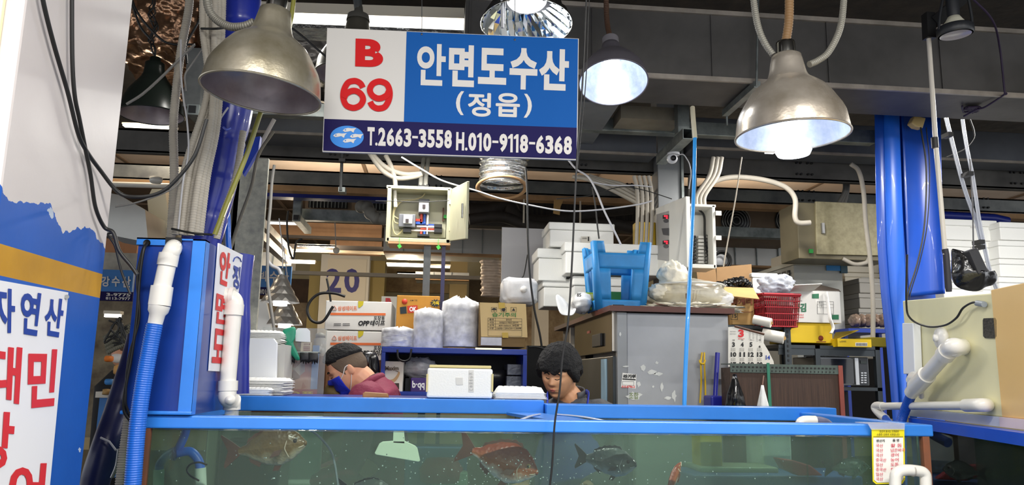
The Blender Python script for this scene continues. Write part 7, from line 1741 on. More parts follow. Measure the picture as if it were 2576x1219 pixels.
def l2f(az):
    a = abs(az)
    if a < .9: return .30 - .10 * math.cos(az * 2.2) + .05 * math.sin(az * 9)
    if a < 1.45: return .22 - (a - .9) * .85
    return -.20 if a < 1.5 else (.12 if a < 1.75 else .12 - (a - 1.75) * .65)
p2.hair(l2f, lambda d: .105 + .03 * max(0, d.z) + .02 * max(0, d.y), 'hair', M('hair_soft', '0b0a0c', .85, bump=1, bs=110), .022, 6, -.06)
for sx in (-1, 1):
    p2.tubeface([(sx * .15, .17), (sx * .33, .215), (sx * .52, .165)], .0030, 'eyebrow', M('hair_black', '0e0d0f'), .006)
    p2.tubeface([(sx * .17, -.005), (sx * .30, -.035), (sx * .43, .0)], .0017, 'eyelash', M('hair_black', '0e0d0f'), .004)
lip = M('lip', 'b8685c', .45)
p2.tubeface([(-.20, -.475), (-.06, -.45), (0, -.46), (.06, -.45), (.20, -.475)], .0032, 'upper_lip', lip, .002)
p2.tubeface([(-.17, -.50), (0, -.535), (.17, -.50)], .0036, 'lower_lip', lip, .0)
# distant shopper in the left gap
p3 = thing('person', 'distant shopper with brown hair, white mask and black clothes seen in the left gap', 'person', (P(305, 900, 7.6).x, 7.6, 0))
c3 = P(304, 890, 7.6)
mB().blob(c3, (.08, .09, .12), 24, 16).build('body', sk1, p3); mB().blob(c3 + V((0, .015, .03)), (.092, .10, .115), 24, 16, .08, 6).build('hair', M('hair_brown', '4a2c1c', .6), p3)
mB().blob(c3 + V((.0, -.055, -.035)), (.062, .05, .05), 18, 12).build('mask', M('strap_white', 'e8e4e0'), p3)
j = mB(); loft(j, [(V((c3.x, 7.65, .4)), V((.2, 0, 0)), V((0, .13, 0))), (V((c3.x, 7.65, c3.z - .3)), V((.22, 0, 0)), V((0, .13, 0))), (V((c3.x, 7.65, c3.z - .15)), V((.08, 0, 0)), V((0, .08, 0)))])
j.build('coat', M('black_cloth', '15151a'), p3)
l3 = mB(); 
for s__ in (-1, 1): limb(l3, [V((c3.x + s__ * .09, 7.65, .5)), V((c3.x + s__ * .1, 7.65, .03))], [.09, .07])
l3.build('trousers', M('trousers_dark', '23252c'), p3)
# work bench between the tank and the men
wb = thing('work_bench', 'low steel work bench behind the fish tank where the men are working', 'bench', (0, 3.5, 0))
mB().box((-.75, 3.44, .86), (1.0, 3.60, .89)).build('top', M('steel', '9a9a98'), wb)
for x in (-.74, .96): mB().box((x, 3.45, 0), (x + .04, 3.49, .86)).build('leg', M('steel', '9a9a98'), wb)
# ================================================================== fish and things in and behind the tank
def fish_mat(nm, top, mid, bel, scale=90):
    m = bpy.data.materials.new(nm); m.use_nodes = True; nt = m.node_tree; L = nt.links.new; b = nt.nodes['Principled BSDF']; b.inputs['Roughness'].default_value = .3; b.inputs['Coat Weight'].default_value = .3
    uv = nt.nodes.new('ShaderNodeAttribute'); uv.attribute_name = 'side'; n = nt.nodes.new('ShaderNodeTexNoise'); n.inputs['Scale'].default_value = 30; n.inputs['Detail'].default_value = 5
    tc = nt.nodes.new('ShaderNodeTexCoord'); L(tc.outputs['Object'], n.inputs['Vector'])
    a = nt.nodes.new('ShaderNodeMath'); a.operation = 'MULTIPLY_ADD'; L(n.outputs['Fac'], a.inputs[0]); a.inputs[1].default_value = .45; L(uv.outputs['Fac'], a.inputs[2])
    r = nt.nodes.new('ShaderNodeValToRGB'); L(a.outputs[0], r.inputs[0])
    for i, (p, c) in enumerate(((.28, bel), (.52, mid), (.85, top))):
        e = r.color_ramp.elements[i] if i < 2 else r.color_ramp.elements.new(p)
        e.position = p; e.color = lin(c)
    L(r.outputs[0], b.inputs['Base Color'])
    v = nt.nodes.new('ShaderNodeTexVoronoi'); v.inputs['Scale'].default_value = scale; L(tc.outputs['Object'], v.inputs['Vector']); bp = nt.nodes.new('ShaderNodeBump'); bp.inputs['Strength'].default_value = .5; bp.inputs['Distance'].default_value = .003
    L(v.outputs['Distance'], bp.inputs['Height']); L(bp.outputs[0], b.inputs['Normal']); return m
def fish(lab, nose, tail, Y, Yt, hpx, mats, prof=None, bend=0, eye='101012', name='fish', dorsal=1, thick=.36, eyec='c8b070'):
    N, T = P(*nose, Y), P(*tail, Yt); ax = (N - T).normalized(); Ln = (N - T).length; sd = ax.cross(V((0, 0, 1))).normalized(); up = sd.cross(ax).normalized()
    if sd.y > 0: sd = -sd
    h = hpx * scale_at(Y) / 2; w = h * thick * 1.3
    prof = prof or [(0, .05, .14), (.03, .24, .28), (.10, .56, .50), (.22, .86, .80), (.38, 1.0, .98), (.55, .88, .86), (.72, .58, .55), (.85, .26, .25), (.93, .17, .17)]
    def at(s):
        for k in range(len(prof) - 1):
            a, b2 = prof[k], prof[k + 1]
            if s <= b2[0]: t = (s - a[0]) / (b2[0] - a[0]); t = t * t * (3 - 2 * t) * .5 + t * .5; return a[1] + (b2[1] - a[1]) * t, a[2] + (b2[2] - a[2]) * t
        return prof[-1][1], prof[-1][2]
    cen = lambda s: N - ax * Ln * .86 * s + sd * bend * math.sin(max(0, s - .25) * 2.2) ** 2 * Ln
    t = thing(name, lab, 'fish', N.lerp(T, .45) - up * h)
    m = mB(); side = []
    def fn(u, v):
        s = v * .93; hu, hd = at(s); th = u * 2 * PI; z = math.sin(th); y = math.cos(th)
        return cen(s) + up * h * (z * hu if z > 0 else z * hd) + sd * w * y * min(hu, 1) ** .8 * (1 - .25 * abs(z))
    nu, nv = 40, 60; m.grid(fn, nu, nv); m.blob(cen(.012) - up * h * .03, (h * .10, w * .30, h * .14), 14, 10)
    o = m.build('body', mats[0], t); at_ = o.data.attributes.new('side', 'FLOAT', 'POINT')
    n_ = len(o.data.vertices); vals = [.5] * n_
    for j in range(nv + 1):
        for i in range(nu + 1): vals[j * (nu + 1) + i] = .42 + .42 * math.sin(i / nu * 2 * PI)
    at_.data.foreach_set('value', vals)
    fm = mats[1]
    def fin(pts, th, nm):
        q = [cen(min(.93, a)) - ax * Ln * .86 * max(0, a - .93) + up * h * b2 + sd * c for a, b2, c in pts]
        m = mB(); n = len(q); m.slab(q, sd * th); return m.build(nm, fm, t, bevel=.0005)
    fin([(.90, .16, 0), (1.02, .55, 0), (1.16, .95, 0), (1.17, .85, 0), (1.08, .10, 0), (1.15, -.62, 0), (1.14, -.78, 0), (1.0, -.42, 0), (.90, -.16, 0)], .003, 'tail_fin')
    if dorsal: fin([(.24, .82, 0)] + [(.24 + i * .05, at(.24 + i * .05)[0] + (.17 if i % 2 else .10), 0) for i in range(1, 12)] + [(.82, .30, 0), (.6, .5, 0), (.4, .7, 0)], .002, 'dorsal_fin')
    fin([(.62, -.68, 0), (.66, -.92, 0), (.78, -.62, 0), (.80, -.30, 0)], .002, 'anal_fin')
    fin([(.34, -.88, 0), (.40, -1.22, 0), (.48, -1.20, 0), (.44, -.86, 0)], .003, 'pelvic_fin')
    fin([(.27, -.16, w * 1.02), (.31, -.44, w * 1.2), (.44, -.52, w * 1.3), (.38, -.22, w * 1.15)], .002, 'pectoral_fin')
    e = cen(.12) + up * h * .16 + sd * w * .50
    ey = mB().blob(e, [h * .12] * 3, 18, 12).build('eye', M('eye_' + eyec, eyec, .15, coat=1), t); mB().blob(e + sd * h * .085, [h * .065] * 3, 12, 8).build('pupil', M('black', '101012'), ey)
    g = [cen(.245 - .02 * abs(k)) + up * h * .28 * k - up * h * .15 + sd * w * (.93 - .1 * k * k) for k in (-1.6, -.8, 0, .8, 1.6)]
    mB().tube(cr(g, 5), .0016, 6).build('gill_edge', mats[2], t)
    mq = [cen(.0) - up * h * .02 + ax * .002, cen(.045) - up * h * .16 + sd * w * .26, cen(.085) - up * h * .20 + sd * w * .42]
    mB().tube(cr(mq, 5), .0022, 6).build('lip', mats[2], t)
    return t
br_m = [fish_mat('bream_skin', '8c4430', 'b46c46', 'f0e8d8'), M('fin_brown', '5a3a2e', .5, var=.3, vs=20), M('fin_pale', 'c8b8a4', .4)]
rk_m = [fish_mat('rock_skin', '505c58', '66726e', 'a8b2ac'), M('fin_dark', '30383a', .5, var=.3, vs=20), M('lip_grey', 'a8b0ac', .4)]
fl_m = [fish_mat('flat_skin', '5e4a2a', '7c6036', 'b8ac90'), M('fin_brown', '5a3a2e'), M('fin_pale', 'c8b8a4')]
fish('large reddish brown sea bream swimming right in the middle of the tank', (1352, 1186), (1150, 1120), 2.33, 2.42, 100, br_m)
fish('dark grey rockfish with thick lips right of the dangling cable in the tank', (1600, 1168), (1440, 1150), 2.36, 2.46, 72, rk_m, [(0, .16, .18), (.08, .45, .5), (.2, .82, .82), (.35, 1.0, .95), (.55, .92, .85), (.72, .7, .62), (.85, .38, .34), (.93, .28, .25)], bend=-.10, thick=.55, eyec='3a2c24')
fish('golden brown fish near the surface at the left of the tank', (770, 1112), (560, 1140), 2.45, 2.52, 92, fl_m, eyec='2c241c')
fish('dark fish low at the bottom edge of the tank left of the sea bream', (985, 1232), (850, 1226), 2.34, 2.4, 50, rk_m, eyec='3a2c24')
fish('slim brown fish pointing up at the bottom of the tank right of the rockfish', (1712, 1162), (1668, 1262), 2.5, 2.45, 30, br_m, dorsal=0)
fish('dim dark fish lying deep behind the price tag end of the tank', (2185, 1172), (2070, 1180), 2.8, 2.85, 46, rk_m, eyec='3a2c24')
# scraper
sc = thing('scraper', 'pale plastic scraper with triangular blade hanging inside the tank', 'scraper', P(1000, 1160, 2.55))
pl = YP(2.55); sm = M('scraper_pale', 'd4e8cc', .45)
mB().slab(pquad(pl, (954, 1115), (962, 1110), (990, 1108), (1018, 1108), (1044, 1120), (1050, 1126), (1057, 1158), (1053, 1161), (946, 1143), (942, 1139)), (0, .006, 0)).build('blade', sm, sc, bevel=.002)
mB().slab(pquad(pl, (990, 1070), (1015, 1070), (1019, 1116), (988, 1114)), (0, .012, 0)).build('handle', sm, sc, bevel=.002)
# blue Y hose inside
yh = thing('branched_hose', 'blue branching hose with two white pipe ends inside the left of the tank', 'hose', P(460, 1230, 2.5)); hb = M('hose_blue', '1f66cc'); wv = M('pipe_wet', 'c8dcc8', .4)
mB().tube(cr([P(472, 1064, 2.5), P(464, 1095, 2.5), P(450, 1125, 2.5), P(435, 1150, 2.52)], 6), .0125, 14).build('stem', hb, yh)
mB().tube(cr([P(446, 1130, 2.5), P(420, 1145, 2.56), P(403, 1165, 2.6), P(400, 1185, 2.6)], 6), .013, 14).build('left_branch', hb, yh)
mB().tube(cr([P(448, 1138, 2.5), P(478, 1135, 2.5), P(498, 1155, 2.5), P(505, 1180, 2.5)], 6), .0135, 14).build('right_branch', hb, yh)
mB().tube([P(400, 1180, 2.6), P(396, 1290, 2.6)], .016, 14).build('left_pipe', wv, yh); mB().tube([P(504, 1176, 2.5), P(508, 1290, 2.5)], .0165, 14).build('right_pipe', wv, yh)
single('air_line', mB().tube(cr([P(768, 1074, 2.3), P(800, 1095, 2.3), P(830, 1130, 2.3), P(842, 1165, 2.3), P(852, 1230, 2.3)], 8), .003, 8), M('air_line_c', '8a949c', .3), 'thin pale air tube curving down left of the scraper in the tank', 'tube')
single('air_line_black', mB().tube(cr([P(520, 1168, 2.4), P(500, 1162, 2.42), P(478, 1168, 2.45), P(470, 1182, 2.45), P(478, 1195, 2.42), P(500, 1208, 2.4)], 8), .0028, 8), M('cable', '141414'), 'thin black loop of air tube beside the branched hose', 'tube')
# things behind the tank seen through it
def behind(nm, cat, lb, x0, y0, x1, y1, Y, d, c, bevel=.008): return single(nm, bpx(mB(), x0, y0, x1, y1, Y, d), M('bh_' + c, c, .5, var=.1), lb, cat, bevel=bevel)
behind('white_board', 'board', 'white board standing upright behind the left of the tank', 690, 1045, 800, 1500, 3.46, .03, 'f4faf4')
behind('white_post', 'post', 'narrow cream post behind the left end of the tank', 498, 1045, 530, 1700, 3.30, .06, 'c8c8a8')
behind('dark_bin', 'bin', 'dark bin behind the tank below the golden brown fish', 530, 1110, 690, 1700, 3.2, .2, '28302c')
behind('blue_bench', 'bench', 'blue low bench behind the tank left of the sea bream', 1010, 1122, 1170, 1600, 3.2, .12, '2a5c98')
t = thing('red_basin', 'red round basin behind the tank below the tail of the sea bream', 'basin', P(1110, 1180, 3.12)); c = P(1110, 1176, 3.12); mB().lathe([(0, .04), (.06, .035), (.085, 0), (.08, -.05), (0, -.05)], c, (0, 0, 1), 28).build('bowl', M('basin_red', '98282c', .5), t)
behind('white_towel', 'towel', 'folded pale towel behind the tank under the red basin', 1086, 1186, 1176, 1290, 3.08, .06, 'c4cabc')
behind('yellow_bucket', 'bucket', 'yellow bucket behind the right half of the tank', 1762, 1088, 1818, 1184, 3.3, .12, 'c8b024')
behind('pale_crate', 'crate', 'pale low crate behind the tank beside the yellow bucket', 1762, 1175, 1960, 1190, 3.25, .2, '98a088')
behind('blue_crate', 'crate', 'wide blue crate low behind the right half of the tank', 1750, 1196, 2180, 1500, 3.15, .3, '1c4c94')
behind('white_bucket', 'bucket', 'white bucket behind the tank right of the yellow bucket', 1920, 1085, 1992, 1178, 3.4, .2, 'd0dcd4')
behind('black_bin', 'bin', 'black bin behind the right end of the tank', 1990, 1090, 2100, 1250, 3.5, .2, '1c2220')
single('red_scoop', mB().slab(pquad(YP(3.1), (1958, 1152), (2000, 1158), (2040, 1170), (2072, 1196), (2010, 1196), (1975, 1180)), (0, .06, 0)), M('scoop_red', 'a82c38', .5), 'red scoop leaning behind the right part of the tank', 'scoop', bevel=.006)
behind('grey_pillar_foot', 'panel', 'light grey panel behind the tank between the young man and the yellow bucket', 1600, 1050, 1750, 1600, 3.7, .05, '9aa09c')
# ================================================================== far background
bwm = M('board_white', 'e6dfd0', .6, var=.08, vs=1)
t = thing('numbered_pillar', 'cream pillar painted with a large navy number twenty', 'pillar', P(870, 1000, 12))
bpx(mB(), 798, 640, 922, 1010, 12, .5).build('shaft', bwm, t)
bpx(mB(), 822, 650, 920, 775, 11.98, .02).build('number_panel', M('board_cream', 'e8dcc4', .6), t)
m = mB(); wpx(m, '2', YP(11.975), 821, 675, 858, 736, .03); wpx(m, '0', YP(11.975), 866, 675, 904, 736, .03); m.build('number', M('ink_navy', '241f7a', .5), t)
for k, (x0, x1, c, lb) in enumerate(((770, 797, 'a08c50', 'olive painted pillar left of the numbered pillar'), (922, 962, '9c884c', 'olive painted pillar right of the numbered pillar'), (1345, 1380, 'd8cdb8', 'pale pillar behind the hanging jug'), (1128, 1172, 'b49c68', 'tan pillar behind the wrapped plates'))):
    single('hall_pillar', bpx(mB(), x0, 655 if k < 2 else 640, x1, 1000, 12.2, .4), M('olive_%d' % k, c, .6, var=.1, vs=1), lb, 'pillar')
# light rails crossing the hall
rl = M('rail_grey', 'b8a890', .5, var=.15, vs=2)
for k, (y0_, y1_, Yk, m_, lb) in enumerate(((622, 634, 9, M('rail_dark', '4a4440', .5), 'dark far hanging rail behind the fuse box posts'), (634, 640, 8.98, rl, 'pale strip along the dark far hanging rail'), (600, 607, 10.5, M('rail_dark', '4a4440'), 'thin dark rail high in the rear hall'), (688, 697, 8, rl, 'pale cable rail crossing in front of the numbered pillar'))):
    x0, x1 = (640, 1400) if k != 3 else (735, 1290)
    single('hanging_rail', bpx(mB(), x0, y0_, x1, y1_, Yk, .06), m_, lb, 'rail')
def far_tube(x0, x1, y, Y, lb, th=4, h=6, e=34):
    t = thing('fluorescent_fixture', lb, 'light fixture', P((x0 + x1) / 2, y, Y), 'far fluorescent tubes')
    bpx(mB(), x0 - 2, y - h, x1 + 2, y - th / 2, Y, .08).build('housing', M('fixture_white', 'cfc6b4'), t)
    bpx(mB(), x0, y - th / 2, x1, y + th / 2, Y, .05).build('tube', emission('tube_glow', 'fffaf0', 3.2), t)
    if Y < 12 and x1 - x0 > 72: lamp_light('POINT', 'tube_light', P((x0 + x1) / 2, y + 4, Y) - V((0, .1, .05)), e * (1 if Y > 6.5 else .35), (1, .84, .62), t, radius=.08)
for x0, x1, y, Y, lb in ((676, 746, 560, 7, 'short bright tube right of the galvanised column, highest in the rear hall'), (652, 719, 617, 9.5, 'bright tube low behind the dangling cable at left'), (748, 842, 620, 9, 'bright tube left of the small round disc'), (712, 791, 659, 9.5, 'bright tube above the blue far sign'), (974, 1070, 667, 9, 'bright tube left of the dark post below the fuse box'), (1082, 1132, 670, 9.1, 'short tube right of the posts below the fuse box'), (308, 440, 316, 6.0, 'bright tube seen under the rim of the black pendant lamp'), (395, 430, 447, 8, 'small bright tube behind the conduits left'), (1000, 1100, 690, 13, 'distant dim tube behind the rail'), (1820, 1900, 610, 9, 'tube glowing behind the control panel')):
    far_tube(x0, x1, y, Y, lb)
# white sheet metal duct far
dw = M('duct_white', 'c8c8c4', .35, .6, var=.1, vs=2)
for x0, y0, x1, y1, Y, lb in ((965, 574, 1262, 636, 8.2, 'long bright sheet metal duct behind the posts of the fuse box'), (1795, 604, 2012, 668, 7.6, 'bright panelled duct behind the control panel and tall cord'), (650, 634, 722, 672, 9.8, 'foil duct end above the blue far sign'), (1045, 684, 1180, 700, 10, 'low bright duct behind the fuse box posts')):
    t = thing('metal_duct', lb, 'duct', P((x0 + x1) / 2, y1, Y)); bpx(mB(), x0, y0, x1, y1, Y, .6).build('duct_body', dw, t)
    n = max(1, int((x1 - x0) / 55))
    for i in range(1, n + 1): bpx(mB(), x0 + i * (x1 - x0) / (n + 1), y0, x0 + i * (x1 - x0) / (n + 1) + 2, y1, Y - .02, .02).build('seam', M('galv', '9aa09e'), t)
    bpx(mB(), x0, y1 - 1, x1, y1 + 4, Y - .03, .1).build('lower_edge', M('timber', 'b08a62'), t)
# far dark clutter mass: stalls as separate boards
def board(x0, y0, x1, y1, Y, hexc, lb, name='stall_board', cat='board', hex2=None):
    return single(name, bpx(mB(), x0, y0, x1, y1, Y, .1), M('bd_' + hexc, hexc, .7, hex2=hex2, var=.2, vs=3), lb, cat)
board(640, 700, 800, 760, 13, '5a4028', 'dark brown stall fascia far behind the faceted pendants', hex2='3a2818')
board(962, 676, 1130, 735, 13, '6a5236', 'brown fascia far behind the posts', hex2='a08a60')
board(1180, 700, 1345, 760, 13, '7a6a50', 'brown fascia far behind the hanging jug', hex2='4a3c2c')
board(640, 760, 830, 880, 12.8, 'b09a78', 'beige stall front far behind the white trays', hex2='5c4a38')
board(1320, 760, 1420, 900, 12.8, 'd0b890', 'warm lit stall front seen left of the brown cabinet', hex2='7c6040')
board(1180, 560, 1270, 640, 11, '6a6460', 'grey backing board beside the grey hanging sheet')
board(640, 560, 960, 600, 11, 'b08862', 'orange brown ceiling bulkhead above the numbered pillar', 'bulkhead', 'bulkhead', hex2='c89c74')
board(830, 598, 960, 640, 11.5, 'd8a880', 'peach bulkhead right of the far tubes', 'bulkhead', 'bulkhead')
board(2370, 735, 2576, 1100, 6.2, 'c8b898', 'beige partition behind the right foam stacks')
board(1800, 668, 2250, 900, 8.5, '8a7c68', 'brown stall back far behind the white carton', hex2='4c443c')
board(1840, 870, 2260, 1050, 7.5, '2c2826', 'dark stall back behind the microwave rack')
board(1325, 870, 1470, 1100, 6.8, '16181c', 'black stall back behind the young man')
board(640, 880, 800, 1080, 6.0, '5c4c3c', 'brown stall back behind the posters', hex2='38302a')
# far blue signs
def far_sign(lb, x0, y0, x1, y1, Y, ysplit, t1, t2, tx, ty2):
    t = thing('stall_sign', lb, 'sign', P((x0 + x1) / 2, y1, Y))
    bpx(mB(), x0, y0, x1, ysplit, Y, .04).build('blue_board', M('sign_blue2', '1c6ab0', .5), t); bpx(mB(), x0, ysplit, x1, y1, Y, .04).build('navy_board', M('sign_navy', '241f62'), t)
    m = mB(); pl = YP(Y - .01)
    for s, a, b, c, d in t1 + t2: wpx(m, s, pl, a, b, c, d, .03, slx=.03)
    m.build('lettering', M('sign_white', 'e6e2de'), t); return t
far_sign('blue stall sign far behind the faceted pendant lamps', 625, 668, 732, 742, 8.5, 722, [('대', 632, 682, 648, 708), ('박', 654, 681, 673, 707), ('수', 678, 682, 700, 709), ('산', 706, 684, 727, 710)], [('059/010', 640, 726, 676, 739)], 0, 0)
far_sign('blue stall sign seen between the painted column and the blue box', 240, 678, 334, 756, 7.5, 733, [('강', 255, 694, 276, 720), ('수', 281, 694, 302, 720), ('산', 307, 694, 329, 722)], [('3-9775', 268, 736, 328, 744), ('8113-7977', 266, 746, 328, 753)], 0, 0)
t = thing('stall_sign', 'small white sign with a red letter behind the orange brown carton', 'sign', P(975, 830, 6)); bpx(mB(), 958, 745, 1000, 830, 6, .03).build('board', bwm, t); m = mB(); wpx(m, 'B', YP(5.99), 970, 749, 984, 760, .05); wpx(m, '6', YP(5.99), 976, 764, 984, 776, .04); m.build('lettering', M('ink_red', 'd82a30'), t)
bpx(mB(), 958, 806, 985, 812, 5.98, .01).build('blue_stripe', M('ink_blue', '1c3f9c'), t)
# left gap: duct, round device, white tube, hose bundle, stall with a person
t = thing('metal_duct', 'angled bright duct seen between the white column and the conduits', 'duct', P(340, 600, 6.5))
m = mB(); m.slab(pquad(YP(6.5), (250, 480), (300, 490), (365, 528), (372, 600), (345, 604), (250, 585)), (0, .5, 0)); m.build('duct_body', dw, t)
m = mB(); m.slab(pquad(YP(7.0), (370, 500), (382, 475), (415, 475), (430, 585), (380, 600)), (0, .5, 0)); m.build('rear_body', M('duct_bright', 'e0dece', .35, .4), t)
single('white_pipe', mB().tube([P(255, 462, 5.9), P(460, 468, 5.9)], 6.5 * scale_at(5.9), 14), pv, 'white plastic pipe running across behind the black cables left', 'pipe')
c = P(392, 455, 5.8); s_ = scale_at(5.8); t = thing('smoke_detector', 'round white smoke detector above the white pipe', 'detector', c); mB().lathe([(0, 10 * s_), (15 * s_, 9 * s_), (15 * s_, 0), (12 * s_, -5 * s_), (0, -6 * s_)], c, (0, 0, 1), 24).build('body', pv, t)
board(240, 600, 345, 640, 8, 'b8835c', 'brown fascia above the far blue sign at left'); board(236, 635, 345, 680, 7.9, 'c4beb0', 'pale folded tarpaulin above the far blue sign at left', 'tarpaulin', 'tarpaulin', hex2='8c8478')
board(230, 756, 350, 1100, 9.5, '9a9078', 'stall back wall seen through the left gap', hex2='54483c')
for i in range(5):
    q = [P(262 + i * 2, 850 + i * 9, 5.0), P(285, 838 + i * 10, 5.0), P(310, 830 + i * 9, 5.0), P(345, 805 + i * 9, 5.0)]
    single('hose_bundle', mB().rib_tube(q, 6 * scale_at(5), .012, .08, 10), M('hose_taupe', '6c6a5c', .6), ordn[i].replace('topmost', 'uppermost') + ' grey ribbed hose of the bundle in the left gap', 'hose', 'ribbed hoses in the left gap')
m = mB()
for i in range(7): m.tube(cr([P(262 + random.uniform(0, 60), 800 + random.uniform(0, 70), 4.9) for _ in range(4)], 6), .006, 6)
single('cable_tangle', m, M('cable', '141414'), 'tangle of thin black cables over the hose bundle in the left gap', 'cable', kind=None)
far_tube(262, 300, 793, 7, 'tube glowing under the far blue sign at left', 8, 12)
# goods on the far counter
t = thing('goods_counter', 'far counter with blue tubs seen through the left gap', 'counter', P(285, 1010, 7)); bpx(mB(), 240, 985, 340, 1000, 7, .5).build('top', M('counter_white', 'd8d4cc', .5), t); bpx(mB(), 240, 1000, 340, 1200, 7.05, .4).build('front', M('counter_blue', '2a70b8', .5), t)
for i, (x, y, w, h, c, lb) in enumerate(((270, 960, 18, 14, '3a80c8', 'blue tub of shellfish on the far left counter'), (290, 985, 22, 12, 'd0a878', 'tan tub on the far left counter'), (262, 985, 14, 14, 'a88858', 'brown tub on the far left counter'), (268, 902, 16, 14, 'e07a28', 'orange packet hanging in the left gap'), (296, 930, 26, 24, 'c89858', 'brown paper box with a white square on the far left counter'))):
    single('goods_tub', mB().blob(P(x + 6, y, 6.9), (w * .5 * scale_at(6.9), .05, h * .5 * scale_at(6.9)), 16, 10, .15, 3, i, sq=.6), M('gd_' + c, c, .6, var=.2, vs=20), lb, 'tub')
# clutter of bottles and packs far right of the screen
# white hanging curtain thing
single('white_sheet', mB().slab(pquad(YP(6.4), (652, 752), (668, 752), (690, 860), (640, 860)), (0, .05, 0)), M('sheet_white', 'd4d4d2', .5), 'white hanging sheet behind the lower faceted pendant', 'sheet')
# small disc + cords
c = P(846, 630, 7.9); t = thing('round_disc', 'small round white disc on a cord in front of the far tubes', 'disc', c); mB().lathe([(0, 0), (8 * scale_at(7.9), 0), (8 * scale_at(7.9), .01), (0, .01)], c, (0, -1, .1), 24).build('disc', pv, t)
mB().tube([P(840, 480, 7.9), P(845, 622, 7.9)], .006, 5).build('cord', M('wire_white', 'b8b8bc'), t)
# warm orange ceiling details: batten ribs left
for k, (a, b, lb) in enumerate((((655, 560), (735, 640), 'diagonal pale rail dropping behind the galvanised column'), ((650, 590), (725, 660), 'lower diagonal pale rail behind the galvanised column'))):
    m = mB(); sqtube(m, P(a[0], a[1], 6.4), P(b[0], b[1], 9.5), .07); single('diagonal_rail', m, rl, lb, 'rail')
# sheets hung in the roof: pinkish panels seen between beams
# ================================================================== conduits and cables in front
cg, cb = M('conduit', 'b4ada0'), M('cable', '141414')
def cond(q, Y, rp, lb, m=cg, ribs=True, grp='beige conduits beside the blue wrapped pipe', name='ribbed_conduit', cat='conduit'):
    pts = [P(x, y, Y) for x, y in q]
    mb = mB().rib_tube(pts, rp * scale_at(Y), .009, .06, 10) if ribs else mB().tube(cr(pts, 8), rp * scale_at(Y), 10)
    return single(name, mb, m, lb, cat, grp)
cond([(478, -60), (475, 20), (455, 130), (440, 260), (436, 330), (438, 450), (430, 600)], 2.75, 10, 'single beige conduit left of the bundle, passing in front of the black pendant')
top = [(512, -60), (522, -60), (532, -60), (542, -60), (552, -60), (562, -60)]
mid = [(510, 70), (520, 70), (530, 72), (540, 74), (549, 70), (558, 90)]
low = [(522, 230), (528, 225), (524, 300), (532, 300), (540, 290), (548, 300)]
end = [(440, 590), (455, 590), (468, 592), (480, 592), (492, 590), (503, 592)]
w2 = [(466, 420), (478, 430), (490, 440), (500, 450), (510, 455), (522, 440)]
for i in range(6):
    cond([top[i], mid[i], low[i], w2[i], end[i]], 2.62 + .012 * (i % 3), 8.2, ('leftmost', 'second', 'third', 'fourth', 'fifth', 'rightmost')[i] + ' ribbed conduit from the left in the bundle beside the blue wrapped pipe')
cond([(578, -60), (570, 60), (560, 180), (553, 240)], 2.8, 9, 'short grey conduit between the bundle and the blue wrapped pipe', M('conduit_dark', '8d8a80'), False)
cond([(612, 330), (592, 450), (560, 540), (545, 600)], 2.7, 8, 'beige ribbed conduit along the right side of the blue wrapped pipe')
# cable ties on the bundle
for k, (a, b, lb) in enumerate((((506, 72), (585, 66), 'black cable tie around the conduit bundle near the large lamp'), ((432, 575), (535, 590), 'black tie around the conduits just above the blue box'))):
    single('cable_tie', mB().tube(cr([P(a[0], a[1], 2.6), P((a[0] + b[0]) / 2, (a[1] + b[1]) / 2 + 3, 2.57), P(b[0], b[1], 2.6)], 6), .004, 6), cb, lb, 'cable tie')
# big blue wrapped pipe
q = [(615, -120), (610, 0), (603, 120), (596, 220), (583, 300), (565, 370), (552, 440), (532, 520), (508, 600), (490, 660)]
pts = resample(cr([P(x, y, 2.8) for x, y in q], 8), .012)
bw = M('wrap_blue', '20309a', .3, var=.15, vs=5, bump=.25, bs=9, coat=.2)
wp = thing('wrapped_pipe', 'thick royal blue tape wrapped pipe rising behind the large lamp from the blue box', 'pipe', P(490, 660, 2.8))
L = 0; rr = []
for i, p in enumerate(pts):
    seg = (i * .012 / .145) % 1
    rr.append(45 * scale_at(2.8) * (1 + .035 * (1 - seg) + .03 * noise.noise(p * 9)) * (.93 if seg < .08 else 1))
mB().tube(pts, rr, 28).build('wrap', bw, wp)
mB().tube(cr([P(562, 320, 2.68), P(570, 326, 2.67), P(580, 322, 2.68)], 5), .004, 6).build('torn_flap', M('wrap_pale', '5a6ac8', .4), wp)
q = [(612, 640), (604, 700), (600, 800), (598, 900), (596, 990)]
pts = resample(cr([P(x, y, 2.85) for x, y in q], 8), .012)
single('wrapped_pipe', mB().tube(pts, [27 * scale_at(2.85) * (1 + .05 * noise.noise(p * 12) + .03 * math.sin(i * .35)) for i, p in enumerate(pts)], 22), bw, 'blue quilted wrapped pipe running down behind the white side sign', 'pipe')
single('blue_tarp', mB().slab(pquad(YP(3.0), (600, 395), (640, 345), (655, 342), (650, 375), (612, 440)), (0, .03, 0)), M('tarp_blue', '2244b0', .5), 'blue tarpaulin scrap behind the olive hose', 'tarpaulin')
cond([(560, 440), (572, 540), (575, 620), (590, 700)], 2.9, 7, 'thin blue hose behind the wrapped pipe above the side sign', M('hose_blue', '1f66cc'), False, None, 'blue_hose', 'hose')
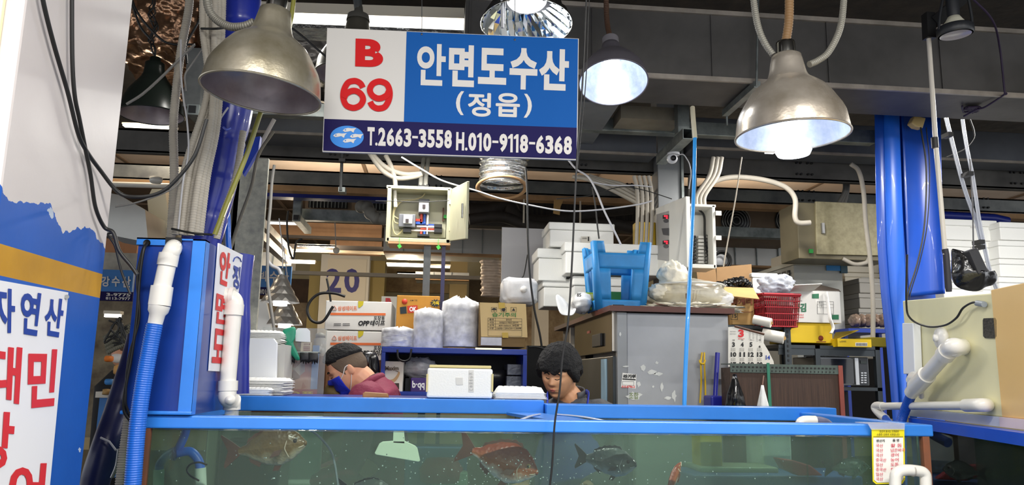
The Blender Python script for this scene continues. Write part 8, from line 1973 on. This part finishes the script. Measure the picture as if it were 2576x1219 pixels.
# olive translucent hose and grey ones
cond([(745, -60), (730, 60), (700, 170), (655, 285), (620, 390), (575, 500), (540, 590)], 2.55, 6, 'olive yellow translucent hose slanting across behind the large lamp', M('hose_olive', '8c8a3c', .3, coat=.4), False, None, 'olive_hose', 'hose')
cond([(688, 330), (650, 390), (632, 470), (600, 560), (575, 640), (560, 660)], 3.0, 4, 'thin grey brown hose right of the olive hose', M('hose_greybrown', '6c6656', .5), False, None, 'grey_hose', 'hose')
cond([(690, 300), (655, 365), (622, 430)], 3.05, 5, 'short beige conduit piece above the galvanised column', cg, False, None, 'conduit_piece', 'conduit')
# thin cables
def wire_col(q, r, lb): return single('black_cable', mB().tube(cr([PX(x, y, -.826) if x < 262 else P(x, y, 1.93) for x, y in q], 8), r, 8), cb, lb, 'cable')
def wire(q, Y, r, lb, m=cb, name='thin_cable'): return single(name, mB().tube(cr([P(x, y, Y) for x, y in q], 8), r, 8), m, lb, 'cable')
wire_col([(98, -80), (108, 0), (135, 110), (170, 230), (195, 330), (215, 375), (250, 425), (300, 485), (350, 495), (400, 485), (440, 455), (490, 390), (520, 300)], .0048, 'black cable crossing the white column and swinging right past the conduits')
wire_col([(182, -80), (181, 0), (182, 150), (188, 240), (200, 300), (215, 375), (228, 440), (240, 520), (262, 570), (285, 585), (300, 630), (330, 668), (345, 690)], .0048, 'black cable hanging straight down the white column to the blue box')
wire([(285, 585), (272, 590), (290, 620), (305, 680), (328, 740)], 1.95, .003, 'thin black cable in the gap before the far blue sign', cb, 'black_cable')
wire([(1478, -100), (1473, 60), (1466, 200), (1456, 330), (1448, 460), (1440, 640), (1430, 800), (1415, 900), (1408, 980), (1396, 1060), (1392, 1120), (1388, 1180), (1378, 1260)], 2.12, .0028, 'long black cable dangling in front of the sign edge down to the tank', cb, 'black_cable')
wire([(1486, -100), (1480, 60), (1474, 200), (1462, 330), (1448, 460)], 2.13, .0016, 'hair thin wire twisted beside the long dangling black cable', cb, 'black_cable')
wire([(1322, 420), (1326, 480), (1328, 600), (1334, 700), (1345, 780), (1358, 840), (1364, 880)], 4.3, .006, 'black cable hanging behind the bagged jug down to the shelf', cb, 'black_cable')
wire([(1490, 470), (1498, 520), (1502, 560), (1507, 600)], 4.6, .005, 'short black cable ending above the blue stool leg', cb, 'black_cable')
wire([(1330, 872), (1350, 872), (1372, 878), (1395, 885)], 4.25, .006, 'black wire from the blue shelf to behind the young man', cb, 'black_cable')
wire([(1428, 400), (1450, 425), (1480, 445), (1500, 480), (1520, 530), (1545, 580), (1562, 615)], 4.4, .006, 'white cable sloping from the sign to the foam boxes', M('wire_white', 'b8b8bc'), 'white_cable')
wire([(1010, 395), (1060, 425), (1115, 455), (1200, 480), (1255, 498), (1330, 515), (1420, 530), (1500, 528), (1600, 515), (1640, 505)], 4.45, .005, 'long white cable sagging from the sign behind the fuse box door to the conduits', M('wire_white', 'b8b8bc'), 'white_cable')
wire([(1490, 458), (1540, 466), (1600, 466), (1640, 470)], 4.4, .004, 'white cable running level above the yellow box', M('wire_white', 'b8b8bc'), 'white_cable')
wire([(1400, 500), (1480, 492), (1560, 470), (1620, 478), (1690, 500)], 4.6, .003, 'thin dark wire slung right to the control panel', cb, 'black_cable')
wire([(945, 505), (1000, 506), (1060, 508), (1130, 504)], 4.3, .002, 'fine black wire stretched across the open fuse box', cb, 'black_cable')
wire([(1866, 395), (1850, 500), (1832, 600), (1820, 670)], 4.2, .004, 'thin cream cord slanting behind the bright pendant to the carton', M('cord_cream', 'c8beac', .6), 'cream_rope')
wire([(690, 415), (684, 460), (680, 520), (676, 560), (674, 600), (673, 700), (680, 760), (690, 830), (694, 870)], 4.6, .009, 'grey cable bundle hanging beside the galvanised column', M('cable_grey2', '8a8884', .5), 'grey_cable')
wire([(673, 655), (684, 668), (700, 676), (707, 690)], 4.7, .011, 'white cable branching to the faceted pendant', M('wire_white', 'b8b8bc'), 'white_cable')
wire([(725, 530), (722, 560), (726, 620), (738, 650), (745, 610), (760, 600)], 6.2, .008, 'black cable loop hanging from the small open square tube', cb, 'black_cable')
wire([(318, 262), (360, 235), (410, 190), (460, 140), (490, 112)], 2.72, .0048, 'grey cable slanting up across the black pendant shade', M('cable_grey2', '8a8884'), 'grey_cable')
wire([(290, 520), (340, 510), (400, 490), (440, 470), (462, 440), (470, 400)], 2.6, .003, 'thin grey cable under the black swinging cable', M('cable_grey2', '8a8884'), 'grey_cable')
wire([(508, 125), (480, 165), (465, 190), (468, 230)], 2.7, .003, 'short grey cable beside the single conduit', M('cable_grey2', '8a8884'), 'grey_cable')
wire([(455, 100), (455, 180), (462, 250), (470, 300), (474, 380), (460, 460), (448, 580)], 2.6, .0032, 'pale cable following the single conduit down', M('wire_white', 'b8b8bc'), 'white_cable')
wire([(574, 270), (550, 305), (530, 345), (520, 390), (512, 415)], 2.66, .0035, 'pale cable curving across the blue wrapped pipe', M('wire_white', 'b8b8bc'), 'white_cable')
for i, q in enumerate(([(320, -40), (345, 30), (395, 90), (430, 110), (490, 112)], [(320, -30), (350, 60), (380, 100)], [(530, -60), (505, 40), (470, 110), (470, 160)], [(720, 60), (760, 90), (800, 125), (830, 150)])):
    wire(q, 3.2, .005, ('longer black cable fanning across the coppery foil', 'shorter black cable hanging in front of the coppery foil', 'black cable dropping left of the conduit bundle', 'black cable slanting from the large lamp to behind the sign')[i], cb, 'black_cable')
# conduits by the control panel
for i, x in enumerate((1601, 1613, 1625, 1637)):
    cond([(x - 6, 442), (x + 2, 480), (x + 3, 540), (x, 615)], 4.85, 5, ('leftmost', 'second', 'third', 'rightmost')[i] + ' of the four grey conduits dropping to the yellow box', M('conduit', 'b4ada0'), False, 'vertical grey conduits above the yellow box', 'grey_conduit')
for i in range(4):
    cond([(1440 + i * 14, 444 - i), (1480 + i * 12, 452), (1540 + i * 8, 478 - i * 5), (1600, 510 - i * 9), (1650, 540 - i * 12)], 5.0 + .02 * i, 5, ('lowest', 'second', 'third', 'highest')[i] + ' of the four grey conduits sweeping right under the dark beam', M('conduit', 'b4ada0'), False, 'sweeping grey conduits', 'grey_conduit')
for i, (a, b) in enumerate(((1795, 1752), (1806, 1762), (1816, 1772))):
    cond([(a, 395), (a - 10, 440), (b + 2, 490), (b, 518)], 4.5, 5.5, ('left', 'middle', 'right')[i] + ' grey conduit dropping into the top of the control panel', M('conduit', 'b4ada0'), False, 'conduits into the control panel', 'grey_conduit')
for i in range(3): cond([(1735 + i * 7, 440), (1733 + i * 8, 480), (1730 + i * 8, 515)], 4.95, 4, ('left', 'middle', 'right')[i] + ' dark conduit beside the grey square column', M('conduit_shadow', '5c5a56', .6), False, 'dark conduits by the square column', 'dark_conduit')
cond([(1775, 480), (1800, 455), (1850, 445), (1920, 452), (1975, 470), (2000, 500), (2000, 545), (2010, 560), (2038, 560)], 4.8, 7, 'grey hose arching over to the beige distribution box', M('conduit', 'b4ada0'), False, None, 'grey_hose', 'hose')
cond([(2140, 412), (2160, 430), (2172, 480), (2178, 560), (2190, 660), (2196, 760), (2196, 850)], 4.75, 6, 'pale grey hose hanging in front of the beige distribution box', M('conduit', 'b4ada0'), False, None, 'grey_hose', 'hose')
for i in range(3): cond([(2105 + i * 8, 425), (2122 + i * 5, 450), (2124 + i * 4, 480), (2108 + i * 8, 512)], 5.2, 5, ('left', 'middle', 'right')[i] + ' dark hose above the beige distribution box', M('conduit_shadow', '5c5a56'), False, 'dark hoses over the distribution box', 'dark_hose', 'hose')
for i, q in enumerate(([(930, 385), (950, 415), (970, 435), (1000, 448), (1040, 445), (1062, 438)], [(935, 385), (960, 412), (985, 428), (1020, 438), (1060, 436)], [(970, 390), (985, 420), (993, 450), (995, 470)])):
    cond(q, 4.7, 6, ('lower grey conduit loop below the sign left of the fuse box', 'upper grey conduit loop below the sign left of the fuse box', 'grey conduit dropping into the open fuse box')[i], M('conduit', 'b4ada0'), False, None, 'grey_conduit')
# hanger rods below sign
t = thing('rod_hanger', 'dark threaded rod with square foot hanging below the sign left', 'hanger', P(860, 480, 4.9))
mB().tube([P(861, 380, 4.95), P(857, 480, 4.9)], .010, 8).build('rod', M('galv_dark', '6a6c6c'), t); bpx(mB(), 851, 470, 868, 482, 4.9, .08).build('foot', gz, t); bpx(mB(), 852, 398, 868, 406, 4.9, .04).build('clamp', M('black', '101012'), t)
for i, (x, y0_, y1_, Y, lb) in enumerate(((1318, 500, 560, 6.0, 'cream strap hanging from the timber batten left of the foam boxes'), (1460, 505, 560, 6.0, 'cream strap hanging from the timber batten above the topmost foam box'))):
    single('cream_strap', bpx(mB(), x - 2, y0_, x + 2, y1_, Y, .01), M('cord_cream', 'c8beac'), lb, 'strap')
single('paper_scrap', mB().slab(pquad(YP(6.0), (1394, 502), (1418, 502), (1410, 520), (1408, 540), (1392, 536)), (0, .01, 0)), M('carton', 'b8935c'), 'torn brown paper scrap hanging from the timber batten', 'paper')
